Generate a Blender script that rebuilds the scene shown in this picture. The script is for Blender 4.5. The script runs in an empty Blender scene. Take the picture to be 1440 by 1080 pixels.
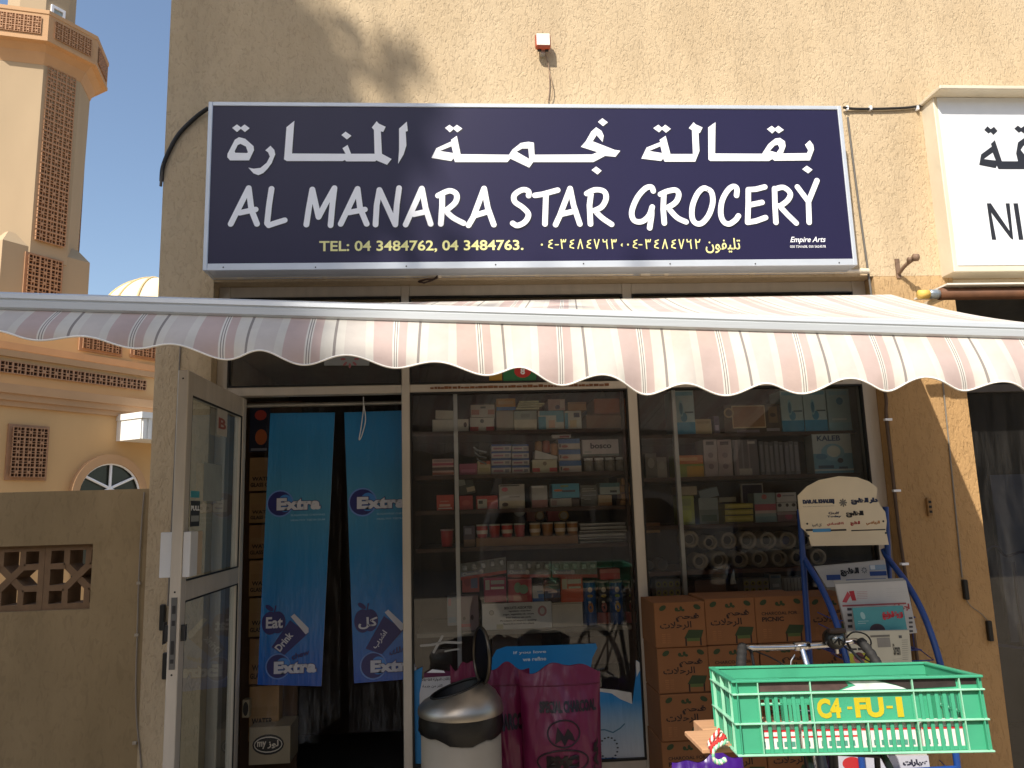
import bpy, math, random
from mathutils import Vector, Matrix, noise
random.seed(7)
S = bpy.context.scene
COL = S.collection
R_ = math.radians

# ------------------------------------------------------------------ camera
CPOS = (0.0, -3.9, 1.55); FPX = 1080.0
def _cam():
    y, p, r = map(R_, (4.0, 9.11, 1.7))
    F = Vector((math.sin(y)*math.cos(p), math.cos(y)*math.cos(p), math.sin(p)))
    R0 = Vector((math.cos(y), -math.sin(y), 0)); U0 = R0.cross(F)
    return math.cos(r)*R0 - math.sin(r)*U0, math.sin(r)*R0 + math.cos(r)*U0, F
CR, CU, CF = _cam()
def at(px, py, Y=None, X=None, Z=None):
    """ray of the survey photograph (1440x1080) met with a vertical or level plane of the place"""
    d = (px-720)*CR - (py-540)*CU + FPX*CF
    if Y is not None: t = (Y-CPOS[1])/d.y
    elif X is not None: t = (X-CPOS[0])/d.x
    else: t = (Z-CPOS[2])/d.z
    return Vector(CPOS) + t*d
cam = bpy.data.objects.new('camera', bpy.data.cameras.new('camera')); COL.objects.link(cam)
cam.matrix_world = Matrix(((CR.x, CU.x, -CF.x, CPOS[0]), (CR.y, CU.y, -CF.y, CPOS[1]), (CR.z, CU.z, -CF.z, CPOS[2]), (0, 0, 0, 1)))
cam.data.sensor_fit = 'HORIZONTAL'; cam.data.sensor_width = 36; cam.data.lens = 27
cam.data.clip_start = 0.05; cam.data.clip_end = 2000
S.camera = cam

# ------------------------------------------------------------------ materials
def lin(h):
    if isinstance(h, str):
        h = h.lstrip('#'); h = h if len(h) == 6 else ''.join(x*2 for x in h); c = [int(h[i:i+2], 16)/255 for i in (0, 2, 4)]
        return tuple(v/12.92 if v <= .04045 else ((v+.055)/1.055)**2.4 for v in c)
    return tuple(h)
_mats = {}
def M(col, rough=.6, metal=0., var=.12, bump=0., scale=12., key=None, spec=.5, trans=0., coord='Object', stretch=(1, 1, 1), dirt=0.):
    k = key or (str(col), rough, metal, var, bump, scale, spec, trans, stretch, dirt)
    if k in _mats: return _mats[k]
    c = lin(col)
    m = bpy.data.materials.new(key or 'paint'); m.use_nodes = True
    nt = m.node_tree; N = nt.nodes; L = nt.links; b = N['Principled BSDF']
    b.inputs['Roughness'].default_value = rough; b.inputs['Metallic'].default_value = metal
    b.inputs['Specular IOR Level'].default_value = spec
    if trans: b.inputs['Transmission Weight'].default_value = trans
    tc = N.new('ShaderNodeTexCoord'); mp = N.new('ShaderNodeMapping'); mp.inputs['Scale'].default_value = stretch
    L.new(tc.outputs[coord], mp.inputs['Vector'])
    n = N.new('ShaderNodeTexNoise'); n.inputs['Scale'].default_value = scale; n.inputs['Detail'].default_value = 6
    L.new(mp.outputs[0], n.inputs['Vector'])
    mr = N.new('ShaderNodeMapRange'); mr.inputs['From Min'].default_value = .3; mr.inputs['From Max'].default_value = .7
    mr.inputs['To Min'].default_value = 1-var; mr.inputs['To Max'].default_value = 1+var*.6
    L.new(n.outputs['Fac'], mr.inputs['Value'])
    mx = N.new('ShaderNodeVectorMath'); mx.operation = 'SCALE'; mx.inputs[0].default_value = c
    L.new(mr.outputs[0], mx.inputs['Scale'])
    out = mx.outputs[0]
    if dirt:
        n2 = N.new('ShaderNodeTexNoise'); n2.inputs['Scale'].default_value = scale*.25; n2.inputs['Detail'].default_value = 8; n2.inputs['Roughness'].default_value = .7
        L.new(mp.outputs[0], n2.inputs['Vector'])
        r2 = N.new('ShaderNodeMapRange'); r2.inputs['From Min'].default_value = .52; r2.inputs['From Max'].default_value = .72
        r2.inputs['To Min'].default_value = 0; r2.inputs['To Max'].default_value = dirt
        L.new(n2.outputs['Fac'], r2.inputs['Value'])
        mm = N.new('ShaderNodeMix'); mm.data_type = 'RGBA'; mm.inputs['B'].default_value = (c[0]*.45+.02, c[1]*.38+.015, c[2]*.3+.01, 1)
        L.new(r2.outputs[0], mm.inputs['Factor']); L.new(out, mm.inputs['A']); out = mm.outputs['Result']
    L.new(out, b.inputs['Base Color'])
    if bump:
        bp = N.new('ShaderNodeBump'); bp.inputs['Strength'].default_value = min(1, bump); bp.inputs['Distance'].default_value = .004
        L.new(n.outputs['Fac'], bp.inputs['Height']); L.new(bp.outputs[0], b.inputs['Normal'])
    _mats[k] = m
    return m

def plaster(key, c1, c2, bscale=95., bstr=.55, dist=.004, low=None):
    m = bpy.data.materials.new(key); m.use_nodes = True
    nt = m.node_tree; N = nt.nodes; L = nt.links; b = N['Principled BSDF']; b.inputs['Roughness'].default_value = .92
    b.inputs['Specular IOR Level'].default_value = .15
    ge = N.new('ShaderNodeNewGeometry')
    def noi(sc, det, st=(1, 1, 1), rg=.6, dis=0.):
        mp = N.new('ShaderNodeMapping'); mp.inputs['Scale'].default_value = st; L.new(ge.outputs['Position'], mp.inputs['Vector'])
        n = N.new('ShaderNodeTexNoise'); n.inputs['Scale'].default_value = sc; n.inputs['Detail'].default_value = det
        n.inputs['Roughness'].default_value = rg; n.inputs['Distortion'].default_value = dis; L.new(mp.outputs[0], n.inputs['Vector']); return n
    def rng(s, a, bb, c=0, d=1):
        r = N.new('ShaderNodeMapRange'); r.inputs['From Min'].default_value = a; r.inputs['From Max'].default_value = bb
        r.inputs['To Min'].default_value = c; r.inputs['To Max'].default_value = d; L.new(s, r.inputs['Value']); return r.outputs[0]
    big = noi(1.6, 7); vert = noi(3.2, 7, (1, 1, .22), .7); fine = noi(bscale, 3, (1, 1, .62), .6, .6)
    mx = N.new('ShaderNodeMix'); mx.data_type = 'RGBA'; mx.inputs['A'].default_value = (*lin(c1), 1); mx.inputs['B'].default_value = (*lin(c2), 1)
    L.new(rng(big.outputs['Fac'], .35, .65), mx.inputs['Factor'])
    cur = mx.outputs['Result']
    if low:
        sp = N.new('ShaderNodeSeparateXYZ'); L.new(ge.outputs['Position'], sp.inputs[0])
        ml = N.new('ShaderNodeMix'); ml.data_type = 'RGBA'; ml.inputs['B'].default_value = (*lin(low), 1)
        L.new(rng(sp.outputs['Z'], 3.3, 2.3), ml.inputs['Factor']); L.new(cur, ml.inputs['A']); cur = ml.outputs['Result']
    sc = N.new('ShaderNodeVectorMath'); sc.operation = 'SCALE'; L.new(cur, sc.inputs[0])
    L.new(rng(vert.outputs['Fac'], .3, .72, .86, 1.1), sc.inputs['Scale'])
    # dark pits of the sprayed coat
    vo = noi(bscale*.55, 2, (1, 1, .45), .5, 1.2)
    s2 = N.new('ShaderNodeVectorMath'); s2.operation = 'SCALE'; L.new(sc.outputs[0], s2.inputs[0])
    L.new(rng(vo.outputs['Fac'], .33, .47, .9, 1.0), s2.inputs['Scale'])
    L.new(s2.outputs[0], b.inputs['Base Color'])
    ad = N.new('ShaderNodeMath'); ad.operation = 'ADD'; L.new(fine.outputs['Fac'], ad.inputs[0]); L.new(rng(vo.outputs['Fac'], .33, .5, 0, .7), ad.inputs[1])
    bp = N.new('ShaderNodeBump'); bp.inputs['Strength'].default_value = bstr; bp.inputs['Distance'].default_value = dist
    L.new(ad.outputs[0], bp.inputs['Height']); L.new(bp.outputs[0], b.inputs['Normal'])
    return m

def glass_mat(key, refl=1.0, tint=(.80, .84, .82), dirty=.05):
    m = bpy.data.materials.new(key); m.use_nodes = True
    nt = m.node_tree; N = nt.nodes; L = nt.links; N.remove(N['Principled BSDF']); out = N['Material Output']
    tr = N.new('ShaderNodeBsdfTransparent'); tr.inputs[0].default_value = (*tint, 1)
    gl = N.new('ShaderNodeBsdfGlossy'); gl.inputs['Roughness'].default_value = .02; gl.inputs[0].default_value = (refl, refl, refl, 1)
    df = N.new('ShaderNodeBsdfDiffuse'); df.inputs[0].default_value = (.45, .42, .38, 1)
    fr = N.new('ShaderNodeFresnel'); fr.inputs[0].default_value = 1.70
    mx = N.new('ShaderNodeMixShader'); L.new(fr.outputs[0], mx.inputs[0]); L.new(tr.outputs[0], mx.inputs[1]); L.new(gl.outputs[0], mx.inputs[2])
    ge = N.new('ShaderNodeNewGeometry'); mp = N.new('ShaderNodeMapping'); mp.inputs['Scale'].default_value = (9, 9, 1.2); L.new(ge.outputs['Position'], mp.inputs[0])
    n = N.new('ShaderNodeTexNoise'); n.inputs['Scale'].default_value = 2.2; n.inputs['Detail'].default_value = 9; n.inputs['Roughness'].default_value = .7; L.new(mp.outputs[0], n.inputs[0])
    r = N.new('ShaderNodeMapRange'); r.inputs['From Min'].default_value = .4; r.inputs['From Max'].default_value = .75; r.inputs['To Max'].default_value = dirty; r.inputs['To Min'].default_value = dirty*.15
    L.new(n.outputs[0], r.inputs[0])
    m2 = N.new('ShaderNodeMixShader'); L.new(r.outputs[0], m2.inputs[0]); L.new(mx.outputs[0], m2.inputs[1]); L.new(df.outputs[0], m2.inputs[2])
    L.new(m2.outputs[0], out.inputs[0])
    return m

# ------------------------------------------------------------------ mesh builder
_txt = {}
def text_geo(s, bold=0., shear=0.):
    k = (s, bold, shear)
    if k not in _txt:
        c = bpy.data.curves.new('t', 'FONT'); c.body = s; c.offset = bold; c.shear = shear; c.resolution_u = 3
        c.align_x = 'LEFT'
        o = bpy.data.objects.new('t', c); COL.objects.link(o); bpy.context.view_layer.update()
        me = o.to_mesh(); vs = [(v.co.x, v.co.y) for v in me.vertices]; fs = [tuple(p.vertices) for p in me.polygons]
        o.to_mesh_clear(); bpy.data.objects.remove(o); bpy.data.curves.remove(c)
        if vs:
            x0 = min(v[0] for v in vs); x1 = max(v[0] for v in vs); y0 = min(v[1] for v in vs); y1 = max(v[1] for v in vs)
            vs = [((a-x0)/max(1e-6, x1-x0), (b-y0)/max(1e-6, y1-y0)) for a, b in vs]
        _txt[k] = (vs, fs)
    return _txt[k]
_AR = {}
def _fill():
    cp = 0xFE8D
    for ch, n in (('ا', 2), ('ب', 4), ('ة', 2), ('ت', 4), ('ث', 4), ('ج', 4), ('ح', 4), ('خ', 4), ('د', 2), ('ذ', 2), ('ر', 2), ('ز', 2), ('س', 4), ('ش', 4), ('ص', 4), ('ض', 4), ('ط', 4), ('ظ', 4), ('ع', 4), ('غ', 4), ('ف', 4), ('ق', 4), ('ك', 4), ('ل', 4), ('م', 4), ('ن', 4), ('ه', 4), ('و', 2), ('ى', 2), ('ي', 4)):
        _AR[ch] = (cp, n); cp += n
_fill()
def ar(s):
    """joined Arabic letter forms in left-to-right drawing order"""
    out = []; i = 0; s = list(s)
    def joins_next(c): return c in _AR and _AR[c][1] == 4
    while i < len(s):
        c = s[i]
        if c not in _AR: out.append(c); i += 1; continue
        prev = i > 0 and joins_next(s[i-1])
        if c == 'ل' and i+1 < len(s) and s[i+1] == 'ا':
            out.append(chr(0xFEFC if prev else 0xFEFB)); i += 2; continue
        nxt = i+1 < len(s) and s[i+1] in _AR and _AR[c][1] == 4
        cp, n = _AR[c]
        f = (3 if nxt else 1) if prev else (2 if nxt else 0)
        out.append(chr(cp+f)); i += 1
    return ''.join(reversed(out))

def smooth(pts, n=5, closed=False):
    pts = [Vector(p) for p in pts]; out = []
    L = len(pts); rng = L if closed else L-1
    for i in range(rng):
        if closed: p0, p1, p2, p3 = pts[(i-1) % L], pts[i], pts[(i+1) % L], pts[(i+2) % L]
        else: p0, p1, p2, p3 = pts[max(0, i-1)], pts[i], pts[i+1], pts[min(L-1, i+2)]
        for k in range(n):
            t = k/n
            out.append(.5*((2*p1)+(p2-p0)*t+(2*p0-5*p1+4*p2-p3)*t*t+(3*p1-p0-3*p2+p3)*t*t*t))
    out.append(pts[0] if closed else pts[-1])
    return out

class MB:
    def __init__(s): s.v = []; s.f = []; s.m = []; s.mats = []; s.sm = []; s.uv = []
    def mi(s, m):
        if m not in s.mats: s.mats.append(m)
        return s.mats.index(m)
    def add(s, vs, fs, m, sm=False, uv=None):
        o = len(s.v); s.v += [Vector(v) for v in vs]; k = s.mi(m)
        for j, f in enumerate(fs):
            s.f.append(tuple(o+i for i in f)); s.m.append(k); s.sm.append(sm); s.uv.append([uv[i] for i in f] if uv else None)
        return s
    def box(s, x0, y0, z0, x1, y1, z1, m, bev=0.):
        x0, x1 = sorted((x0, x1)); y0, y1 = sorted((y0, y1)); z0, z1 = sorted((z0, z1))
        if bev and min(x1-x0, y1-y0, z1-z0) > 2.2*bev:
            b = bev
            V = []; idx = {}
            for i, x in enumerate((x0, x1)):
                for j, y in enumerate((y0, y1)):
                    for k, z in enumerate((z0, z1)):
                        sx, sy, sz = (b if i == 0 else -b), (b if j == 0 else -b), (b if k == 0 else -b)
                        idx[i, j, k, 0] = len(V); V.append((x, y+sy, z+sz))
                        idx[i, j, k, 1] = len(V); V.append((x+sx, y, z+sz))
                        idx[i, j, k, 2] = len(V); V.append((x+sx, y+sy, z))
            Fc = []
            g = lambda i, j, k, a: idx[i, j, k, a]
            for i in (0, 1): q = [g(i, 0, 0, 0), g(i, 1, 0, 0), g(i, 1, 1, 0), g(i, 0, 1, 0)]; Fc.append(q if i else q[::-1])
            for j in (0, 1): q = [g(0, j, 0, 1), g(0, j, 1, 1), g(1, j, 1, 1), g(1, j, 0, 1)]; Fc.append(q if j else q[::-1])
            for k in (0, 1): q = [g(0, 0, k, 2), g(1, 0, k, 2), g(1, 1, k, 2), g(0, 1, k, 2)]; Fc.append(q if k else q[::-1])
            for i in (0, 1):
                for j in (0, 1): Fc.append([g(i, j, 0, 0), g(i, j, 0, 1), g(i, j, 1, 1), g(i, j, 1, 0)])
            for i in (0, 1):
                for k in (0, 1): Fc.append([g(i, 0, k, 0), g(i, 0, k, 2), g(i, 1, k, 2), g(i, 1, k, 0)])
            for j in (0, 1):
                for k in (0, 1): Fc.append([g(0, j, k, 1), g(0, j, k, 2), g(1, j, k, 2), g(1, j, k, 1)])
            for i in (0, 1):
                for j in (0, 1):
                    for k in (0, 1): Fc.append([g(i, j, k, 0), g(i, j, k, 1), g(i, j, k, 2)])
            return s.add(V, Fc, m)
        V = [(x0, y0, z0), (x1, y0, z0), (x1, y1, z0), (x0, y1, z0), (x0, y0, z1), (x1, y0, z1), (x1, y1, z1), (x0, y1, z1)]
        return s.add(V, [(0, 3, 2, 1), (4, 5, 6, 7), (0, 1, 5, 4), (1, 2, 6, 5), (2, 3, 7, 6), (3, 0, 4, 7)], m)
    def prism(s, pts, d, m, cap=True):
        """closed outline swept by vector d"""
        n = len(pts); P = [Vector(p) for p in pts]; d = Vector(d)
        V = P+[p+d for p in P]
        Fc = [(i, (i+1) % n, n+(i+1) % n, n+i) for i in range(n)]
        if cap: Fc += [tuple(range(n))[::-1], tuple(range(n, 2*n))]
        return s.add(V, Fc, m)
    def tube(s, pts, r, m, n=8, cap=True, closed=False):
        P = [Vector(p) for p in pts]
        rs = r if isinstance(r, (list, tuple)) else [r]*len(P)
        V = []; Fc = []; N = len(P); up = None
        for i, p in enumerate(P):
            if closed: t = P[(i+1) % N]-P[i-1]
            else: t = P[min(N-1, i+1)]-P[max(0, i-1)]
            t.normalize()
            if up is None: up = Vector((0, 0, 1)) if abs(t.z) < .9 else Vector((1, 0, 0))
            a = t.cross(up); a.normalize(); up = a.cross(t)
            up.normalize()
            for k in range(n):
                q = 2*math.pi*k/n; V.append(p+rs[i]*(math.cos(q)*a+math.sin(q)*up))
        for i in range(N if closed else N-1):
            j = (i+1) % N
            for k in range(n): Fc.append((i*n+k, i*n+(k+1) % n, j*n+(k+1) % n, j*n+k))
        s.add(V, Fc, m, True)
        if cap and not closed: s.add([V[k] for k in range(n)], [tuple(range(n))[::-1]], m); s.add(V[-n:], [tuple(range(n))], m)
        return s
    def lathe(s, c, prof, m, n=32, axis='z', sm=True, arc=(0, 2*math.pi)):
        c = Vector(c); V = []; full = abs(arc[1]-arc[0]-2*math.pi) < 1e-6; k = n if full else n+1
        for r, h in prof:
            for i in range(k):
                a = arc[0]+(arc[1]-arc[0])*i/n
                q = (r*math.cos(a), r*math.sin(a), h) if axis == 'z' else ((r*math.cos(a), h, r*math.sin(a)) if axis == 'y' else (h, r*math.cos(a), r*math.sin(a)))
                V.append(c+Vector(q))
        Fc = []
        for j in range(len(prof)-1):
            for i in range(n):
                i2 = (i+1) % k; Fc.append((j*k+i, j*k+i2, (j+1)*k+i2, (j+1)*k+i))
        return s.add(V, Fc, m, sm)
    def disc(s, c, r, m, axis='y', n=20, r2=None):
        c = Vector(c); V = []
        for i in range(n):
            a = 2*math.pi*i/n; x, y = r*math.cos(a), (r2 or r)*math.sin(a)
            V.append(c+Vector((x, 0, y) if axis == 'y' else ((x, y, 0) if axis == 'z' else (0, x, y))))
        return s.add(V, [tuple(range(n))], m)
    # flat drawing: fr = (origin, u, v, n); n points to the viewer
    def fpoly(s, fr, pts, m, w=.0006):
        O, u, v, n = fr
        return s.add([O+u*a+v*b+n*w for a, b in pts], [tuple(range(len(pts)))], m)
    def frect(s, fr, a0, b0, a1, b1, m, w=.0006): return s.fpoly(fr, [(a0, b0), (a1, b0), (a1, b1), (a0, b1)], m, w)
    def fell(s, fr, a, b, ra, rb, m, w=.0006, n=24, rot=0.):
        return s.fpoly(fr, [(a+ra*math.cos(t)*math.cos(rot)-rb*math.sin(t)*math.sin(rot), b+ra*math.cos(t)*math.sin(rot)+rb*math.sin(t)*math.cos(rot)) for t in (2*math.pi*i/n for i in range(n))], m, w)
    def ftext(s, fr, t, a0, b0, a1, b1, m, w=.001, bold=.0, rot=0., shear=0.):
        vs, fs = text_geo(t, bold, shear); O, u, v, n = fr
        W, H = a1-a0, b1-b0; ca, sa = math.cos(rot), math.sin(rot)
        P = []
        for x, y in vs:
            x, y = x*W, y*H
            P.append(O+u*(a0+x*ca-y*sa)+v*(b0+x*sa+y*ca)+n*w)
        return s.add(P, fs, m)
    def fstroke(s, fr, pts, r, m, w=.001, k=9, dw=.00008):
        O, u, v, n = fr
        for i in range(len(pts)):
            a, b = pts[i]
            s.fell(fr, a, b, r, r, m, w, 14); w += dw
            if i < len(pts)-1:
                c, d = pts[i+1]; l = math.hypot(c-a, d-b)
                if l < 1e-6: continue
                nx, ny = -(d-b)/l*r, (c-a)/l*r
                s.fpoly(fr, [(a+nx, b+ny), (a-nx, b-ny), (c-nx, d-ny), (c+nx, d+ny)], m, w); w += dw
        return w

def mesh(name, mb, org=(0, 0, 0)):
    me = bpy.data.meshes.new(name); o = Vector(org)
    me.from_pydata([tuple(v-o) for v in mb.v], [], mb.f)
    for m in mb.mats: me.materials.append(m)
    me.polygons.foreach_set('material_index', mb.m); me.polygons.foreach_set('use_smooth', mb.sm)
    if any(u for u in mb.uv):
        ul = me.uv_layers.new(name='UVMap'); i = 0
        for f, u in zip(mb.f, mb.uv):
            for k in range(len(f)): ul.data[i].uv = u[k] if u else (0, 0); i += 1
    me.update(); me.validate()
    return me
ORG = {}
def thing(name, label, cat, org, group=None):
    o = bpy.data.objects.new(name, None); COL.objects.link(o); o.location = org; o['label'] = label; o['category'] = cat
    o.empty_display_size = .05
    if group: o['group'] = group
    ORG[o] = Vector(org); return o
def part(name, mb, parent, label=None):
    """child mesh; vertices are given in world coordinates unless the thing is built at the origin"""
    o = bpy.data.objects.new(name, mesh(name, mb, ORG[parent])); COL.objects.link(o); o.parent = parent
    ORG[o] = ORG[parent]
    if label: o['label'] = label
    return o
def solo(name, mb, label, cat, group=None):
    c = Vector(((min(v.x for v in mb.v)+max(v.x for v in mb.v))/2, (min(v.y for v in mb.v)+max(v.y for v in mb.v))/2, min(v.z for v in mb.v)))
    o = bpy.data.objects.new(name, mesh(name, mb, c)); COL.objects.link(o); o.location = c; o['label'] = label; o['category'] = cat
    if group: o['group'] = group
    ORG[o] = c; return o
def struct(name, mb, kind='structure'):
    o = bpy.data.objects.new(name, mesh(name, mb)); COL.objects.link(o); o['kind'] = kind; return o
X_, Y_, Z_ = Vector((1, 0, 0)), Vector((0, 1, 0)), Vector((0, 0, 1))
def FR(o): return (Vector(o), X_, Z_, -Y_)      # a frame facing the street

# ------------------------------------------------------------------ common materials
WALL = plaster('facade_plaster', '#c3af90', '#bba686', 105, .65, .005)
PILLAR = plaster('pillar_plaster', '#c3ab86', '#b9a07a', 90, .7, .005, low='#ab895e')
BWALL = plaster('boundary_plaster', '#9f8967', '#937e5d', 60, .35, .003)
MOSQW = M('#cda878', .9, var=.06, scale=1.3, stretch=(1, 1, .3), spec=.2)
MOSQ = M('#ab977b', .9, var=.06, scale=1.2, stretch=(1, 1, .3), spec=.2)
MTRIM = M('#b9936c', .85, var=.08, scale=2)
MLAT = M('#a88060', .85, var=.12, scale=9)
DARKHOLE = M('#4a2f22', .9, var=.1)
ALU = M('#c9c0b2', .42, .25, var=.10, scale=22, bump=.1, stretch=(1, 1, .2), dirt=.25)
ALU2 = M('#b9b6ae', .4, .45, var=.10, scale=30, dirt=.3)
ALUW = M('#d9dadb', .4, .1, var=.05, scale=8, dirt=.15)
BLACK = M('#15130f', .5, var=.1)
DARK = M('#241d18', .75, var=.2)
RUBBER = M('#1b1a19', .7, var=.2, scale=40)
CHROME = M('#d8d8d8', .18, 1., var=.08, scale=60)
GLASS = glass_mat('shop_glass', .95, (.97, .98, .96), .07)
GLASSD = glass_mat('door_glass', .9, (.66, .72, .70), .10)
GLASSN = glass_mat('neighbour_glass', .9, (.5, .55, .62), .06)
CABLE = M('#1e1b18', .6, var=.2)
WIREG = M('#7b746a', .6, var=.2)

# ------------------------------------------------------------------ ground, inside floor
m = plaster('paving', '#9a8e7b', '#908472', 30, .4, .004)
g = MB(); g.add([(-600, -600, 0), (600, -600, 0), (600, 600, 0), (-600, 600, 0)], [(0, 1, 2, 3)], m); struct('ground', g)
g = MB(); TILE = M('#4b4a48', .35, var=.15, scale=3)
g.box(-1.5, .16, .004, 2.69, 4.5, .05, TILE)
struct('floor', g)

# ------------------------------------------------------------------ shop building
WX0, WX1 = -1.521, 2.71            # facade between the left corner and the right pillar edge
OX0, OX1, OZ1 = -1.245, 2.262, 2.735  # shop opening
FY = .12                           # shopfront plane
bld = thing('shop_building', 'beige rough plastered shop building carrying the two shop signs', 'building', (.6, 0, 0))
w = MB(); TOP = 6.2; DP = 5.0
w.box(WX0, 0, 0, OX0, .30, OZ1, WALL)                   # left pier
w.box(WX0, 0, OZ1, 2.684, .30, TOP, WALL)               # wall over the opening
w.box(2.684, 0, 3.75, 9, .30, TOP, WALL)
w.box(2.684, .02, 2.74, 9, .30, 3.75, WALL)
w.box(WX0, .30, 0, WX0+.25, DP, TOP, WALL)              # left side wall
w.box(WX0+.25, DP-.2, 0, 9, DP, TOP, WALL)
w.box(WX0+.25, .30, TOP-.2, 9, DP-.2, TOP-.01, WALL)
part('wall', w, bld)
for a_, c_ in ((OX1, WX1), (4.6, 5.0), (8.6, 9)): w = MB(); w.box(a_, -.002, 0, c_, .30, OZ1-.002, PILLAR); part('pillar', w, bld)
# inside shell of the shop
IW = M('#a89c8a', .8, var=.1); w = MB()
w.box(OX0-.02, .302, 2.45, 2.6, DP-.21, 2.5, IW); w.box(-1.268, .31, .05, -1.25, DP-.21, 2.44, IW)
w.box(-1.24, 1.75, .05, 2.55, 1.8, 2.44, M('#4b3a2e', .8)); w.box(2.56, .31, .05, 2.6, DP-.21, 2.44, IW)
part('inner_wall', w, bld)

# shopfront frame (aluminium)
sf = MB(); b = .003
mul = [-1.245, -.263, .899, 2.262]
ZT0, ZT1 = 2.155, 2.20    # transom
def rect_px(x0, x1, z0, z1, y0=FY-.03, y1=FY+.04): sf.box(x0, y0, z0, x1, y1, z1, ALU, b)
rect_px(-1.245, -1.19, .0, OZ1); rect_px(2.185, 2.262, .0, OZ1)
rect_px(-.30, -.256, .0, OZ1); rect_px(.892, .945, .0, OZ1)
for a, c in ((-1.19, -.30), (-.256, .892), (.945, 2.185)): rect_px(a, c, ZT0, ZT1, FY-.027, FY+.037); rect_px(a, c, 2.675, OZ1, FY-.027, FY+.037)
for a, c in ((-.256, .892), (.945, 2.185)): rect_px(a, c, .05, .30, FY-.027, FY+.037)
fr = part('shopfront_frame', sf, bld)
for a, c, z0, z1, nm in ((-1.19, -.30, ZT1, 2.675, 't'), (-.256, .892, ZT1, 2.675, 't'), (.945, 2.185, ZT1, 2.675, 't'), (-.256, .892, .30, ZT0, 'w'), (.945, 2.185, .30, ZT0, 'w')):
    g = MB(); g.add([(a, FY, z0), (c, FY, z0), (c, FY, z1), (a, FY, z1)], [(0, 1, 2, 3)], GLASS); part('window_pane', g, bld)
    s = MB(); t = .008
    for q in ((a, z0, a+t, z1), (c-t, z0, c, z1), (a+t, z0, c-t, z0+t), (a+t, z1-t, c-t, z1)): s.box(q[0], FY-.032, q[1], q[2], FY-.004, q[3], BLACK)
    part('window_gasket', s, bld)
# thin bright posts where the sliding panes meet
for p0, p1 in (((640, 556), (646, 906)), ((946, 552), (957, 836))):
    A = at(*p0, Y=.165); B = at(*p1, Y=.165); g = MB(); g.box(A.x-.011, .155, .34, A.x+.011, .185, ZT0, ALUW, .002); part('pane_post', g, bld)
# brown ornamental strips on the transom
for x0, x1 in ((605, 856), (940, 990), (1160, 1185)):
    A = at(x0, 543, Y=FY-.03); B = at(x1, 541, Y=FY-.03); g = MB(); x = A.x
    while x < B.x:
        l = random.uniform(.012, .03); g.box(x, FY-.036, 2.172, min(x+l, B.x), FY-.0302, 2.172+random.uniform(.008, .014), M('#7a4a28', .7, var=.3)); x += l+random.uniform(.001, .006)
    part('trim_strip', g, bld)

# dusty ledge below the sign, conduits
LC = M('#d5cab5', .6, var=.12, scale=30, dirt=.4)
c1 = MB()
zc = 2.755
for xa, xb in ((-1.24, -.12), (-.09, .93), (.96, 2.19)):
    c1.tube([(xa, -.03, zc), (xb, -.03, zc-.002)], .0105, LC, 10)
    for k in (.12, .5, .88): xx = xa+(xb-xa)*k; c1.tube([(xx-.012, -.03, zc-.001), (xx+.012, -.03, zc-.001)], .014, LC, 10)
for xa in (-.15, -.13, .97, 2.17): c1.tube([(xa, -.03, zc), (xa+.05, -.03, zc-.001)], .015, LC, 10)
solo('conduit', c1, 'white plastic conduit run under the dark blue shop sign', 'conduit')
c1 = MB(); p = [(-.10, -.03, 2.752), (-.12, -.04, 2.73), (-.16, -.05, 2.725), (-.2, -.045, 2.715), (-.17, -.05, 2.708), (-.13, -.045, 2.722), (-.10, -.03, 2.742)]
c1.tube(smooth(p, 4), .004, M('#5a3524', .7), 6); c1.tube([(v[0], v[1]-.01, v[2]-.006) for v in p], .004, M('#3c2a20', .7), 6)
solo('cable_tangle', c1, 'knot of brown loose wire hanging at the conduit joint', 'wire')

# ------------------------------------------------------------------ blue shop sign
SY = -.16
def sg(px, py): v = at(px, py, Y=SY-.002); return (v.x, v.z)
TL, TR, BL, BR = at(293, 143, Y=SY), at(1185, 148, Y=SY), at(285, 376, Y=SY), at(1205, 377, Y=SY)
sx0, sx1 = (TL.x+BL.x)/2, (TR.x+BR.x)/2; sz1, sz0 = (TL.z+TR.z)/2, (BL.z+BR.z)/2
sign = thing('shop_sign', 'long dark blue light box sign with white Arabic and English lettering', 'sign', ((sx0+sx1)/2, SY, sz0))
SF = M('#c6ccd2', .4, .3, var=.05, scale=10, dirt=.12)
g = MB(); t = .022
g.box(sx0, SY, sz0, sx0+t, -.003, sz1, SF, .003); g.box(sx1-t, SY, sz0, sx1, -.003, sz1, SF, .003)
g.box(sx0+t, SY+.001, sz1-t, sx1-t, -.003, sz1-.0005, SF, .002); g.box(sx0+t, SY+.001, sz0+.0005, sx1-t, -.003, sz0+.036, SF, .002)
part('sign_frame', g, sign)
for k in range(8): g = MB(); g.lathe((sx0+.1+k*(sx1-sx0-.2)/7, SY, sz0+.016+.004*math.sin(k*5)), [(0, -.002), (.003, -.0015), (.004, 0)], BLACK, 8, 'y'); part('rivet', g, sign)
BLUE = M('#211d3c', .36, var=.05, scale=3, stretch=(1, 1, .3), spec=.35); BLUE.name = 'blue_vinyl'
g = MB(); g.box(sx0+t, SY+.006, sz0+.036, sx1-t, -.004, sz1-t, BLUE); part('sign_panel', g, sign)
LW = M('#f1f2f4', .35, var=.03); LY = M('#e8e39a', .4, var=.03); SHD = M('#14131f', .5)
SYF = SY+.006
frm = (Vector((0, SYF, 0)), X_, Z_, -Y_)
def P(orig, sc, pts): return [(lambda v: (v.x, v.z))(at(orig[0]+a/sc, orig[1]+b/sc, Y=SYF)) for a, b in pts]
arab = []   # (origin, outline) then holes
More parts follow.
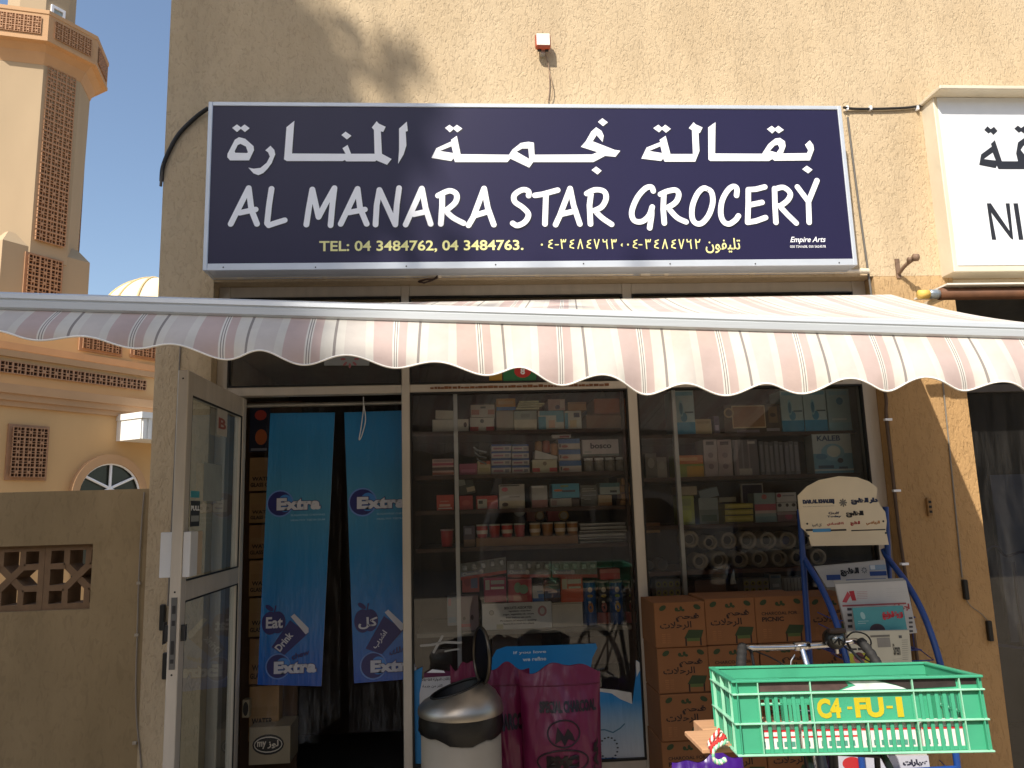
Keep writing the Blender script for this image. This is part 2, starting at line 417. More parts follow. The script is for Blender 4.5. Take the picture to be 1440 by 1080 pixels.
o1, o2, o3 = (310, 160), (600, 160), (880, 160); SC = 5.143
solid = [
 (o1, [(135,170),(180,182),(240,235),(243,265),(208,338),(70,338),(50,315),(52,290),(105,188)]),
 (o1, [(85,103),(120,78),(148,99),(175,78),(212,105),(178,133),(148,110),(120,133)]),
 (o1, [(325,265),(362,232),(390,262),(397,295),(370,360),(340,400),(310,430),(275,445),(240,432),(202,390),(240,398),(290,392),(335,355),(358,310),(345,280)]),
 (o1, [(478,98),(535,52),(518,288),(905,290),(883,250),(920,226),(945,290),(1115,290),(1110,118),(1095,100),(1130,55),(1145,72),(1195,95),(1178,132),(1160,128),(1168,290),(1238,328),(1205,370),(1128,338),(1120,345),(910,345),(900,335),(885,343),(480,343),(460,330),(463,300)]),
 (o1, [(875,155),(905,130),(948,160),(915,187)]),
 (o1, [(1292,108),(1348,58),(1355,125),(1340,130),(1345,230),(1325,295),(1285,362),(1292,260)]),
 (o2, [(132,103),(165,80),(193,101),(218,80),(258,108),(222,135),(195,112),(168,135)]),
 (o2, [(35,320),(70,250),(180,200),(175,190),(218,160),(245,293),(595,297),(620,260),(680,212),(735,203),(775,210),(780,297),(1195,295),(1235,278),(1115,240),(1150,200),(1190,130),(1225,98),(1265,125),(1280,160),(1272,205),(1228,155),(1200,200),(1360,262),(1400,268),(1365,312),(1290,305),(1205,350),(770,350),(742,390),(605,325),(583,350),(205,350),(195,322),(178,342)]),
 (o2, [(1192,408),(1225,382),(1265,412),(1235,440)]), (o2, [(1238,60),(1270,33),(1310,63),(1275,90)]),
 (o3, [(198,105),(235,80),(260,101),(285,80),(325,110),(290,138),(262,114),(240,135)]),
 (o3, [(112,325),(150,245),(250,205),(243,190),(288,160),(322,292),(485,292),(478,120),(455,105),(490,62),(505,78),(555,100),(535,140),(525,140),(532,270),(502,347),(280,347),(270,325),(255,342)]),
 (o3, [(595,100),(648,62),(645,288),(985,290),(1030,220),(1080,180),(1115,175),(1150,200),(1155,235),(1135,288),(1310,285),(1318,265),(1295,225),(1330,193),(1355,225),(1360,260),(1330,338),(1075,340),(1058,328),(1035,342),(610,342),(597,332)]),
 (o3, [(1020,112),(1055,88),(1078,107),(1103,88),(1142,118),(1105,142),(1080,122),(1058,143)]),
 (o3, [(1275,402),(1308,376),(1350,405),(1318,432)])]
holes = [
 (o1, [(145,218),(185,238),(200,280),(190,285),(108,283),(103,272),(125,228)]),
 (o2, [(95,270),(180,235),(192,285)]), (o2, [(650,275),(690,252),(735,252),(742,328)]),
 (o3, [(168,270),(250,235),(262,285)]), (o3, [(1042,268),(1075,230),(1100,225),(1112,250),(1090,282)])]
from mathutils.geometry import tessellate_polygon
def poly_tess(mb, pts, fr, mat, w, hs=()):
    loops = [[Vector((a, b, 0)) for a, b in pts]]+[[Vector((a, b, 0)) for a, b in h] for h in hs]
    tr = tessellate_polygon(loops); fl = [v for l in loops for v in l]; O, u, v, n = fr
    mb.add([O+u*q.x+v*q.y+n*w for q in fl], [tuple(t) for t in tr], mat)
g = MB(); sh = MB()
def inside(h, p):
    c = False; x, y = h
    for i in range(len(p)):
        (x1, y1), (x2, y2) = p[i-1], p[i]
        if (y1 > y) != (y2 > y) and x < (x2-x1)*(y-y1)/(y2-y1)+x1: c = not c
    return c
for o, pts in solid:
    hs = [P(o, SC, h) for oo, h in holes if oo == o and inside((sum(q[0] for q in h)/len(h), sum(q[1] for q in h)/len(h)), pts)]
    poly_tess(g, P(o, SC, pts), frm, LW, .0016, hs)
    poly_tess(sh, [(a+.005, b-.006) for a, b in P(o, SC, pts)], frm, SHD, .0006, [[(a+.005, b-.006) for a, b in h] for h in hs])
part('arabic_lettering', g, sign)
q4, q5, q6 = (310, 250), (580, 250), (880, 240)
LET = [
 (q4, 0, [(75,335),(205,75),(225,235),(265,335)]), (q4, 0, [(140,254),(255,230)]),
 (q4, 0, [(370,80),(352,200),(338,330),(350,345),(400,328),(465,308)]),
 (q4, 0, [(622,340),(640,220),(665,85),(710,285),(760,190),(825,75),(812,180),(797,345)]),
 (q4, 0, [(870,335),(992,80),(1010,220),(1058,335)]), (q4, 0, [(930,252),(1045,230)]),
 (q4, 0, [(1122,340),(1130,200),(1150,88),(1265,340),(1275,200),(1292,75)]),
 (q5, 0, [(-49,340),(68,78),(95,220),(132,335)]), (q5, 0, [(10,265),(100,245)]),
 (q5, 0, [(205,335),(215,200),(215,120)]), (q5, 1, [(185,130),(265,95),(318,120),(310,180),(240,240)]), (q5, 1, [(240,240),(295,290),(370,330)]),
 (q5, 0, [(405,345),(440,285),(518,78),(545,220),(588,340)]), (q5, 0, [(455,272),(545,245)]),
 (q5, 1, [(840,130),(838,98),(795,88),(738,125),(740,175),(795,215),(838,265),(815,320),(760,348),(725,332)]),
 (q5, 0, [(885,128),(940,120),(1050,90)]), (q5, 0, [(965,130),(958,335)]),
 (q5, 0, [(1035,340),(1065,275),(1140,78),(1165,200),(1210,335)]), (q5, 0, [(1085,262),(1180,240)]),
 (q5, 0, [(1290,120),(1280,200),(1287,335)]), (q5, 1, [(1260,115),(1320,88),(1385,100),(1400,150),(1370,210),(1315,240)]), (q5, 1, [(1320,240),(1370,290),(1440,338)]),
 (q6, 1, [(198,148),(185,120),(140,130),(80,200),(42,300),(60,362),(115,370),(165,330),(190,265)]), (q6, 0, [(190,265),(185,330),(172,415)]),
 (q6, 0, [(275,160),(270,280),(278,380)]), (q6, 1, [(250,172),(300,150),(360,142),(382,175),(360,230),(300,270)]), (q6, 1, [(310,275),(370,340),(435,372)]),
 (q6, 2, [(575,130),(618,155),(628,230),(600,320),(550,380),(505,382),(478,340),(480,260),(510,180),(545,138)]),
 (q6, 1, [(800,180),(802,130),(775,115),(735,145),(695,220),(685,310),(705,370),(745,388),(790,360),(812,330)]),
 (q6, 0, [(1005,118),(940,135),(885,138),(885,240),(880,375),(940,365),(1010,340)]), (q6, 0, [(890,250),(985,230)]),
 (q6, 0, [(1075,130),(1078,250),(1085,375)]), (q6, 1, [(1075,135),(1140,122),(1188,165),(1170,215),(1115,258)]), (q6, 0, [(1110,255),(1170,320),(1232,380)]),
 (q6, 0, [(1240,118),(1320,225)]), (q6, 0, [(1382,72),(1320,225),(1325,375)])]
WORDS = (('AL', 0, 3), ('MANARA', 3, 14), ('STAR', 14, 22), ('GROCERY', 22, 99)); wm = [MB() for _ in WORDS]
for li, (o, kind, pts) in enumerate(LET):
    g = wm[[k for k, q in enumerate(WORDS) if q[1] <= li < q[2]][0]]
    p2 = P(o, SC, pts)
    if kind: p2 = [(v.x, v.y) for v in smooth([(a, b, 0) for a, b in p2], 4, kind == 2)]
    g.fstroke(frm, p2, .0145, LW, .0016+.000017*(li % 7), dw=.00006)
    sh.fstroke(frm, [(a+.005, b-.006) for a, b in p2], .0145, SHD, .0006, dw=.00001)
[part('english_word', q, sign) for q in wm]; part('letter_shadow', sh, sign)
def sgtext(nm, t, x0, y0, x1, y1, mat, bold=.02, shear=0.):
    g = MB(); a = at(x0, (y0+y1)/2, Y=SYF).x; c = at(x1, (y0+y1)/2, Y=SYF).x; zz0 = at((x0+x1)/2, y1, Y=SYF).z; zz1 = at((x0+x1)/2, y0, Y=SYF).z
    g.ftext(frm, t, a, zz0, c, zz1, mat, .0014, bold, 0, shear); part(nm, g, sign)
sgtext('phone_line', 'TEL: 04 3484762, 04 3484763.', 449, 338, 736, 355, LY, .02)
DIG = {'4': [[(.85, .95), (.3, .82), (.3, .66), (.75, .55), (.2, .36), (.2, .14), (.85, .03)]], '3': [[(.3, 0), (.12, 1), (.25, .74), (.48, .76), (.55, .96)], [(.55, .96), (.62, .76), (.85, .76), (.95, 1)]],
 '2': [[(.32, 0), (.12, 1), (.3, .72), (.75, .72), (.88, 1)]], '8': [[(.08, 0), (.5, 1), (.92, 0)]], '7': [[(.08, 1), (.5, 0), (.92, 1)]], '6': [[(.1, 1), (.18, .74), (.72, .78), (.8, .96)], [(.72, .78), (.9, 0)]],
 '0': [[(.5, .42), (.5, .44)]], '-': [[(.1, .42), (.9, .42)]], ',': [[(.6, .5), (.45, .38), (.6, .28)]]}
g = MB()
for cx_, ch in zip((762, 774, 783, 792, 804, 816, 828, 839, 851, 863, 874, 883, 893, 900.5, 911, 923, 935, 947, 958, 969, 981), '04-3484763,04-3484762'):
    for st_ in DIG[ch]:
        hw = 2.6 if ch in '-' else 3.9
        g.fstroke(frm, [(lambda v: (v.x, v.z))(at(cx_-hw+2*hw*a, 349.5-12.5*b_, Y=SYF)) for a, b_ in st_], .0030 if ch != '0' else .0052, LY, .0014, dw=.00004)
part('phone_line', g, sign)
sgtext('phone_word', ar('تليفون'), 992, 335, 1041, 356, LY, .01)
sgtext('maker_name', 'Empire Arts', 1111, 333, 1161, 343, LW, .01, .35); sgtext('maker_phone', '050 7241608, 050 5624578', 1111, 345, 1161, 349, LW, .0)

# ------------------------------------------------------------------ neighbour's white sign
NY = -.11
nx0 = at(1312, 140, Y=NY).x; nz1 = at(1330, 137, Y=NY).z; nz0 = at(1380, 382, Y=NY).z; nx1 = 5.8
ns = thing('shop_sign', 'white light box sign of the neighbouring shop with black lettering, cut by the right edge', 'sign', (4.1, NY, nz0))
CREAM = M('#d9cfb9', .5, .1, var=.1, scale=8, dirt=.3)
g = MB(); g.box(nx0, NY, nz0, nx1, .018, nz1, CREAM, .004); part('sign_frame', g, ns)
g = MB(); g.box(nx0-.015, NY-.09, nz1, nx1, .015, nz1+.022, CREAM, .004); part('hood', g, ns)
WP = M('#dfe3e6', .35, var=.03); g = MB(); g.box(nx0+.022, NY-.004, nz0+.035, nx1-.03, NY-.0005, nz1-.003, WP); part('sign_panel', g, ns)
frn = (Vector((0, NY-.004, 0)), X_, Z_, -Y_); BK = M('#26262a', .4, var=.1); g = MB()
def PN(pts): return [(lambda v: (v.x, v.z))(at(1290+a/3.857, 120+b/3.857, Y=NY-.004)) for a, b in pts]
poly_tess(g, PN([(335,432),(345,375),(403,332),(398,318),(420,297),(458,412),(545,412),(535,370),(545,310),(575,288),(620,295),(650,340),(640,412),(900,412),(900,455),(440,455),(430,435),(425,450)]), frn, BK, .001, [PN([(360,400),(408,365),(425,408)]), PN([(560,350),(577,325),(602,345),(582,378)])])
for pts in ([(362,242),(380,222),(398,238),(415,225),(435,248),(412,270),(397,254),(385,262)], [(525,235),(545,218),(562,232),(579,220),(600,240),(578,262),(562,250),(550,258)]): poly_tess(g, PN(pts), frn, BK, .001)
part('arabic_lettering', g, ns); g = MB()
for k, pts in enumerate(([(376,640),(398,640),(500,790),(478,640),(500,640),(520,838),(505,830),(400,690),(428,838),(404,838)], [(520,640),(545,640),(575,838),(550,838)], [(585,640),(608,640),(640,838),(618,838)])): poly_tess(g, PN(pts), frn, BK, .001)
part('latin_lettering', g, ns)

# neighbour shopfront (right of the pillar)
nb = thing('neighbour_shopfront', 'dark glazed shopfront of the shop to the right of the pillar', 'shopfront', (3.6, .2, 0))
g = MB(); g.box(WX1, .10, 0, WX1+.045, .16, 2.74, M('#4c4640', .5)); g.box(WX1+.045, .10, 2.66, 4.6, .16, 2.74, CREAM); g.box(WX1+.045, .10, 2.1, 4.6, .15, 2.14, M('#4c4640', .5)); g.box(WX1+.045, .1, 0, 4.6, .15, .12, M('#4c4640', .5)); part('frame', g, nb)
g = MB(); g.add([(WX1+.045, .13, .12), (4.6, .13, .12), (4.6, .13, 2.66), (WX1+.045, .13, 2.66)], [(0, 1, 2, 3)], GLASSN); part('pane', g, nb)
g = MB(); g.box(WX1+.002, 1.4, 0, 4.6, 1.45, 2.7, M('#2a2b38', .8)); g.box(2.62, .31, 0, 2.66, 1.45, 2.7, IW); g.box(4.62, .31, 0, 4.66, 1.45, 2.7, IW); g.box(2.67, .31, 2.7, 4.6, 1.45, 2.735, IW); part('inner_wall', g, nb)
g = MB(); A = at(1392, 668, Y=.5); B = at(1500, 900, Y=.5); g.box(A.x, .5, B.z, B.x, .53, A.z, M('#7c8496', .6)); g.box(A.x+.05, .47, B.z-.3, A.x+.4, .5, B.z+.1, M('#32386a', .6))
solo('grey_panel', g, 'pale grey panel standing inside the dark glass of the right shop', 'panel')
g = MB(); pts = [at(x, y, Y=.35) for x, y in ((1385, 775), (1400, 768), (1415, 782), (1440, 776), (1470, 790))]; g.tube(smooth(pts, 5), .008, M('#20265c', .4), 8)
pts = [at(x, y, Y=.35) for x, y in ((1425, 790), (1432, 850), (1440, 905), (1445, 1000))]; g.tube(smooth(pts, 5), .008, M('#20265c', .4), 8)
g.tube([at(1385, 905, Y=.35), at(1470, 915, Y=.35)], .008, M('#3d4680', .4), 8)
solo('display_rack', g, 'dark blue bent tube rack behind the glass of the right shop', 'rack')

# neighbour awning (rolled) -------------------------------------------------
na = thing('rolled_awning', 'rolled up brown neighbouring awning with a yellow end cap', 'awning', (3.4, -.3, 2.6))
A = at(1292, 414, Y=-.35); g = MB()
YC = M('#d8b256', .6); g.lathe((A.x, -.35, A.z), [(0, 0), (.022, 0), (.022, .05), (0, .05)], YC, 16, 'x'); part('end_cap', g, na)
g = MB(); g.lathe((A.x, -.35, A.z), [(.018, .05), (.024, .055), (.024, .10), (.018, .105)], M('#9aa3a8', .3, .6), 16, 'x'); part('collar', g, na)
g = MB(); g.lathe((A.x, -.35, A.z), [(.0, .105), (.030, .107), (.030, 2.6), (0, 2.6)], M('#6b452b', .7, var=.35, scale=9), 16, 'x'); part('roller', g, na)
g = MB(); g.box(A.x+.12, -.40, A.z+.034, A.x+2.6, -.12, A.z+.042, M('#e6dfd0', .7)); part('cover', g, na)
g = MB(); g.box(A.x+.2, -.36, A.z+.01, A.x+.23, .02, A.z+.03, CREAM); g.box(A.x+2.3, -.36, A.z+.01, A.x+2.33, .02, A.z+.03, CREAM); part('bracket', g, na)

# ------------------------------------------------------------------ wall lamp, bracket hook, cables
L0 = at(762, 66, Y=0); wl = thing('wall_lamp', 'small square floodlight with an orange rim high on the wall above the sign', 'lamp', (L0.x, 0, L0.z-.05))
g = MB(); g.box(L0.x-.042, -.07, L0.z-.045, L0.x+.042, -.03, L0.z+.040, M('#a8492c', .5), .010); part('housing', g, wl)
g = MB(); g.box(L0.x-.036, -.073, L0.z-.034, L0.x+.036, -.0695, L0.z+.034, M('#f3efe6', .2, var=.03), .0015); part('lens', g, wl)
g = MB(); g.box(L0.x-.012, -.034, L0.z-.06, L0.x+.012, -.001, L0.z-.02, M('#b7b0a6', .4, .5)); g.box(L0.x-.03, -.05, L0.z-.052, L0.x-.01, -.035, L0.z-.0455, BLACK); g.box(L0.x+.012, -.05, L0.z-.052, L0.x+.03, -.035, L0.z-.0455, BLACK); part('bracket', g, wl)
g = MB(); pts = [Vector((L0.x+.01, -.02, L0.z-.05)), at(771, 90, Y=-.012), at(773, 120, Y=-.006), at(771, 143, Y=-.006)]
g.tube(smooth(pts, 6), .0035, M('#8c7560', .7), 6); g.tube(smooth([at(771, 95, Y=-.01), at(777, 122, Y=-.02), at(775, 140, Y=-.015), at(771, 143, Y=-.006)], 6), .0025, M('#a58a6c', .7), 6)
solo('lamp_cable', g, 'thin brown wire from the small floodlight down to the blue sign', 'cable')
g = MB(); pts = [at(293, 152, Y=-.03), at(275, 165, Y=-.015), at(252, 188, Y=-.014), at(238, 212, Y=-.014), at(229, 235, Y=-.014), at(227, 255, Y=.0)]
g.tube(smooth(pts, 6), .011, CABLE, 8); g.tube([at(229, 230, Y=-.02), at(226, 262, Y=-.005)], .007, M('#5b5650', .8), 6)
solo('sign_cable', g, 'thick black cable curving from the left end of the blue sign to the wall corner', 'cable')
g = MB(); pts = [at(1186, 151, Y=-.02), at(1200, 153, Y=-.012), at(1240, 153, Y=-.012), at(1280, 151, Y=-.012), at(1306, 146, Y=-.012)]
g.tube(smooth(pts, 5), .0075, CABLE, 8)
for px in (1191, 1224, 1290): v = at(px, 152, Y=-.014); g.box(v.x-.006, -.022, v.z-.011, v.x+.006, -.0004, v.z+.011, LW)
solo('sign_cable', g, 'black clipped cable running between the blue sign and the white sign', 'cable')
g = MB(); pts = [at(1192, 165, Y=-.012), at(1200, 230, Y=-.012), at(1212, 320, Y=-.012), at(1224, 405, Y=-.012), at(1226, 425, Y=-.012)]
g.tube(smooth(pts, 5), .006, M('#5f5b55', .6), 8); solo('sign_cable', g, 'dark cable hanging down the wall along the right end of the blue sign', 'cable')
h = at(1262, 378, Y=0); g = MB(); RU = M('#7d6552', .7, .2, var=.3, scale=40)
g.box(h.x-.012, -.008, h.z-.055, h.x+.012, -.0005, h.z+.055, RU); g.tube(smooth([(h.x, -.01, h.z-.03), (h.x+.01, -.06, h.z+.0), (h.x+.03, -.12, h.z+.02)], 4), .010, RU, 8)
g.lathe((h.x+.03, -.125, h.z+.022), [(0, -.015), (.020, -.012), (.020, .012), (0, .015)], RU, 10, 'x'); g.lathe((h.x+.012, -.10, h.z+.018), [(0, -.01), (.014, -.01), (.014, .01), (0, .01)], RU, 10, 'x')
solo('wall_hook', g, 'rusty iron hook bracket on the sunlit wall between the two signs', 'hook')

# conduits / sensors on the right pillar and the left pier
def vwire(name, pxs, Y, r, mat, label, clips=(), cat='cable', clipm=None):
    g = MB(); pts = [at(x, y, Y=Y) for x, y in pxs]; g.tube(smooth(pts, 3), r, mat, 8)
    for c in clips: v = at(*c, Y=Y-.004); g.box(v.x-r*2.2, Y-r-.003, v.z-.006, v.x+r*2.2, Y+r, v.z+.006, clipm or LW)
    return solo(name, g, label, cat)
vwire('pipe', ((1238, 520), (1246, 560), (1246, 585), (1252, 640), (1264, 745), (1278, 840), (1300, 1000)), -.016, .0085, M('#54402f', .6, var=.3), 'dark brown pipe clipped down the left edge of the right pillar', ((1249, 590), (1261, 690), (1272, 793)), 'pipe')
vwire('wire', ((1322, 500), (1328, 560), (1334, 620), (1353, 812)), -.008, .004, WIREG, 'grey straight wire running down the middle of the right pillar to a black sensor')
def sensor(px, py, h, label):
    g = MB(); v = at(px, py, Y=-.012); g.box(v.x-.012, -.028, v.z-h/2, v.x+.012, -.003, v.z+h/2, BLACK, .004); solo('shutter_sensor', g, label, 'sensor')
sensor(1357, 829, .10, 'upper black shutter sensor bar on the right pillar'); sensor(1391, 887, .10, 'lower black shutter sensor bar at the right edge of the right pillar')
vwire('wire', ((1358, 842), (1366, 853), (1380, 863), (1388, 872)), -.010, .002, WIREG, 'thin wire linking the two black sensors of the right pillar')
g = MB(); v = at(1304, 713, Y=0); g.box(v.x-.010, -.022, v.z-.045, v.x+.012, -.003, v.z+.045, M('#8d6a3d', .6)); 
for k in range(3): g.box(v.x-.004, -.026, v.z-.03+k*.025, v.x+.009, -.0222, v.z-.018+k*.025, BLACK)
solo('wall_plate', g, 'small brown metal catch plate screwed to the right pillar', 'plate')
vwire('wire', ((203, 692), (199, 740), (195, 818), (193, 892), (191, 960), (192, 1010), (197, 1060), (199, 1090)), -.006, .004, M('#8d8172', .8), 'pale thin wire running down where boundary wall meets the left pier', ((195, 820), (192, 893), (189, 1045)), clipm=M('#a79b88', .8))
vwire('wire', ((254, 480), (250, 560), (243, 700), (236, 852)), -.008, .004, WIREG, 'grey straight wire on the left pier behind the open door')
sensor(229, 868, .12, 'upper black shutter sensor bar on the left pier beside the door'); sensor(233, 936, .12, 'lower black shutter sensor bar half hidden by the open door')

# ------------------------------------------------------------------ boundary wall with breeze blocks
bw = thing('boundary_wall', 'low grey brown plastered boundary wall with a row of pierced blocks', 'wall', (-4.2, .07, 0))
x1 = WX0-.002; zt = 1.692; hx1 = -1.776; hz0, hz1 = 1.129, 1.435; y0, y1 = .006, .20
g = MB(); g.box(-8, y0, 0, x1, y1, hz0, BWALL); g.box(-8, y0, hz1, x1, y1, zt, BWALL); g.box(hx1, y0+.0005, hz0, x1, y1, hz1, BWALL); g.box(-8, y0, hz0, -4.0, y1, hz1, BWALL); part('wall', g, bw)
BB = M('#7d6247', .9, var=.15, scale=20, bump=.4)
def breeze(bx, bz, s):
    g = MB(); ya, yb = .035, .165; t = .028*s/.3; c = s/3
    def bar(a, b2, c2, d): g.box(bx+a, ya, bz+b2, bx+c2, yb, bz+d, BB)
    t = s*.09
    bar(0, 0, s, t); bar(0, s-t, s, s); bar(0, t, t, s-t); bar(s-t, t, s, s-t)
    for k in (1, 2):
        p = k*s/3
        bar(p-t/2, t, p+t/2, s/3-t*.2) ; bar(p-t/2, 2*s/3+t*.2, p+t/2, s-t)
        bar(t, p-t/2, s/3-t*.2, p+t/2); bar(2*s/3+t*.2, p-t/2, s-t, p+t/2)
    cx = s/2
    for sg_ in (1, -1):
        a = s/6+t*.35
        P4 = [(cx-a-t*.4, cx-sg_*(a-t*.4)), (cx-a+t*.4, cx-sg_*(a+t*.4)), (cx+a+t*.4, cx+sg_*(a-t*.4)), (cx+a-t*.4, cx+sg_*(a+t*.4))]
        off = .001 if sg_ > 0 else .003
        g.prism([(bx+a_, ya+off, bz+b_) for a_, b_ in P4], (0, yb-ya-2*off, 0), BB)
    return g
s = hz1-hz0
for k in range(7): part('pierced_block', breeze(at(108, 812, Y=.035).x-s/2-s*k, hz0+.0007, s-.0014), bw)

# ------------------------------------------------------------------ mosque
def lattice(mb, O, u, v, n, W, H, nx, ny, depth=.10, mf=None):
    """pierced block screen: each block has eight square holes"""
    mf = mf or MLAT; cw, ch = W/nx, H/ny; N = 7; GB = [0, .07, .35, .41, .59, .65, .93, 1]
    for i in range(nx):
        for j in range(ny):
            bo = O+u*(i*cw)+v*(j*ch)
            for a in range(N):
                for b_ in range(N):
                    p = [bo+u*(cw*GB[a+da])+v*(ch*GB[b_+db]) for da, db in ((0, 0), (1, 0), (1, 1), (0, 1))]
                    if a % 2 and b_ % 2 and not (a == 3 and b_ == 3):
                        q = [x-n*depth for x in p]
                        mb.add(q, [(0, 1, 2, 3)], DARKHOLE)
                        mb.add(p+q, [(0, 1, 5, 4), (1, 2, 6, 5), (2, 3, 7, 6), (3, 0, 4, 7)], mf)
                    else: mb.add(p, [(0, 1, 2, 3)], mf)
mn = thing('minaret', 'tall pale orange octagonal minaret with pierced screens and a balcony', 'minaret', (-10.1, 14, 0))
MC = at(46, 200, Y=15.9); cx, cy = MC.x, 15.9
def ring(r, z, rot=-10.5, n=8): return [Vector((cx+r*math.sin(R_(rot+360*k/n)), cy-r*math.cos(R_(rot+360*k/n)), z)) for k in range(n)]
KS = .0162
ZB0, ZS = at(60, 345, Y=15.0).z, at(60, 100, Y=15.0).z
rs = 80*KS*.98; rb = 104*KS
def rings(mb, prof, mat, cap=True):
    V = []; Fc = []
    for r, z in prof: V += ring(r, z)
    for j in range(len(prof)-1):
        for i in range(8): Fc.append((j*8+i, j*8+(i+1) % 8, (j+1)*8+(i+1) % 8, (j+1)*8+i))
    if cap: Fc.append(tuple(range(8))[::-1]); Fc.append(tuple(range(len(V)-8, len(V))))
    mb.add(V, Fc, mat)
zc0 = at(60, 70, Y=14.8).z; zc1 = at(60, 56, Y=14.6).z; zp = at(60, 14, Y=14.5).z
g = MB(); rings(g, [(rs*.94, ZB0-.3), (rs, zc0+.1)], MOSQ); part('shaft', g, mn)
g = MB(); rings(g, [(rs+.002, zc0-.38), (rs+.03, zc0-.3), (rs+.12, zc0-.1), (rb-.14, zc1-.1), (rb, zc1-.08), (rb, zc1)], MTRIM); part('corbel', g, mn)
g = MB(); rings(g, [(rb-.02, zc1), (rb-.02, zp-.12), (rb, zp-.1), (rb, zp), (rb-.15, zp), (rb-.15, zc1+.05)], MTRIM, False); part('parapet', g, mn)
g = MB(); rings(g, [(rs*.62, zc1), (rs*.62, zp+4)], MOSQ); part('upper_shaft', g, mn)
g = MB()
A, B = ring(rs*.62, 0)[1], ring(rs*.62, 0)[2]; u = (B-A).normalized(); n_ = Vector((u.y, -u.x, 0)); O = A+u*.12+Vector((0, 0, zp-.35)); W = (B-A).length-.24
for q in ((0, 0, .06, 1.1), (W-.06, 0, W, 1.1), (.06, 1.02, W-.06, 1.1), (.06, 0, W-.06, .06)): g.prism([O+u*q[0]+Z_*q[1], O+u*q[2]+Z_*q[1], O+u*q[2]+Z_*q[3], O+u*q[0]+Z_*q[3]], n_*.06, LW)
g.prism([O+u*.06+Z_*.06, O+u*(W-.06)+Z_*.06, O+u*(W-.06)+Z_*1.02, O+u*.06+Z_*1.02], n_*.02, M('#9aa6a4', .3)); part('window', g, mn)
g = MB()
for k0 in (1, 7, 3, 5):
    A, B = ring(rs, 0)[k0], ring(rs, 0)[(k0+1) % 8]; u = (B-A).normalized(); n_ = Vector((u.y, -u.x, 0)); Lw = (B-A).length
    zz0 = at(60, 340, Y=15.1).z; zz1 = at(75, 97, Y=15.1).z
    g = MB(); lattice(g, A+u*Lw*.10+n_*.02+Z_*zz0, u, Z_, n_, Lw*.76, zz1-zz0, 3, 16); part('screen', g, mn)
for k0 in (7, 0, 1, 2):
    A, B = ring(rb-.02, 0)[k0], ring(rb-.02, 0)[(k0+1) % 8]; u = (B-A).normalized(); n_ = Vector((u.y, -u.x, 0)); Lw = (B-A).length
    g = MB(); lattice(g, A+u*Lw*.12+n_*.03+Z_*(zc1+.08), u, Z_, n_, Lw*.76, (zp-.12)-(zc1+.16), 5, 3, .05); part('balcony_screen', g, mn)
# square base below the shaft
zbt = at(60, 352, Y=15.2).z
ub = Vector((math.cos(R_(57)), math.sin(R_(57)), 0)); nb_ = Vector((ub.y, -ub.x, 0))
BWd = 2.16; g = MB(); O = Vector((cx, cy, 0))+nb_*BWd/2-ub*BWd/2
def slab(mb, O, u, n, W, D, z0, z1, mat): mb.prism([O+Z_*z0, O+u*W+Z_*z0, O+u*W-n*D+Z_*z0, O-n*D+Z_*z0], Z_*(z1-z0), mat)
slab(g, O, ub, nb_, BWd, BWd, 0, zbt, MOSQ)
Pb = [O+Z_*zbt, O+ub*BWd+Z_*zbt, O+ub*BWd-nb_*BWd+Z_*zbt, O-nb_*BWd+Z_*zbt]; cc = sum(Pb, Vector())/4
g.add(Pb+[cc+(p-cc)*.80+Z_*.32 for p in Pb], [(0, 1, 5, 4), (1, 2, 6, 5), (2, 3, 7, 6), (3, 0, 4, 7), (4, 5, 6, 7)], MOSQ); part('base', g, mn)
def panel_on(parent, O, u, n, p0, p1, nx, ny, nm='screen', dep=.06, name='screen'):
    """screen on the plane through O with direction u, spanned by two photo points"""
    def hit(px, py):
        d = (px-720)*CR-(py-540)*CU+FPX*CF; t = (O-Vector(CPOS)).dot(n)/d.dot(n); v = Vector(CPOS)+t*d; return (v-O).dot(u), v.z
    a0, z1 = hit(*p0); a1, z0 = hit(*p1); g = MB(); q = .05
    g.prism([O+u*(a0-q)+Z_*(z0-q)+n*.002, O+u*(a1+q)+Z_*(z0-q)+n*.002, O+u*(a1+q)+Z_*(z1+q)+n*.002, O+u*(a0-q)+Z_*(z1+q)+n*.002], n*.03, MLAT)
    lattice(g, O+u*a0+Z_*z0+n*(.035+dep), u, Z_, n, a1-a0, z1-z0, nx, ny, dep-.005)
    return part(name, g, parent)
panel_on(mn, O, ub, nb_, (38, 357), (79, 470), 3, 7)
panel_on(mn, O, ub, nb_, (26, 487), (70, 510), 3, 2)

mq = thing('mosque', 'pale orange mosque wall with cornice bands, pierced screens and an arched window', 'building', (-8, 11, 0))
um = Vector((math.sin(R_(33)), math.cos(R_(33)), 0)); nm_ = Vector((um.y, -um.x, 0))   # wall runs away to the right
Om = at(100, 600, Y=11.0); Om.z = 0
def mhit(px, py):
    d = (px-720)*CR-(py-540)*CU+FPX*CF; t = (Om-Vector(CPOS)).dot(nm_)/d.dot(nm_); v = Vector(CPOS)+t*d; return (v-Om).dot(um), v.z
OmL = Om-um*9
zc = (mhit(10, 503)[1]+mhit(214, 527)[1])/2; zl = (mhit(10, 540)[1]+mhit(214, 568)[1])/2
g = MB(); slab(g, OmL, um, nm_, 22, 6, 0, zc-.02, MOSQW); part('wall', g, mq)
g = MB()
for dz, dd, hh in ((-.02, .14, .16), (.14, .10, .12), (.26, .06, .10)): slab(g, OmL+nm_*dd, um, nm_, 22, dd-.002, zl-dz-hh, zl-dz, MTRIM)
slab(g, OmL+nm_*.05, um, nm_, 22, .6, zc-.02, zc+.10, MTRIM); part('cornice', g, mq)
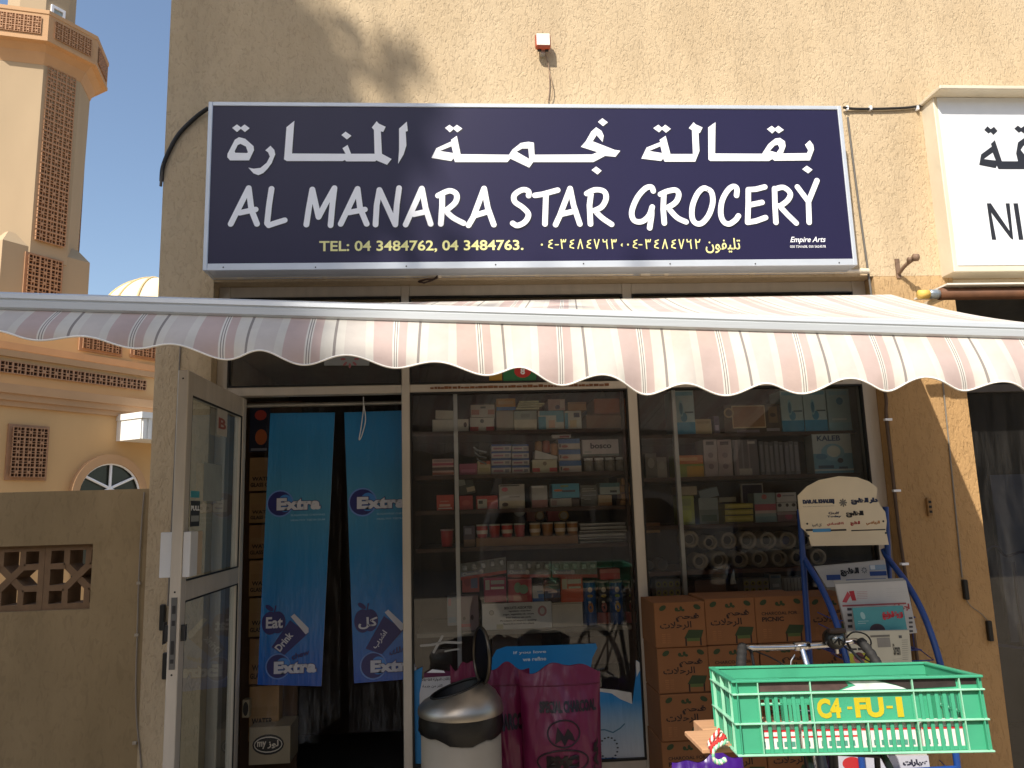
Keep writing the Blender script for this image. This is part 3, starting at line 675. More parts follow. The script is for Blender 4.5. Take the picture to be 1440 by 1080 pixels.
a0, _ = mhit(0, 520); a1, _ = mhit(204, 540); g = MB(); hgt = (zc-.10)-(zl+.14)
lattice(g, Om+um*(a0-2)+Z_*(zl+.22)+nm_*.05, um, Z_, nm_, a1-a0+2, hgt*.72, max(6, int((a1-a0+2)/(hgt*.72))), 1, .045); part('screen_band', g, mq)
panel_on(mq, Om, um, nm_, (15, 600), (60, 672), 3, 5)
# arched window
ax, az = mhit(151, 697); aw = (mhit(194, 690)[0]-mhit(107, 690)[0])/2; ah = mhit(151, 652)[1]-az
def arc_pts(rw, rh, n=20): return [(ax+rw*math.cos(math.pi*k/n), az+rh*math.sin(math.pi*k/n)) for k in range(n+1)]
def mp(a, z, d): return Om+um*a+Z_*z+nm_*d
g = MB(); o_, i_ = arc_pts(aw*1.22, ah*1.28), arc_pts(aw, ah)
V = [mp(a, z, .12) for a, z in o_]+[mp(a, z, .12) for a, z in i_]+[mp(a, z, .0) for a, z in o_]+[mp(a, z, .0) for a, z in i_]; n = len(o_)
g.add(V, [(k, k+1, n+k+1, n+k) for k in range(n-1)]+[(k, k+1, 2*n+k+1, 2*n+k) for k in range(n-1)]+[(n+k, n+k+1, 3*n+k+1, 3*n+k) for k in range(n-1)], MTRIM)
aw_ = part('arched_window', g, mq)
g = MB(); g.add([mp(a, z, .02) for a, z in i_], [tuple(range(n))], M('#2e342c', .15)); g.add([mp(ax-aw, az-1.6, .02), mp(ax+aw, az-1.6, .02), mp(ax+aw, az, .02), mp(ax-aw, az, .02)], [(0, 1, 2, 3)], M('#2e342c', .15)); part('pane', g, aw_)
g = MB(); hub = (ax, az+ah*.22)
for k in (0, 4, 10, 16, 20):
    e = i_[k] if k not in (0, 20) else (i_[k][0], az)
    if k in (0, 20): e = (ax+(aw if k == 0 else -aw)*.8, az-.12)
    g.tube([mp(*hub, .06), mp(*e, .06)], .028, LW, 6)
g.tube([mp(a, z, .06) for a, z in i_], .03, LW, 6, cap=False); part('mullion', g, aw_)
# rear wing with upper screens
g = MB(); Ow = Om+um*1.0-nm_*2.6; zw = 0
def whit(px, py):
    d = (px-720)*CR-(py-540)*CU+FPX*CF; t = (Ow-Vector(CPOS)).dot(nm_)/d.dot(nm_); v = Vector(CPOS)+t*d; return (v-Ow).dot(um), v.z
zw1 = whit(200, 470)[1]; slab(g, Ow-um*6, um, nm_, 20, 3, zc-1, zw1+.12, MOSQW); part('wing_wall', g, mq)
g = MB(); zt_ = whit(170, 508)[1]
for dz, dd in ((0, .14), (.16, .08), (.30, .03)): slab(g, Ow-um*6+nm_*dd, um, nm_, 20, dd-.002, zt_-dz-.15, zt_-dz, MTRIM)
part('wing_cornice', g, mq)
panel_on(mq, Ow, um, nm_, (114, 475), (168, 499), 4, 2); panel_on(mq, Ow, um, nm_, (186, 484), (222, 506), 3, 2)
# dome
D = at(222, 470, Y=24); R = (at(222, 470, Y=24)-at(160, 470, Y=24)).length*1.35
dm = thing('dome', 'pale ribbed mosque dome rising behind the shop corner', 'dome', (D.x, 24, 0))
dtop = at(222, 394, Y=24-0).z; g = MB(); DM = M('#f0dcb0', .8, var=.06, scale=2)
prof = [(R*math.cos(t), dtop-R+R*math.sin(t)) for t in [math.pi/2*k/14 for k in range(15)]]
V = []; K = 32
g.lathe((D.x, 24, 0), [(R, -.0+0)]+prof[:-1]+[(.01, dtop)], DM, K); part('shell', g, dm)
g = MB()
for k in range(16):
    a = 2*math.pi*k/16; g.tube([(D.x+r*1.005*math.cos(a), 24+r*1.005*math.sin(a), z) for r, z in prof], .05, M('#c9b184', .8), 4, cap=False)
part('rib', g, dm)
# white louvred canopy on the mosque wall
ca = thing('canopy', 'white ribbed metal canopy box fixed to the mosque wall', 'canopy', tuple(mp(mhit(190, 600)[0], mhit(190, 620)[1], 0)))
c0, ctz = mhit(165, 585); cz = mhit(165, 622)[1]
g = MB(); WM = M('#e6e6e2', .5, var=.05, dirt=.15)
def cbox(a, d0, z0, a2, d1, z1, mat): g.prism([mp(a, z0, d0), mp(a2, z0, d0), mp(a2, z0, d1), mp(a, z0, d1)], Z_*(z1-z0), mat)
cbox(c0, .0, cz+.02, c0+2.6, .75, ctz-.1, WM); part('side_panel', g, ca)
g = MB(); cbox(c0-.02, .0, ctz-.1, c0+2.65, .80, ctz+.02, WM); part('top_rail', g, ca)
g = MB()
for k in range(22): cbox(c0+.03+k*.115, .752, cz+.02, c0+.10+k*.115, .775, ctz-.11, WM)
part('rib', g, ca)

# ------------------------------------------------------------------ striped awning
def awning_mat():
    m = bpy.data.materials.new('striped_canvas'); m.use_nodes = True
    nt = m.node_tree; N = nt.nodes; L = nt.links; b = N['Principled BSDF']; b.inputs['Roughness'].default_value = .85; b.inputs['Specular IOR Level'].default_value = .2
    uv = N.new('ShaderNodeUVMap'); uv.uv_map = 'UVMap'; sp = N.new('ShaderNodeSeparateXYZ'); L.new(uv.outputs[0], sp.inputs[0])
    fr_ = N.new('ShaderNodeMath'); fr_.operation = 'FRACT'; L.new(sp.outputs[0], fr_.inputs[0])
    cr = N.new('ShaderNodeValToRGB'); cr.color_ramp.interpolation = 'CONSTANT'; L.new(fr_.outputs[0], cr.inputs[0])
    cream, gry, pink, wh, dk = '#d8d3c8', '#cfc7be', '#c7b3ac', '#e2ded5', '#948d88'
    st = [(0, dk), (.018, cream), (.11, gry), (.345, cream), (.44, pink), (.675, wh), (.692, dk), (.704, wh), (.722, dk), (.732, wh), (.75, pink), (.85, cream), (.985, dk)]
    el = cr.color_ramp.elements
    while len(el) > 1: el.remove(el[0])
    el[0].position = 0; el[0].color = (*lin(st[0][1]), 1)
    for p, c in st[1:]: e = el.new(p); e.color = (*lin(c), 1)
    ge = N.new('ShaderNodeNewGeometry'); n = N.new('ShaderNodeTexNoise'); n.inputs['Scale'].default_value = 7; n.inputs['Detail'].default_value = 8; n.inputs['Roughness'].default_value = .65
    L.new(ge.outputs['Position'], n.inputs['Vector'])
    r = N.new('ShaderNodeMapRange'); r.inputs['From Min'].default_value = .35; r.inputs['From Max'].default_value = .7; r.inputs['To Min'].default_value = 1; r.inputs['To Max'].default_value = .86; L.new(n.outputs[0], r.inputs[0])
    sc = N.new('ShaderNodeVectorMath'); sc.operation = 'SCALE'; L.new(cr.outputs[0], sc.inputs[0]); L.new(r.outputs[0], sc.inputs['Scale'])
    # yellowish water stains
    n2 = N.new('ShaderNodeTexNoise'); n2.inputs['Scale'].default_value = 2.6; n2.inputs['Detail'].default_value = 6; L.new(ge.outputs['Position'], n2.inputs['Vector'])
    r2 = N.new('ShaderNodeMapRange'); r2.inputs['From Min'].default_value = .52; r2.inputs['From Max'].default_value = .62; r2.inputs['To Max'].default_value = .35; L.new(n2.outputs[0], r2.inputs[0])
    mx = N.new('ShaderNodeMix'); mx.data_type = 'RGBA'; mx.blend_type = 'MULTIPLY'; mx.inputs['B'].default_value = (.96, .90, .78, 1); L.new(r2.outputs[0], mx.inputs['Factor']); L.new(sc.outputs[0], mx.inputs['A'])
    L.new(mx.outputs['Result'], b.inputs['Base Color'])
    tl = N.new('ShaderNodeBsdfTranslucent'); L.new(mx.outputs['Result'], tl.inputs[0]); ms = N.new('ShaderNodeMixShader'); ms.inputs[0].default_value = .16
    L.new(b.outputs[0], ms.inputs[1]); L.new(tl.outputs[0], ms.inputs[2]); L.new(ms.outputs[0], N['Material Output'].inputs[0])
    wv = N.new('ShaderNodeTexNoise'); wv.inputs['Scale'].default_value = 14; wv.inputs['Detail'].default_value = 3; L.new(ge.outputs['Position'], wv.inputs['Vector'])
    bp = N.new('ShaderNodeBump'); bp.inputs['Strength'].default_value = .35; bp.inputs['Distance'].default_value = .01; L.new(wv.outputs[0], bp.inputs['Height']); L.new(bp.outputs[0], b.inputs['Normal'])
    return m
AW = awning_mat()
aw = thing('awning', 'wide retractable awning with pink and cream striped scalloped valance over the shopfront', 'awning', (.5, -.8, 2.1))
AX0, AX1 = -1.62, 2.16; YB = -1.6
def barz(x): return 2.196+(2.06-2.196)*(x+1.351)/(1.817+1.351)
BX0, BX1 = -1.30, 2.31
per, ph0 = .2465, .133
uvx = lambda x: (x-ph0)/per
g = MB(); NU, NV = 96, 14
V = []; UV = []
for i in range(NU+1):
    for j in range(NV+1):
        u, t = i/NU, j/NV
        xb, xf = BX0+(BX1-BX0)*u, AX0+(AX1-AX0)*u
        x = xb+(xf-xb)*t; y = -.07+(YB+.02+.07)*t; zf = barz(xf)+.018
        zb = 2.595+.018*(u-.1); z = zb+(zf-zb)*t - .030*math.sin(math.pi*t)*(1-.25*math.cos(u*9)) + .004*math.sin(u*40)*math.sin(math.pi*t)
        V.append((x, y, z)); UV.append((uvx(xf), t*4))
g.add(V, [(i*(NV+1)+j, (i+1)*(NV+1)+j, (i+1)*(NV+1)+j+1, i*(NV+1)+j+1) for i in range(NU) for j in range(NV)], AW, True, UV)
part('canopy_fabric', g, aw)
# valance: blown towards the street, strongest on the left
def interp(x, tab):
    for (a, va), (b2, vb) in zip(tab, tab[1:]):
        if x <= b2: return va+(vb-va)*max(0, (x-a))/(b2-a)
    return tab[-1][1]
dT = [(-1.7, .075), (-1.339, .085), (-.596, .105), (-.351, .078), (.133, .055), (.626, .045), (1.1, .055), (1.62, .065), (2.2, .07)]
hT = [(-1.7, .085), (-1.339, .088), (-.596, .118), (-.351, .122), (-.1, .142), (.133, .158), (.626, .176), (1.1, .172), (1.62, .158), (2.2, .15)]
g = MB(); V = []; UV = []; NX, NV = 460, 12
for i in range(NX+1):
    x = AX0+.01+(AX1-AX0-.02)*i/NX; f = uvx(x)
    L_ = 1+(.10+.02*math.sin(f*1.7))*math.cos(2*math.pi*(f-.70+.03*math.sin(f*2.3)))+.012*math.sin(f*1.1); d, h = interp(x, dT), interp(x, hT)
    rip = math.cos(2*math.pi*(f-.25))
    for j in range(NV+1):
        t = j/NV; tt = t*L_
        out = d*math.sin(min(1.25, tt)*math.pi/2*.92)+.012*rip*t*t+.006*math.sin(x*31)*t
        V.append((x+.006*math.sin(x*17)*t, YB-.020-out, barz(x)-.030-(h+.010)*tt+ .01*math.sin(x*5+1)*t*t)); UV.append((f, t))
g.add(V, [(i*(NV+1)+j, i*(NV+1)+j+1, (i+1)*(NV+1)+j+1, (i+1)*(NV+1)+j) for i in range(NX) for j in range(NV)], AW, True, UV)
va = part('valance', g, aw)
g = MB(); g.tube([Vector(V[i*(NV+1)+NV])+Vector((0, 0, -.001)) for i in range(NX+1)], .0028, M('#f4f0e8', .8), 6); part('hem', g, va)
# front bar
AB = M('#c3c8ca', .42, .25, var=.06, scale=30, stretch=(.1, 1, 8), dirt=.12); g = MB()
def barprof(x, z): return [(x, YB+.03, z+.022), (x, YB-.012, z+.026), (x, YB-.026, z+.018), (x, YB-.030, z+.004), (x, YB-.026, z+.000), (x, YB-.030, z-.004), (x, YB-.030, z-.024), (x, YB-.022, z-.030), (x, YB+.03, z-.030)]
for xa, xb in ((AX0, AX1),):
    K = 24
    V = []
    for i in range(K+1): x = xa+(xb-xa)*i/K; V += barprof(x, barz(x))
    n = 9; Fc = [(i*n+k, i*n+(k+1) % n, (i+1)*n+(k+1) % n, (i+1)*n+k) for i in range(K) for k in range(n)]+[tuple(range(n)), tuple(range(K*n, K*n+n))[::-1]]
    g.add(V, Fc, AB)
part('front_bar', g, aw)
g = MB()
for x in (AX0-.012, AX1+.0005): g.box(x, YB-.034, barz(x)-.034, x+.012, YB+.034, barz(x)+.03, M('#8d959b', .5))
part('end_cap', g, aw)
g = MB(); g.lathe((0, -.07, 2.562), [(.0, BX0-.03), (.033, BX0-.03), (.033, BX1+.03), (0, BX1+.03)], ALU2, 16, 'x'); part('roller_tube', g, aw)
for xs, xe in ((-.95, -1.25), (1.95, 1.80)):
    g = MB(); xm = (xs+xe)/2+(.45 if xs < 0 else -.45); zf = barz(xe)-.005
    A = Vector((xs, -.07, 2.46)); B = Vector((xm, -.85, 2.24)); Cc = Vector((xe, YB+.035, zf-.012))
    g.tube([A, B], .020, ALUW, 8); g.tube([B, Cc], .017, ALUW, 8); g.lathe(B, [(0, -.03), (.03, -.03), (.03, .03), (0, .03)], ALU2, 12); g.box(A.x-.03, -.09, 2.42, A.x+.03, -.004, 2.56, ALU2, .003); part('folding_arm', g, aw)

# ------------------------------------------------------------------ open door leaf
DX = -1.085; yN = -.775; yF = .075
dr = thing('glass_door', 'aluminium framed glass door standing open at a right angle to the shopfront', 'door', (DX-.02, 0, .06))
x0, x1 = DX-.042, DX; g = MB()
g.box(x0, yN, .06, x1, yN+.06, 2.135, ALU, .003); g.box(x0, yF-.06, .06, x1, yF, 2.135, ALU, .003)
g.box(x0+.001, yN+.06, 2.04, x1-.001, yF-.06, 2.134, ALU, .002); g.box(x0+.001, yN+.06, 1.225, x1-.001, yF-.06, 1.30, ALU, .002); g.box(x0+.001, yN+.06, .061, x1-.001, yF-.06, .20, ALU, .002)
df_ = part('door_frame', g, dr)
g = MB(); xm = (x0+x1)/2
for z0, z1 in ((1.30, 2.04), (.20, 1.225)): g.add([(xm, yN+.06, z0), (xm, yF-.06, z0), (xm, yF-.06, z1), (xm, yN+.06, z1)], [(0, 1, 2, 3)], GLASSD)
part('pane', g, dr)
g = MB()
for z0, z1 in ((1.30, 2.04), (.20, 1.225)):
    for q in ((yN+.06, z0, yN+.067, z1), (yF-.067, z0, yF-.06, z1), (yN+.067, z0, yF-.067, z0+.007), (yN+.067, z1-.007, yF-.067, z1)): g.box(x1-.008, q[0], q[1], x1-.002, q[2], q[3], BLACK)
part('gasket', g, dr)
g = MB(); LK = M('#3b3c3f', .4, .6); g.box(x0+.010, yN-.003, .98, x1-.010, yN-.0005, 1.245, M('#6d6f71', .35, .7)); 
for zz, hh in ((1.20, .03), (1.15, .02), (1.06, .05), (1.01, .015)): g.box(x0+.015, yN-.005, zz-hh/2, x1-.015, yN-.0032, zz+hh/2, LK)
for zz in (.96, 1.265, 2.10): g.disc((xm, yN-.001, zz), .004, BLACK, n=8)
g.box(x1+.001, yN+.018, 1.08, x1+.018, yN+.034, 1.14, LK); g.box(x0-.02, yN+.018, 1.08, x0-.001, yN+.034, 1.14, LK); g.box(x0-.024, yN+.014, 1.07, x0-.0205, yN+.05, 1.15, LK)
part('lock', g, dr)
g = MB(); zz0, zz1 = at(258, 812, Y=yN).z, at(258, 748, Y=yN).z
g.box(x0-.045, yN+.01, zz0, x0-.001, yN+.03, zz1, ALUW, .002); g.box(x1+.001, yN+.005, zz0, x1+.03, yN+.09, zz1, ALUW, .002); g.box(x1+.0005, yN+.0905, zz0, x1+.028, yN+.15, zz1, M('#b09f88', .6), .002); part('push_plate', g, dr)
frd = (Vector((x1-.006, 0, 0)), Y_, Z_, X_)
def DP_(px, py): v = at(px, py, X=x1-.006); return v.y, v.z
g = MB(); (a, z), (c, zb) = DP_(306, 572), DP_(319, 615); g.frect(frd, a, zb, c, z, M('#a9a49a', .7)); g.ftext(frd, 'B', a+.02, zb+.03, c-.02, zb+.08, M('#8a4a42', .7), .001, .03)
(a, z), (c, zb) = DP_(287, 650), DP_(311, 705); g.frect(frd, a, zb, c, z, M('#8f9692', .5)); (a, z), (c, zb) = DP_(268, 690), DP_(280, 700); g.frect(frd, a, zb, c, z, M('#3f8f9c', .6))
(a, z), (c, zb) = DP_(268, 704), DP_(280, 740); g.frect(frd, a, zb, c, z, M('#34363a', .6)); g.ftext(frd, 'PULL', a+.005, z-.04, c-.005, z-.02, LW, .0012, .04); g.frect(frd, a+.01, zb+.02, c-.01, z-.06, M('#8d9190', .6), .0012)
part('sticker', g, df_)

# ------------------------------------------------------------------ hanging gum banners in the doorway
def grad_mat(key, stops, z0, z1, rough=.22):
    m = bpy.data.materials.new(key); m.use_nodes = True; nt = m.node_tree; N = nt.nodes; L = nt.links; b = N['Principled BSDF']; b.inputs['Roughness'].default_value = rough
    ge = N.new('ShaderNodeNewGeometry'); sp = N.new('ShaderNodeSeparateXYZ'); L.new(ge.outputs['Position'], sp.inputs[0])
    r = N.new('ShaderNodeMapRange'); r.inputs['From Min'].default_value = z0; r.inputs['From Max'].default_value = z1; L.new(sp.outputs['Z'], r.inputs[0])
    cr = N.new('ShaderNodeValToRGB'); L.new(r.outputs[0], cr.inputs[0]); el = cr.color_ramp.elements
    while len(el) > 1: el.remove(el[0])
    el[0].position = stops[0][0]; el[0].color = (*lin(stops[0][1]), 1)
    for p, c in stops[1:]: e = el.new(p); e.color = (*lin(c), 1)
    L.new(cr.outputs[0], b.inputs['Base Color'])
    mp = N.new('ShaderNodeMapping'); mp.inputs['Scale'].default_value = (5, 5, 1); L.new(ge.outputs['Position'], mp.inputs[0])
    n = N.new('ShaderNodeTexNoise'); n.inputs['Scale'].default_value = 2.5; n.inputs['Detail'].default_value = 3; L.new(mp.outputs[0], n.inputs[0])
    bp = N.new('ShaderNodeBump'); bp.inputs['Strength'].default_value = .6; bp.inputs['Distance'].default_value = .02; L.new(n.outputs[0], bp.inputs['Height']); L.new(bp.outputs[0], b.inputs['Normal'])
    return m
BAN = grad_mat('banner_print', [(0, '#1552ae'), (.18, '#1a70bd'), (.45, '#2781bd'), (.66, '#4a8cae'), (.8, '#3482b5'), (1, '#2280bc')], .68, 2.09)
NAVY = M('#20246b', .3, var=.05); GRW = M('#c9cbd6', .35, var=.05); CYAN = M('#5bbde4', .3, var=.05)
def PY(px, py, Y): v = at(px, py, Y=Y); return (v.x, v.z)
def extra_logo(g, fr, Y, x0, y0, x1, y1, cxp, cyp, r):
    c = PY(cxp, cyp, Y); e = PY(cxp+r, cyp, Y); rr = e[0]-c[0]
    g.fell(fr, c[0], c[1], rr*1.12, rr*1.12, M('#5f86c9', .3), .0006, 28); g.fell(fr, c[0], c[1], rr, rr, NAVY, .0010, 28)
    g.fell(fr, c[0]+rr*.42, c[1], rr*.62, rr*.72, M('#3d83cf', .3), .0014, 24)
    a, b = PY(x0, y1, Y), PY(x1, y0, Y); w = b[0]-a[0]; h = b[1]-a[1]
    g.ftext(fr, 'Extra', a[0]-.004, a[1]-.004, b[0]+.004, b[1]+.003, NAVY, .0018, .09); g.ftext(fr, 'Extra', a[0], a[1], b[0], b[1], GRW, .0022, .055)
def banner(Y, quad, label, l1, l2, apple, can, word1, word2, chew, rot):
    t = thing('hanging_banner', label, 'banner', (quad[0][0], Y, quad[0][1]))
    pts = [at(*q, Y=Y) for q in quad]   # TL TR BR BL
    g = MB(); n = 14; K = 6; V = []
    for j in range(n+1):
        for i in range(K+1):
            a = pts[0].lerp(pts[3], j/n); b = pts[1].lerp(pts[2], j/n); p = a.lerp(b, i/K); V.append(p)
    g.add(V, [(j*(K+1)+i, (j+1)*(K+1)+i, (j+1)*(K+1)+i+1, j*(K+1)+i+1) for j in range(n) for i in range(K)], BAN, True)
    V2 = [v+Vector((0, .003, 0)) for v in V]; g.add(V2, [(j*(K+1)+i, j*(K+1)+i+1, (j+1)*(K+1)+i+1, (j+1)*(K+1)+i) for j in range(n) for i in range(K)], M('#e5e5e5', .5))
    part('sheet', g, t)
    fr = (Vector((0, Y, 0)), X_, Z_, -Y_); 
    for l_ in (l1, l2): g = MB(); extra_logo(g, fr, Y, *l_); part('logo', g, t)
    g = MB()
    (ax, ay, ar_) = apple; c = PY(ax, ay, Y); rr = PY(ax+ar_, ay, Y)[0]-c[0]
    g.fell(fr, c[0]-rr*.3, c[1], rr*.75, rr, NAVY, .0016); g.fell(fr, c[0]+rr*.35, c[1]+.002, rr*.7, rr*.95, NAVY, .0019)
    q = PY(ax-6, ay-21, Y); g.fell(fr, q[0], q[1], rr*.42, rr*.2, NAVY, .0019, 14, -.6); g.fstroke(fr, [PY(ax+1, ay-14, Y), PY(ax+3, ay-24, Y)], .0035, NAVY, .0019)
    g.fpoly(fr, [PY(*p, Y) for p in can], NAVY, .0023)
    k0, k1, k2 = can[1], can[2], can[3]
    cap = [(k0[0]+1, k0[1]-5), (k0[0]+6, k0[1]-9), (k1[0]+1, k1[1]-8), (k1[0]+1, k1[1]-2), (k1[0]-3, k1[1]+1)]
    g.fpoly(fr, [PY(*p, Y) for p in cap], GRW, .0026)
    a, b = PY(*word1[1], Y), PY(*word1[2], Y); g.ftext(fr, word1[0], a[0], a[1], b[0], b[1], GRW, .0030, .03)
    a = PY(*word2[1], Y); g.ftext(fr, word2[0], a[0], a[1], a[0]+word2[2], a[1]+word2[3], GRW, .0031, .03, rot)
    a = PY(*chew[1], Y); g.ftext(fr, chew[0], a[0], a[1], a[0]+chew[2], a[1]+chew[3], NAVY, .0031, .03, R_(15), .2)
    a, b = PY(l1[2]-42, l1[3]+8, Y), PY(l1[2]+6, l1[3]+4, Y); LB = M('#86b5d2', .4)
    g.ftext(fr, 'SUGARFREE CHEWING', a[0], a[1], b[0], b[1], LB, .0012, .02); a, b = PY(l1[2]-42, l1[3]+15, Y), PY(l1[2]+6, l1[3]+11, Y); g.ftext(fr, 'HEALTHY TEETH GUM', a[0], a[1], b[0], b[1], LB, .0012, .02)
    part('printing', g, t)
    # clear wallet around the sheet
    return t
t1 = banner(.30, [(380, 581), (471, 580), (452, 965), (362, 963)], 'left blue chewing gum banner with English words hanging in the doorway', (389, 699, 451, 718, 394, 708, 17), (385, 928, 445, 948, 391, 937, 16), (385, 876, 16), [(382, 910), (408, 872), (433, 891), (400, 921)], ('Eat', (374, 884), (398, 867)), ('Drink', (394, 917), .105, .038), ('chew', (411, 928), .095, .028), R_(50))
t2 = banner(.30, [(484, 580), (573, 577), (574, 955), (498, 961)], 'right blue chewing gum banner with Arabic words, partly behind the door frame', (502, 697, 572, 716, 510, 706, 18), (521, 926, 585, 946, 525, 936, 17), (515, 873, 16), [(514, 912), (540, 866), (567, 886), (537, 920)], (ar('كل'), (504, 885), (531, 867)), (ar('اشرب'), (530, 914), .10, .038), (ar('علك'), (548, 922), .09, .03), R_(52))
def clear_mat(key, f):
    m = bpy.data.materials.new(key); m.use_nodes = True; nt = m.node_tree; N = nt.nodes; L = nt.links; b = N['Principled BSDF']
    b.inputs['Base Color'].default_value = (.8, .82, .85, 1); b.inputs['Roughness'].default_value = .15
    tr = N.new('ShaderNodeBsdfTransparent'); ms = N.new('ShaderNodeMixShader'); ge = N.new('ShaderNodeNewGeometry'); mp = N.new('ShaderNodeMapping'); mp.inputs['Scale'].default_value = (22, 22, 3); L.new(ge.outputs['Position'], mp.inputs[0])
    n = N.new('ShaderNodeTexNoise'); n.inputs['Scale'].default_value = 1.5; n.inputs['Detail'].default_value = 6; n.inputs['Distortion'].default_value = 1.5; L.new(mp.outputs[0], n.inputs[0])
    r = N.new('ShaderNodeMapRange'); r.inputs['From Min'].default_value = .45; r.inputs['From Max'].default_value = .75; r.inputs['To Min'].default_value = f*.25; r.inputs['To Max'].default_value = f*2.2; L.new(n.outputs[0], r.inputs[0])
    L.new(r.outputs[0], ms.inputs[0]); L.new(tr.outputs[0], ms.inputs[1]); L.new(b.outputs[0], ms.inputs[2]); L.new(ms.outputs[0], N['Material Output'].inputs[0])
    bp = N.new('ShaderNodeBump'); bp.inputs['Strength'].default_value = 1; bp.inputs['Distance'].default_value = .03; L.new(n.outputs[0], bp.inputs['Height']); L.new(bp.outputs[0], b.inputs['Normal'])
    return m
CLR = clear_mat('clear_plastic', .055)
def sheet(Y, quad, amp, K=16, n=20):
    pts = [at(*q, Y=Y) for q in quad]; V = []
    for j in range(n+1):
        for i in range(K+1):
            p = pts[0].lerp(pts[3], j/n).lerp(pts[1].lerp(pts[2], j/n), i/K); V.append(p+Vector((0, amp*math.sin(i*1.7+j*.25)+amp*.6*math.sin(i*3.1-j*.4), 0)))
    g = MB(); g.add(V, [(j*(K+1)+i, (j+1)*(K+1)+i, (j+1)*(K+1)+i+1, j*(K+1)+i+1) for j in range(n) for i in range(K)], CLR, True); return g
for q, lb in (([(376, 566), (466, 566), (448, 1045), (352, 1045)], 'clear plastic curtain strip with the left gum banner in front of it'), ([(428, 565), (482, 565), (478, 1010), (420, 1050)], 'clear plastic curtain strip between the two gum banners'), ([(482, 566), (560, 566), (572, 1028), (492, 1030)], 'clear plastic curtain strip with the right gum banner in front of it')):
    solo('plastic_strip', sheet(.335 if 'between' not in lb else .38, q, .008), lb, 'plastic strip', 'clear strips of the doorway curtain')
g = MB(); g.tube(smooth([at(511, 558, Y=.27), at(511, 575, Y=.27), at(508, 600, Y=.265), at(505, 618, Y=.26), at(509, 612, Y=.26), at(514, 590, Y=.27), at(511, 565, Y=.27)], 5), .003, LW, 6)
solo('cord_loop', g, 'white cord loop hanging at the top of the doorway', 'cord')
g = MB(); A = at(384, 575, Y=.36); g.tube([(-1.19, .36, A.z+.02), (-.31, .36, A.z+.02)], .012, ALU2, 8); solo('curtain_rail', g, 'thin metal rail across the top of the doorway carrying the strips', 'rail')

# ------------------------------------------------------------------ goods
def pale(h):
    r = [int((h.lstrip('#') if len(h) == 7 else ''.join(q*2 for q in h[1:]))[i:i+2], 16) for i in (0, 2, 4)]
    return '#%02x%02x%02x' % tuple(min(245, int(255*(v/255)**.80)) for v in r)
def pxbox(px, Y, dep, col, patches=(), texts=(), label='', cat='box', nm='goods_box', rough=.55, zs=None, bev=.0015, group=None, tilt=0.):
    x0, y0, x1, y1 = px; xm, ym = (x0+x1)/2, (y0+y1)/2
    a = at(x0, ym, Y=Y).x; b = at(x1, ym, Y=Y).x; z1 = at(xm, y0, Y=Y).z; z0 = at(xm, y1, Y=Y).z
    if zs is not None and abs(z0-zs) < .03: z0 = zs
    g = MB(); c = M(pale(col), rough, var=.10, scale=9); Yj = Y+random.uniform(0, .012)
    g.box(a, Yj, z0, b, Yj+dep, z1, c, bev); fr = (Vector((0, Yj, 0)), X_, Z_, -Y_); W, H = b-a, z1-z0
    for i, p in enumerate(patches):
        u0, v0, u1, v1, cc = p[:5]; mt = M(pale(cc), .5, var=.08, scale=25)
        if len(p) > 5: g.fell(fr, a+W*(u0+u1)/2, z0+H*(v0+v1)/2, W*(u1-u0)/2, H*(v1-v0)/2, mt, .0006+.0003*i, 18)
        else: g.frect(fr, a+W*(u0+.002), z0+H*(v0+.002), a+W*(u1-.002), z0+H*(v1-.002), mt, .0006+.0003*i)
    for s_, u0, v0, u1, v1, cc in texts: g.ftext(fr, s_, a+W*u0, z0+H*v0, a+W*u1, z0+H*v1, M(cc, .5), .0035, .03)
    o = solo(nm, g, label, cat, group)
    if tilt: o.rotation_euler = (0, tilt, 0)
    return o
SHELFM = M('#4a3022', .6, var=.25, scale=12, stretch=(1, 6, 6))
GY = .36
def shelf(py0, py1, px0, px1, label, Y=GY-.04, dep=.5, mat=SHELFM, x_0=None, x_1=None):
    A, B = at(px0, py0, Y=Y), at(px1, py1, Y=Y); z = (A.z+B.z)/2; g = MB()
    g.box(A.x if x_0 is None else x_0, Y, z-.022, B.x if x_1 is None else x_1, Y+dep, z, mat, .001); solo('shelf', g, label, 'shelf'); return z
XW0, XW1 = -.245, .90; XR0, XR1 = .93, 2.25
z1 = shelf(604, 604, 610, 890, 'topmost brown shelf behind the left window', x_0=XW0, x_1=XW1)
z2 = shelf(665, 665, 610, 890, 'second brown shelf from the top behind the left window', x_0=XW0, x_1=XW1)
z3 = shelf(714, 714, 610, 890, 'third shelf from the top behind the left window', x_0=XW0, x_1=XW1)
z4 = shelf(766, 766, 650, 890, 'fourth shelf from the top behind the left window', x_0=XW0, x_1=XW1)
z5 = shelf(884, 884, 650, 890, 'lowest white edged shelf behind the left window', mat=M('#8f887b', .5), x_0=XW0, x_1=XW1)
g = MB(); MT = M('#54504a', .6); g.box(XW0, GY+.47, .05, XW0+.02, GY+.49, 2.4, MT); g.box(XW0, GY+.461, .05, XR1, GY+.469, 2.43, M('#38291f', .8, var=.3)); g.box(.91, GY-.03, .05, .925, GY+.46, 2.4, SHELFM); solo('back_board', g, 'dark brown back board of the display shelves', 'board')
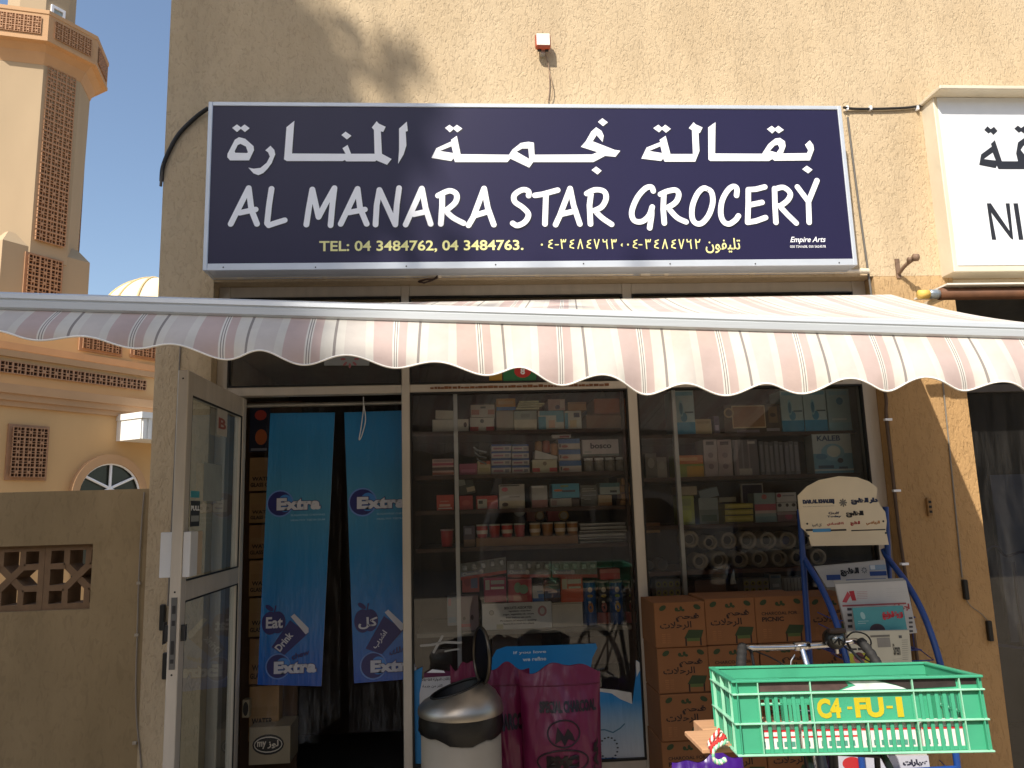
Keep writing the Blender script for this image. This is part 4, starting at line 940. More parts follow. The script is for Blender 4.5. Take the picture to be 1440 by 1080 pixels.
# row 1
B = pxbox; T = '#7d4a3c'
B((612, 577, 638, 589), GY, .2, '#cfc6b4', label='white lid box leaning on the long white box, top shelf left end', tilt=.05)
B((608, 589.5, 659, 603), GY, .25, '#cfc8b8', [(.86, .35, .95, .75, '#3b3430', 1)], label='long white box with a dark round hole, top shelf left end', zs=z1)
B((662, 569, 696, 586.6), GY, .2, '#c6bab0', [(.02, .2, .35, .6, '#b5705f'), (.7, .2, .98, .6, '#b5705f'), (.4, .7, .62, .85, '#555')], label='white box with faint pink corners on top of a red cornered box, top shelf')
B((661, 587, 695, 603), GY, .2, '#cdc6ba', [(.0, .0, .35, .35, '#b5413f'), (.66, .0, 1, .35, '#b5413f'), (.42, .6, .58, .9, '#555', 1)], label='white box with red lower corners under a pink cornered box, top shelf', zs=z1)
B((698, 577.5, 722, 603), GY, .2, '#a89e90', label='plain greyish box under the orange and blue box, top shelf', zs=z1)
B((698, 560, 725, 577), GY, .2, '#cf8a35', [(0, 0, 1, .3, '#2f6fb5'), (.1, .5, .9, .8, '#e0b070')], label='orange and blue box on the plain greyish box, top shelf')
B((723, 577.5, 755, 603), GY-.01, .25, '#d8d0b6', [(0, .55, 1, 1, '#9aa39c'), (.3, .65, .7, .85, '#7d8580')], label='cream box with a grey upper band, middle of top shelf', zs=z1)
g = MB()
for k in range(4):
    a = at(726+k*1.5, 576-3.4*k, Y=GY); b = at(758+(k % 3)*4, 575-3.4*k-2, Y=GY); g.box(a.x, GY+.005*k, a.z, b.x, GY+.2, a.z+.010, M('#d8d3a8', .7), .001)
solo('paper_stack', g, 'small stack of cream booklets on the cream box, top shelf', 'booklets')
WB = [(0, .0, .3, .7, '#3f95b5'), (.05, .75, 1, 1, '#5fa6bd'), (.7, .4, 1, .8, '#56a0ba'), (.4, .1, .65, .5, '#d9a98f')]
B((757, 577.5, 793, 603), GY, .2, '#d8d9cf', WB, label='wide white and light blue box, middle of top shelf', zs=z1)
B((794.5, 577.5, 818, 603), GY, .2, '#d5d5c8', [(0, .0, .2, .9, '#3f95b5'), (.55, .65, .9, .9, '#22304d'), (.3, .1, .7, .5, '#dcc28b')], label='narrow white and light blue box with a black mark, top shelf', zs=z1)
B((771, 561, 795, 577), GY, .2, '#b58f84', [(.4, .1, .7, .5, '#4a3a55', 1), (.7, .2, .95, .9, '#c9b2a6')], label='pinkish carton on the wide white and blue box, top shelf')
B((799, 565, 825, 577), GY, .2, '#a0703f', [(.05, .75, .95, .95, '#8a5f36')], label='small tan carton on the narrow white and blue box, top shelf')
B((836, 560, 882, 582), GY+.02, .25, '#a5552f', [(.0, .0, 1, .1, '#8a4527')], label='orange brown carton on top of a brown carton, right end of top shelf')
B((825, 582.5, 882, 603), GY, .3, '#7a5230', [(0, .9, 1, 1, '#6a4728')], label='wide brown carton, right end of top shelf', zs=z1)
# row 2
B((608, 645, 638, 664), GY, .2, '#d0a99d', [(0, .6, 1, .75, '#b04a5c'), (0, .3, 1, .5, '#4e3834'), (0, .05, 1, .2, '#b8674f'), (.05, .8, .95, .95, '#a58480')], label='pink and maroon striped box, left end of second shelf', zs=z2)
B((646, 652, 671, 664), GY, .2, '#a34862', [(.1, .2, .9, .5, '#b8607a')], label='magenta box, second shelf just right of the white post', zs=z2)
B((671.5, 648, 690, 664), GY, .2, '#c9b48a', [(.2, .75, 1, 1, '#c05a45'), (.1, .2, .9, .5, '#ad9868')], label='cream box with a red top band, second shelf', zs=z2)
g = MB()
for k in range(5):
    g.tube(smooth([at(666+k*1.2, 629+k*4, Y=GY), at(672+k, 633+k*4, Y=GY-.01), at(684, 636+k*4, Y=GY)], 4), .005, M('#2c2a2a' if k % 2 else '#8d8f92', .25), 6)
solo('magazine_roll', g, 'fan of dark glossy packs hanging over the cream box, second shelf', 'packs')
for c, (xa, xb) in enumerate(((691, 719), (720, 745))):
    for k in range(4):
        yb = 664-k*9.9; B((xa, yb-9.6, xb-(c*k*.5), yb), GY+.002*k, .2, '#c5bdbb', [(0, .72, 1, 1, '#2d4f95'), (.1, .25, .6, .5, '#a06a7c'), (.68, .2, .9, .55, '#7c7a85')], label='blue banded white packet, %s of the %s pile on the second shelf' % (('bottom', 'second up', 'third up', 'topmost')[k], ('left', 'right')[c]), cat='packet', nm='packet', zs=z2 if k == 0 else None, group='blue banded white packets in two piles')
B((749, 646, 784, 664), GY, .2, '#cbc3a6', [(0, .08, .3, .38, '#c03a3a'), (.68, .08, 1, .38, '#c03a3a'), (.42, .55, .58, .85, '#7d6d58', 1)], label='cream box with two red corners under the bread packs, second shelf', zs=z2)
g = MB(); p = [at(752, 645.5, Y=GY), at(784, 645.5, Y=GY), at(784, 642, Y=GY), at(753, 633, Y=GY)]; g.prism(p, (0, .16, 0), M('#d8d6d2', .6)); solo('paper_tray', g, 'white paper wedge tray on the cream box with red corners, second shelf', 'tray')
g = MB()
for k, (x, y) in enumerate(((757, 629), (768, 628), (779, 632))): v = at(x, y, Y=GY+.04); g.lathe(v, [(0, -.035), (.02, -.035), (.023, -.01), (.02, .03), (0, .036)], M(('#b88a55', '#b3512c', '#c08a5a')[k], .4, var=.3), 12)
solo('jar_group', g, 'orange and tan snack jars lined up behind the white paper tray, second shelf', 'jars')
for k, (a, b2) in enumerate(((647.5, 663), (632, 647), (617, 631.5))): B((787-k, a, 818-k*1.2, b2), GY, .2, '#cdc2b8', [(0, .55, 1, 1, '#2c5fa6'), (.15, .15, .45, .4, '#a8524a', 1), (.05, .2, .12, .5, '#22242c')], label='blue topped white tea box, %s of the stack of three on the second shelf' % ('bottom', 'middle', 'top')[k], zs=z2 if k == 0 else None, group='blue topped white boxes')
B((776, 611, 803, 616), GY+.01, .1, '#cfc9c9', [(.4, .1, .9, .6, '#8c3f4a')], label='thin white packet lying behind the blue topped boxes, second shelf')
B((819, 618, 870, 641), GY, .15, '#cbbfc2', [(0, .0, 1, .12, '#5e6d6a'), (.05, .2, .25, .3, '#a0a5a5')], [('bosco', .22, .45, .8, .8, '#2a2233')], label='wide pale packet with a black printed name above the jars, second shelf', cat='packet')
for k in range(4):
    v = at(828+k*15, 663, Y=GY+.04); g = MB(); g.lathe((v.x, GY+.04, z2), [(0, 0), (.026, 0), (.028, .01), (.028, .055), (.02, .064)], M('#9a948c', .15, var=.3, scale=60), 16); g.lathe((v.x, GY+.04, z2), [(.022, .064), (.026, .065), (.026, .078), (0, .079)], LW, 16)
    solo('jar', g, 'white lidded glass jar on the second shelf, %s from the left' % ('first', 'second', 'third', 'fourth')[k], 'jar', 'white lidded jars')
# row 3
RD = '#c8402f'
B((614, 696, 638, 713), GY, .15, RD, [(.15, .25, .8, .4, '#e6b29a'), (.1, .1, .9, .17, '#e9d2c0'), (.2, .55, .7, .62, '#d98a70')], label='red box left of the white post, third shelf', zs=z3)
B((646, 697, 665, 713), GY, .15, '#a53230', [(.2, .3, .8, .7, '#b8483f', 1)], label='dark red box right of the white post, third shelf', zs=z3)
B((670, 697, 700, 713), GY, .15, '#b5342f', [(.05, .05, .5, .75, '#bdb6a4'), (.1, .4, .3, .65, '#222'), (.5, .5, 1, .65, '#cf5a4a')], label='red box with a cream label, third shelf', zs=z3)
B((690, 668, 701, 696), GY+.05, .1, '#3d3c46', label='dark grey pouch behind the red labelled box, third shelf', cat='pouch', tilt=.25)
B((646, 668, 669, 695), GY+.05, .1, '#3b4038', [(.5, .1, 1, .35, '#b5a07f'), (.1, .5, .5, .9, '#8d9186')], label='dark pouch with a tan patch above the dark red box, third shelf', cat='pouch', tilt=-.2)
B((702, 681, 738, 713), GY, .15, '#b3aca2', [(0, 0, 1, .32, '#bfae8c'), (.1, .7, .35, .88, '#c05060', 1), (.1, .08, .35, .25, '#4a3428', 1), (.05, .92, .8, .97, '#2e2b2a'), (.4, .45, .8, .5, '#7d7468')], label='grey bag shaped box with beige foot and red spot, third shelf', zs=z3)
B((748, 683, 770, 713), GY, .15, '#a9a5a0', [(0, 0, 1, .35, '#a8706a'), (0, .9, .8, 1, '#d6d2cc')], label='narrow grey and pink pack, third shelf', cat='pack', zs=z3)
B((777, 680, 815, 700), GY-.01, .15, '#3c94b5', [(.05, .45, .4, .62, '#c9642f', 1), (.35, .4, .85, .55, '#4a4c5a'), (.3, .75, .6, .9, '#6e8a58')], label='bright blue box with an orange logo patch, third shelf')
B((774, 701, 804, 713), GY, .15, '#a29d92', [(.05, .2, .3, .8, '#8d7470')], label='low grey box under the bright blue box, third shelf', zs=z3)
B((805, 702, 815, 713), GY, .15, '#5d5048', label='tiny brown box under the right end of the bright blue box, third shelf', zs=z3)
B((817, 682, 841, 713), GY+.01, .1, '#54544c', [(.1, .7, .9, .74, '#a0a29d'), (.1, .8, .8, .84, '#a0a29d'), (.2, .3, .6, .34, '#80827d'), (.1, .5, .9, .53, '#85878a')], label='crinkled dark clear wrapped pack, third shelf', cat='pack', zs=z3, rough=.2)
B((844, 679, 872, 695), GY, .12, '#a9b5ae', [(0, .65, 1, 1, '#3a6e75'), (.5, .15, .85, .35, '#3c4440')], label='teal topped white box on a small cream box, third shelf')
B((842, 696, 861, 713), GY, .12, '#b79d72', [(.0, .0, 1, .3, '#b07a4c')], label='small cream box under the teal topped box, third shelf', zs=z3)
for k in range(4): B((873+k % 2, 702-k*10.5+1, 887, 712.6-k*10.5+.5), GY, .12, '#b07a42', [(0, .8, 1, 1, '#7d4f2c')], label='little orange box, %s in the pile at the right end of the third shelf' % ('bottom', 'second up', 'third up', 'top')[k], zs=z3 if k == 0 else None, group='little orange boxes')
# row 4
def cup(px, yb, r, h, zb, col, lidc, label, nm='cup', Y=GY+.02, grp=None, band=None):
    v = at(px, yb, Y=Y); g = MB(); g.lathe((v.x, Y, zb), [(0, 0), (r*.85, 0), (r, h*.85), (r, h)], M(col, .35, var=.15), 18); g.lathe((v.x, Y, zb), [(r*1.06, h), (r*1.06, h+.008), (0, h+.009)], M(lidc, .4), 18)
    if band: g.lathe((v.x, Y, zb), [(r*.93+.0015, h*.35), (r*.98+.0015, h*.65)], M(band, .4), 18)
    return solo(nm, g, label, 'cup' if nm == 'cup' else 'can', grp)
ztr = at(740, 752, Y=GY).z
for k in range(8):
    cup(678+17.6*k+(4 if k > 3 else 0), 750, .030, at(700, 736, Y=GY).z-ztr, ztr-.012, ('#c03a34', '#b5332f')[k % 2] if k < 4 else ('#b58c50', '#a86f3a')[k % 2], '#d8d0be', '%s cup with white lid standing in the cardboard tray, %s from the left' % ('red' if k < 4 else 'cream and orange', ('first', 'second', 'third', 'fourth', 'fifth', 'sixth', 'seventh', 'eighth')[k]), grp='lidded cups in the tray', band='#d9c9b8' if k in (0, 2, 4, 6, 7) else None)
g = MB(); a, b2 = at(670, 758, Y=GY-.03).x, at(813, 758, Y=GY-.03).x; zb = z4; CB = M('#8a6440', .8, var=.12, scale=5); zt = ztr-.01
g.box(a, GY-.02, zb, b2, GY-.016, zt, CB); g.box(a, GY+.10, zb, b2, GY+.104, zt, CB); g.box(a, GY-.0158, zb, a+.004, GY+.0998, zt, CB); g.box(b2-.004, GY-.0158, zb, b2, GY+.0998, zt, CB); g.box(a+.004, GY-.0158, zb, b2-.004, GY+.0998, zb+.004, CB); solo('cardboard_tray', g, 'long open brown cardboard tray holding the row of cups', 'tray')
cup(629, 768, .034, .085, at(629, 769, Y=GY).z, '#b53a3c', '#c9a5a0', 'lone red can left of the white post, fourth shelf', 'can', Y=GY+.02)
B((652, 740, 668, 765), GY+.02, .1, '#4a4150', [(0, 0, 1, .35, '#7a5a42'), (.1, .6, .7, .9, '#77727c')], label='dark pouch with a brown foot beside the cardboard tray', cat='pouch', zs=z4)
for px, py, r, c, lb in ((731, 719, 8, '#9da09a', 'grey'), (759, 725, 7, '#a07c50', 'dull gold'), (793, 725, 7.5, '#c59a48', 'bright yellow')):
    v = at(px, py, Y=GY+.12); g = MB(); g.lathe((v.x, GY+.12, v.z), [(0, 0), (r/262*.9, 0), (r/262, .004), (r/262, .03), (0, .03)], M(c, .35, .2), 20, 'y'); g.disc((v.x, GY+.1195, v.z), r/262*.72, M('#b8a88a' if lb != 'grey' else '#8f9590', .4), n=18)
    solo('round_tin', g, lb+' round tin standing on edge behind the cups', 'tin')
B((770, 716, 788, 733), GY+.14, .08, '#9c2f33', label='dark red box between two round tins behind the cups')
B((741, 716, 754, 733), GY+.14, .08, '#7a3a2c', label='brown red box between the grey tin and the dull gold tin')
for k in range(6):
    B((814+random.uniform(0, 3), 760.5-k*5, 887-random.uniform(0, 8), 764.5-k*5), GY+random.uniform(0, .02), .2, ('#8d8a87', '#57534f', '#a09c9a', '#45403f', '#9a9794', '#6a6664')[k], [(0, .7, 1, .95, '#cfccc8')], label='magazine lying flat in the pile right of the cups, %s' % ('bottom one', 'second up', 'third up', 'fourth up', 'fifth up', 'top one')[k], cat='magazine', nm='magazine', group='magazines lying in a pile')
# row 5: blister trays, boxes, cans
for k, (x0_, x1_) in enumerate(((648, 712), (714, 775), (777, 840))):
    y0_ = 789; t = thing('blister_card', 'clear blister card with a red strip, %s of three above the biscuit boxes' % ('left and tilted', 'middle', 'right')[k], 'blister pack', at((x0_+x1_)/2, 812, Y=GY), 'clear blister cards')
    A, Bq = at(x0_, 812+(4 if k == 0 else 0), Y=GY), at(x1_, 812-(6 if k == 0 else 0), Y=GY); H = .085
    u = (Bq-A); W = u.length; u.normalize(); v_ = Z_; fr = (Vector(A), u, v_, -Y_); g = MB()
    g.prism([A, A+u*W, A+u*W+v_*H, A+v_*H], (0, .012, 0), M('#7d7d78', .3, var=.3, scale=40)); g.frect(fr, 0, 0, W, .016, M('#b5443a', .4), .001); g.frect(fr, 0, .016, W*.5, .04, M('#8b8fa0', .4), .001); g.ftext(fr, 'Chocolate', .01, .02, W*.45, .036, M('#e0dde0', .4), .002, .03); g.fell(fr, W*.45, .028, .012, .012, M('#c9c9cc', .3), .002); part('card', g, t)
    g = MB()
    for i in range(5): g.box(A.x+u.x*W*(i+.2)/5, GY-.022, A.z+u.z*W*(i+.5)/5+.045, A.x+u.x*W*(i+.8)/5, GY-.001, A.z+u.z*W*(i+.5)/5+.078, M('#b9bab8', .12, .3, var=.4, scale=80), .006)
    part('blister', g, t)
B((844, 800, 872, 815), GY, .12, '#c22f34', [(.0, .6, 1, 1, '#c9625f')], label='small bright red box above the tall snack cans')
zb5 = at(745, 847, Y=GY).z
BIS = lambda c, w: [(.05, .5, .25, .9, '#b9b6a8'), (.3, .72, .92, .88, '#9fa09a'), (.3, .52, .9, .62, '#d8d4c6'), (.0, .95, 1, 1, w)]
B((681, 812, 712, 847), GY, .1, '#a31f4a', BIS(0, '#8f1a40'), label='magenta biscuit box, leftmost on the white lettered carton')
B((715, 814, 748, 847), GY, .1, '#b0333b', [(.25, .4, .55, .85, '#6f9a78', 1), (.45, .35, .85, .75, '#6f9a78', 1), (.0, .95, 1, 1, '#c05a55'), (.2, .05, .8, .3, '#b8584c')], label='red biscuit box with a green shape, second on the white lettered carton')
B((749, 824, 765, 847), GY, .1, '#c2c6cc', [(0, 0, 1, .25, '#1f4fa0'), (.5, .25, 1, .5, '#2c66b5'), (.4, .6, .9, .7, '#7a8faa')], label='small white and blue carton between two biscuit boxes')
B((766, 816, 788, 847), GY, .1, '#33262c', [(0, .2, 1, .6, '#1f3a66'), (.2, .42, .8, .5, '#b9b6c0'), (.05, .75, .9, .82, '#7a6a62')], label='dark chocolate box with a blue band on the beige carton')
B((789, 810, 820, 847), GY, .1, '#c8401f', [(.0, .82, 1, 1, '#b02a26'), (.05, .5, .28, .9, '#c2bda8'), (.3, .7, .92, .88, '#b5b2a2'), (.35, .52, .9, .6, '#d8cfc0')], label='orange red biscuit box, rightmost beside the tall snack cans')
LBX = [('BISCUITS ASSORTED', .32, .76, .72, .86, '#444'), ('Ingredients: wheat flour', .38, .64, .70, .72, '#555'), ('sugar, vegetable oil, cocoa', .30, .52, .74, .60, '#555'), ('Best before see pack', .34, .40, .70, .48, '#555'), ('Product of export quality', .26, .28, .78, .36, '#555'), ('Store in a cool dry place', .3, .16, .74, .24, '#555')]
LBX = [(s_, a, b_, c, d, '#50504a') for s_, a, b_, c, d, e in LBX]
B((678, 847.5, 776, 883), GY-.01, .2, '#ecebe4', [(.8, .45, .93, .85, '#c08080', 1), (.83, .52, .9, .78, '#cfcac4', 1), (.1, .55, .17, .75, '#8d8b84', 1), (.11, .58, .16, .72, '#c5c3bb', 1), (.2, .02, .3, .2, '#c9c49a')], LBX, label='long white carton with printed text lines on the lowest shelf', zs=z5, nm='carton', cat='carton')
B((777, 847.5, 820, 883), GY-.01, .2, '#ddd2ba', [(.02, .93, .98, .97, '#a39578')], label='plain beige carton on the lowest shelf', zs=z5, nm='carton', cat='carton')
for k, (px, c1_, c2_) in enumerate(((829, '#1460a8', '#c07a3a'), (848, '#1a1616', '#a0402c'), (867, '#1f5aa8', '#c9a03c'), (887, '#17120f', '#8a2a2a'))):
    v = at(px, 850, Y=GY+.04); z1_ = at(px, 817, Y=GY).z; h = z1_-z5; r = .037; g = MB(); yc = GY+.04
    g.lathe((v.x, yc, z5), [(0, 0), (r, 0), (r, h*.96)], M(c1_, .3, var=.1), 24); g.lathe((v.x, yc, z5), [(r*.99, h*.96), (r*1.02, h*.962), (r*1.0, h), (0, h)], M('#c2c0b8', .3, .2), 24)
    g.lathe((v.x, yc, z5), [(r+.0008, h*.02), (r+.0008, h*.28)], M(c2_ if k % 2 else '#164f98', .35), 24)
    def cyl(a, hh, col, ra, rb, g=g, v=v, yc=yc):   # emblem lying on the can's curved face
        V = []; n = 16
        for i in range(n): q = 2*math.pi*i/n; th = (a+ra*math.cos(q))/r; V.append((v.x+(r+.0018)*math.sin(th), yc-(r+.0018)*math.cos(th), z5+hh+rb*math.sin(q)))
        g.add(V, [tuple(range(n))], M(col, .35))
    cyl(0, h*.80, '#d8d2c4', .012, .014); cyl(0, h*.66, '#8fae3c' if k > 1 else '#b9a13a', .014, .008); cyl(.0, h*.40, c2_, .015, .026); cyl(-.004, h*.52, '#d8c8b0', .008, .006)
    solo('snack_can', g, 'tall %s snack can with white lid, %s' % (('bright blue', 'black', 'blue', 'black')[k], ('leftmost of four', 'between two blue cans', 'third of four', 'rightmost of four by the window bar')[k]), 'can', 'tall snack cans')
B((645, 838, 673, 883), GY, .08, '#8d7478', [(.1, .1, .6, .2, '#b5404c'), (.2, .3, .35, .4, '#3f3034', 1), (.6, .3, .75, .45, '#3f3034', 1)], label='grey pink pouch at the left end of the lowest shelf', cat='pouch', zs=z5)
B((629, 840, 643, 880), GY+.03, .08, '#8f959c', [(.1, .7, .4, .95, '#b57a80'), (.1, .1, .9, .3, '#7d94a8')], label='pale clear pouch left of the white post, lowest shelf', cat='pouch')
B((650, 806, 674, 833), GY+.03, .06, '#a8433c', [(.5, .2, .9, .9, '#55608a'), (.1, .3, .5, .8, '#8d3030', 1)], label='red and blue sachet hanging above the grey pink pouch', cat='sachet')
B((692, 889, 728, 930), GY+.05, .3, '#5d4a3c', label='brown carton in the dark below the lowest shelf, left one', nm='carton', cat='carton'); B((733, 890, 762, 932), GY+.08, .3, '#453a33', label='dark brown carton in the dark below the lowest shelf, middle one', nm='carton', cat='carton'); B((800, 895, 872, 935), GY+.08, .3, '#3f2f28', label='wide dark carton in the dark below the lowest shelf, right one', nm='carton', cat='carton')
# right window ----------------------------------------------------------------
r1 = shelf(608, 608, 950, 1190, 'topmost dark shelf behind the right window', x_0=XR0, x_1=XR1)
r2 = shelf(668, 668, 950, 1190, 'second dark shelf behind the right window', x_0=XR0, x_1=XR1)
r3 = shelf(735, 735, 950, 1190, 'third dark shelf behind the right window', x_0=XR0, x_1=XR1)
r4 = shelf(799, 799, 950, 1190, 'fourth shelf behind the right window, under the paper rolls', mat=M('#6b3f2a', .6, var=.2), x_0=XR0, x_1=XR1)
r5 = shelf(836, 836, 950, 1190, 'lowest shelf behind the right window, above the cartons', x_0=XR0, x_1=XR1)
SP = [(0, 0, 1, .28, '#2c86b5'), (.35, .28, .65, .5, '#2f7fa8', 1), (.3, .4, .5, .78, '#7ab5c9', 1), (.33, .45, .47, .72, '#2f6f95', 1), (.55, .48, .95, .52, '#33505e'), (.05, .88, .95, .97, '#6aa6bd')]
for k, (a, b2, y0_, y1_) in enumerate(((946, 977, 549, 607), (1099, 1130, 549, 606), (1131, 1163, 548, 606))): B((a, y0_, b2, y1_), GY-.02, .15, '#a5c2c8', SP, label='tall pale blue box showing a shisha shape, %s' % ('beside the bright post at the left', 'left one of the three at the right', 'middle one of the three at the right')[k], zs=r1, group='tall pale blue boxes')
B((1164, 547, 1196, 606), GY-.02, .15, '#8fb0b8', [(0, 0, 1, .2, '#7fb0c0'), (.4, .62, .7, .8, '#2c6c95', 1), (.1, .85, .9, .95, '#79a9bd'), (.15, .25, .8, .3, '#c0cfd0')], label='tall pale blue box with a small round emblem, rightmost of the three', zs=r1)
B((978, 589, 1001, 607), GY, .15, '#b09a6e', [(.1, .7, .9, .85, '#97835c')], label='plain tan box next to the tall pale blue box at the left', zs=r1)
B((1004, 585, 1012, 607), GY, .1, '#46385c', [(.2, .2, .8, .5, '#9a8fae')], label='narrow purple pack on the top shelf of the right window', cat='pack', zs=r1)
B((1018, 569, 1099, 606), GY, .12, '#3a2a1e', [(.14, .18, .72, .97, '#d6b98a'), (.155, .22, .705, .94, '#8a5a30'), (.0, .55, .18, .9, '#b59668', 1), (.03, .6, .15, .85, '#4a3422', 1), (.77, .35, .93, .92, '#6f5436'), (.8, .55, .9, .7, '#2b1d14', 1), (.2, .02, .6, .12, '#6e5c66'), (.72, .05, .95, .16, '#8d8288')], label='wide dark brown box with a cream outlined brown panel', zs=r1)
B((950, 640, 990, 667), GY, .12, '#8f9a3c', [(0, .6, 1, 1, '#c9672c'), (.4, 0, 1, .5, '#c9902c'), (.1, .75, .8, .9, '#e0a060')], label='yellow green bag with an orange top band, second shelf of the right window', cat='bag', nm='bag', zs=r2)
for k, (a, b2, c) in enumerate(((990, 1009, '#ad9a9c'), (1010, 1030, '#a89496'))): B((a, 618, b2, 667), GY, .15, c, [(.2, .85, .8, .95, '#3c3238'), (.3, .2, .7, .35, '#7d6a70', 1), (.3, .5, .7, .65, '#7d6a70', 1)], label='pinkish grey spotted box, %s of the pair beside the yellow bag' % ('left', 'right')[k], zs=r2, group='pinkish grey spotted boxes')
B((1032, 618, 1067, 667), GY, .15, '#6f686e', [(.1, .0, .2, 1, '#8d7a80'), (.35, 0, .42, 1, '#8f8890'), (.6, 0, .66, 1, '#9a8a90'), (.2, .02, .72, .2, '#b9b0a8'), (.6, .88, .9, .95, '#d0c8c4')], label='grey striped box with a white tag, second shelf of the right window', zs=r2)
for k in range(8): B((1069+k*7, 620+(k % 3), 1075.4+k*7, 667), GY, .18, ('#57555c', '#66646a')[k % 2], [(.2, .1, .8, .9, '#7a787e')], label='thin grey book spine in the row of eight, %s from the left' % ('first', 'second', 'third', 'fourth', 'fifth', 'sixth', 'seventh', 'eighth')[k], cat='book', nm='book', zs=r2, group='thin grey books')
B((1144, 610, 1199, 667), GY-.05, .1, '#b9c4c0', [(0, .1, 1, .5, '#5c94ad'), (.2, .3, .8, .75, '#6fa4ba', 1), (.35, .4, .7, .7, '#c9cfc0', 1), (.1, .12, .5, .2, '#22405c'), (.6, .25, .75, .38, '#1f2a3a', 1), (.05, .35, .35, .5, '#3c789a', 1), (.0, .0, 1, .06, '#4a8aa5'), (.62, .1, .85, .16, '#27405a')], [('KALEB', .12, .82, .72, .96, '#20486e')], label='square white and blue picture box with navy lettering at the right', zs=r2)
g = MB(); v0 = at(908, 668, Y=GY).z
for i, (px, w_, h_, c) in enumerate(((908, 16, 30, '#5a524b'), (924, 14, 24, '#7d766e'))): B((px, 667-h_, px+w_, 667), GY, .12, c, [(.2, .4, .8, .8, '#8d877f', 1)], label='%s grey pack left of the bright post, second shelf' % ('taller dark', 'shorter light')[i], cat='pack', zs=r2)
B((956, 697, 977, 734), GY, .12, '#9aa54a', [(.1, .1, .8, .5, '#a9b83f'), (.2, .65, .8, .9, '#7d8a50')], label='lime green pack beside the bright post, third shelf', cat='pack', zs=r3)
B((953, 684, 981, 696.5), GY, .12, '#8f7f66', label='tan box lying on the lime green pack, third shelf')
B((984, 700, 1011, 734), GY, .12, '#5e6a68', [(0, .55, 1, 1, '#7d8a8c'), (.1, .1, .9, .35, '#2f4a44')], label='teal grey bag right of the lime green pack, third shelf', cat='bag', nm='bag', zs=r3)
B((985, 687, 1012, 700), GY+.02, .1, '#6b7a82', label='folded pale blue sachet on the teal grey bag, third shelf', cat='sachet', tilt=-.2)
B((1012, 699, 1036, 706), GY+.03, .1, '#77705c', label='thin tan packet behind the yellow tin stack, third shelf', cat='packet')
for k in range(3): B((1020, 725.3-k*8.6, 1060, 733.6-k*8.6), GY, .12, '#a99a38', [(0, .0, 1, .2, '#3b3520'), (.1, .45, .9, .75, '#bcae50')], label='flat yellow box, %s of the stack of three on the third shelf' % ('bottom', 'middle', 'top')[k], zs=r3 if k == 0 else None, group='flat yellow boxes')
B((1043, 680, 1074, 707), GY+.10, .02, '#c4beb8', [(.05, 0, .95, .94, '#2f2c42')], label='small white framed dark picture standing behind the yellow boxes', cat='frame', nm='picture_frame')
B((1062, 693, 1092, 734), GY, .12, '#8fa4a3', [(0, .4, 1, .62, '#b54e5c'), (0, .0, 1, .2, '#70949a'), (.35, .78, .6, .95, '#b55a58', 1), (.0, .3, 1, .4, '#c9b4ac')], label='teal and pink banded box, third shelf right of the yellow boxes', zs=r3)
B((1093, 706.5, 1121, 719), GY, .12, '#c9c6c0', [(.05, .5, .25, .9, '#2a2826', 1), (.45, .5, .6, .9, '#2a2826', 1), (.75, .5, .95, .9, '#2a2826', 1)], label='white box with three black marks in the middle of a stack, third shelf')
B((1093, 692.5, 1121, 706), GY, .12, '#cdc9c4', [(.02, .5, .25, .9, '#9a2c34', 1), (.3, .6, .9, .75, '#8d8a88')], label='white box with a red spot on top of a stack, third shelf')
B((1094, 719.5, 1121, 734), GY, .12, '#77565c', [(.4, .2, .8, .8, '#b54a68', 1), (0, .7, 1, 1, '#93807f')], label='dusky pink box at the foot of a stack, third shelf', zs=r3)
for k in range(2): B((905, 735.5+k*7.3, 929, 742+k*7.3), GY, .12, ('#8d5b3c', '#a87848')[k], label='flat %s packet left of the bright post, under the third shelf' % ('brown', 'orange')[k], cat='packet')
RL = M('#a79a86', .6, var=.15, scale=30); RLD = M('#37302b', .8)
for k, (px, py, r, c) in enumerate(((971, 758.5, 12.4, 1), (999, 763, 10.5, 0), (1025, 760, 12, 0), (1052, 760, 13, 1), (1080, 760, 12.4, 0), (1108, 760, 12.6, 2), (1134, 760, 12.4, 0), (985, 786, 11.5, 0), (1012, 784, 12.6, 1), (1041, 785, 12, 0), (1068.5, 785, 12.2, 0), (1096, 785, 12, 1), (1123, 785, 12, 0), (1151, 786, 12, 0))):
    v = at(px, py, Y=GY); rr = r/262; zc_ = (r4+rr) if py > 770 else v.z; g = MB()
    g.lathe((v.x, GY, zc_), [(rr*.66, .06), (rr*.66, 0), (rr*.72, -.002), (rr*.98, -.002), (rr, .003), (rr, .12)], RL, 28, 'y'); g.lathe((v.x, GY, zc_), [(rr*.5, .03), (rr*.655, .03)], M('#b5aa98', .6), 24, 'y'); g.disc((v.x, GY+.05, zc_), rr*.70, RLD if c == 0 else M('#6b655e' if c == 1 else '#5a5c8a', .6), n=20)
    row = 'upper' if k < 7 else 'lower'; i = k if k < 7 else k-7
    solo('paper_roll', g, 'pale roll seen end on in the %s row, %s from the left' % (row, ('first', 'second', 'third', 'fourth', 'fifth', 'sixth', 'seventh')[i]), 'roll', 'pale rolls stacked in two rows')
for k, px in enumerate((912, 931)): v = at(px, 776, Y=GY); g = MB(); g.lathe((v.x, GY, r4+.034), [(0, 0), (.02, -.002), (.03, 0), (.032, .01), (.032, .12)], M('#3a3a42', .4), 20, 'y'); solo('dark_roll', g, 'dark roll seen end on, %s one left of the bright post' % ('left', 'right')[k], 'roll', 'dark rolls')
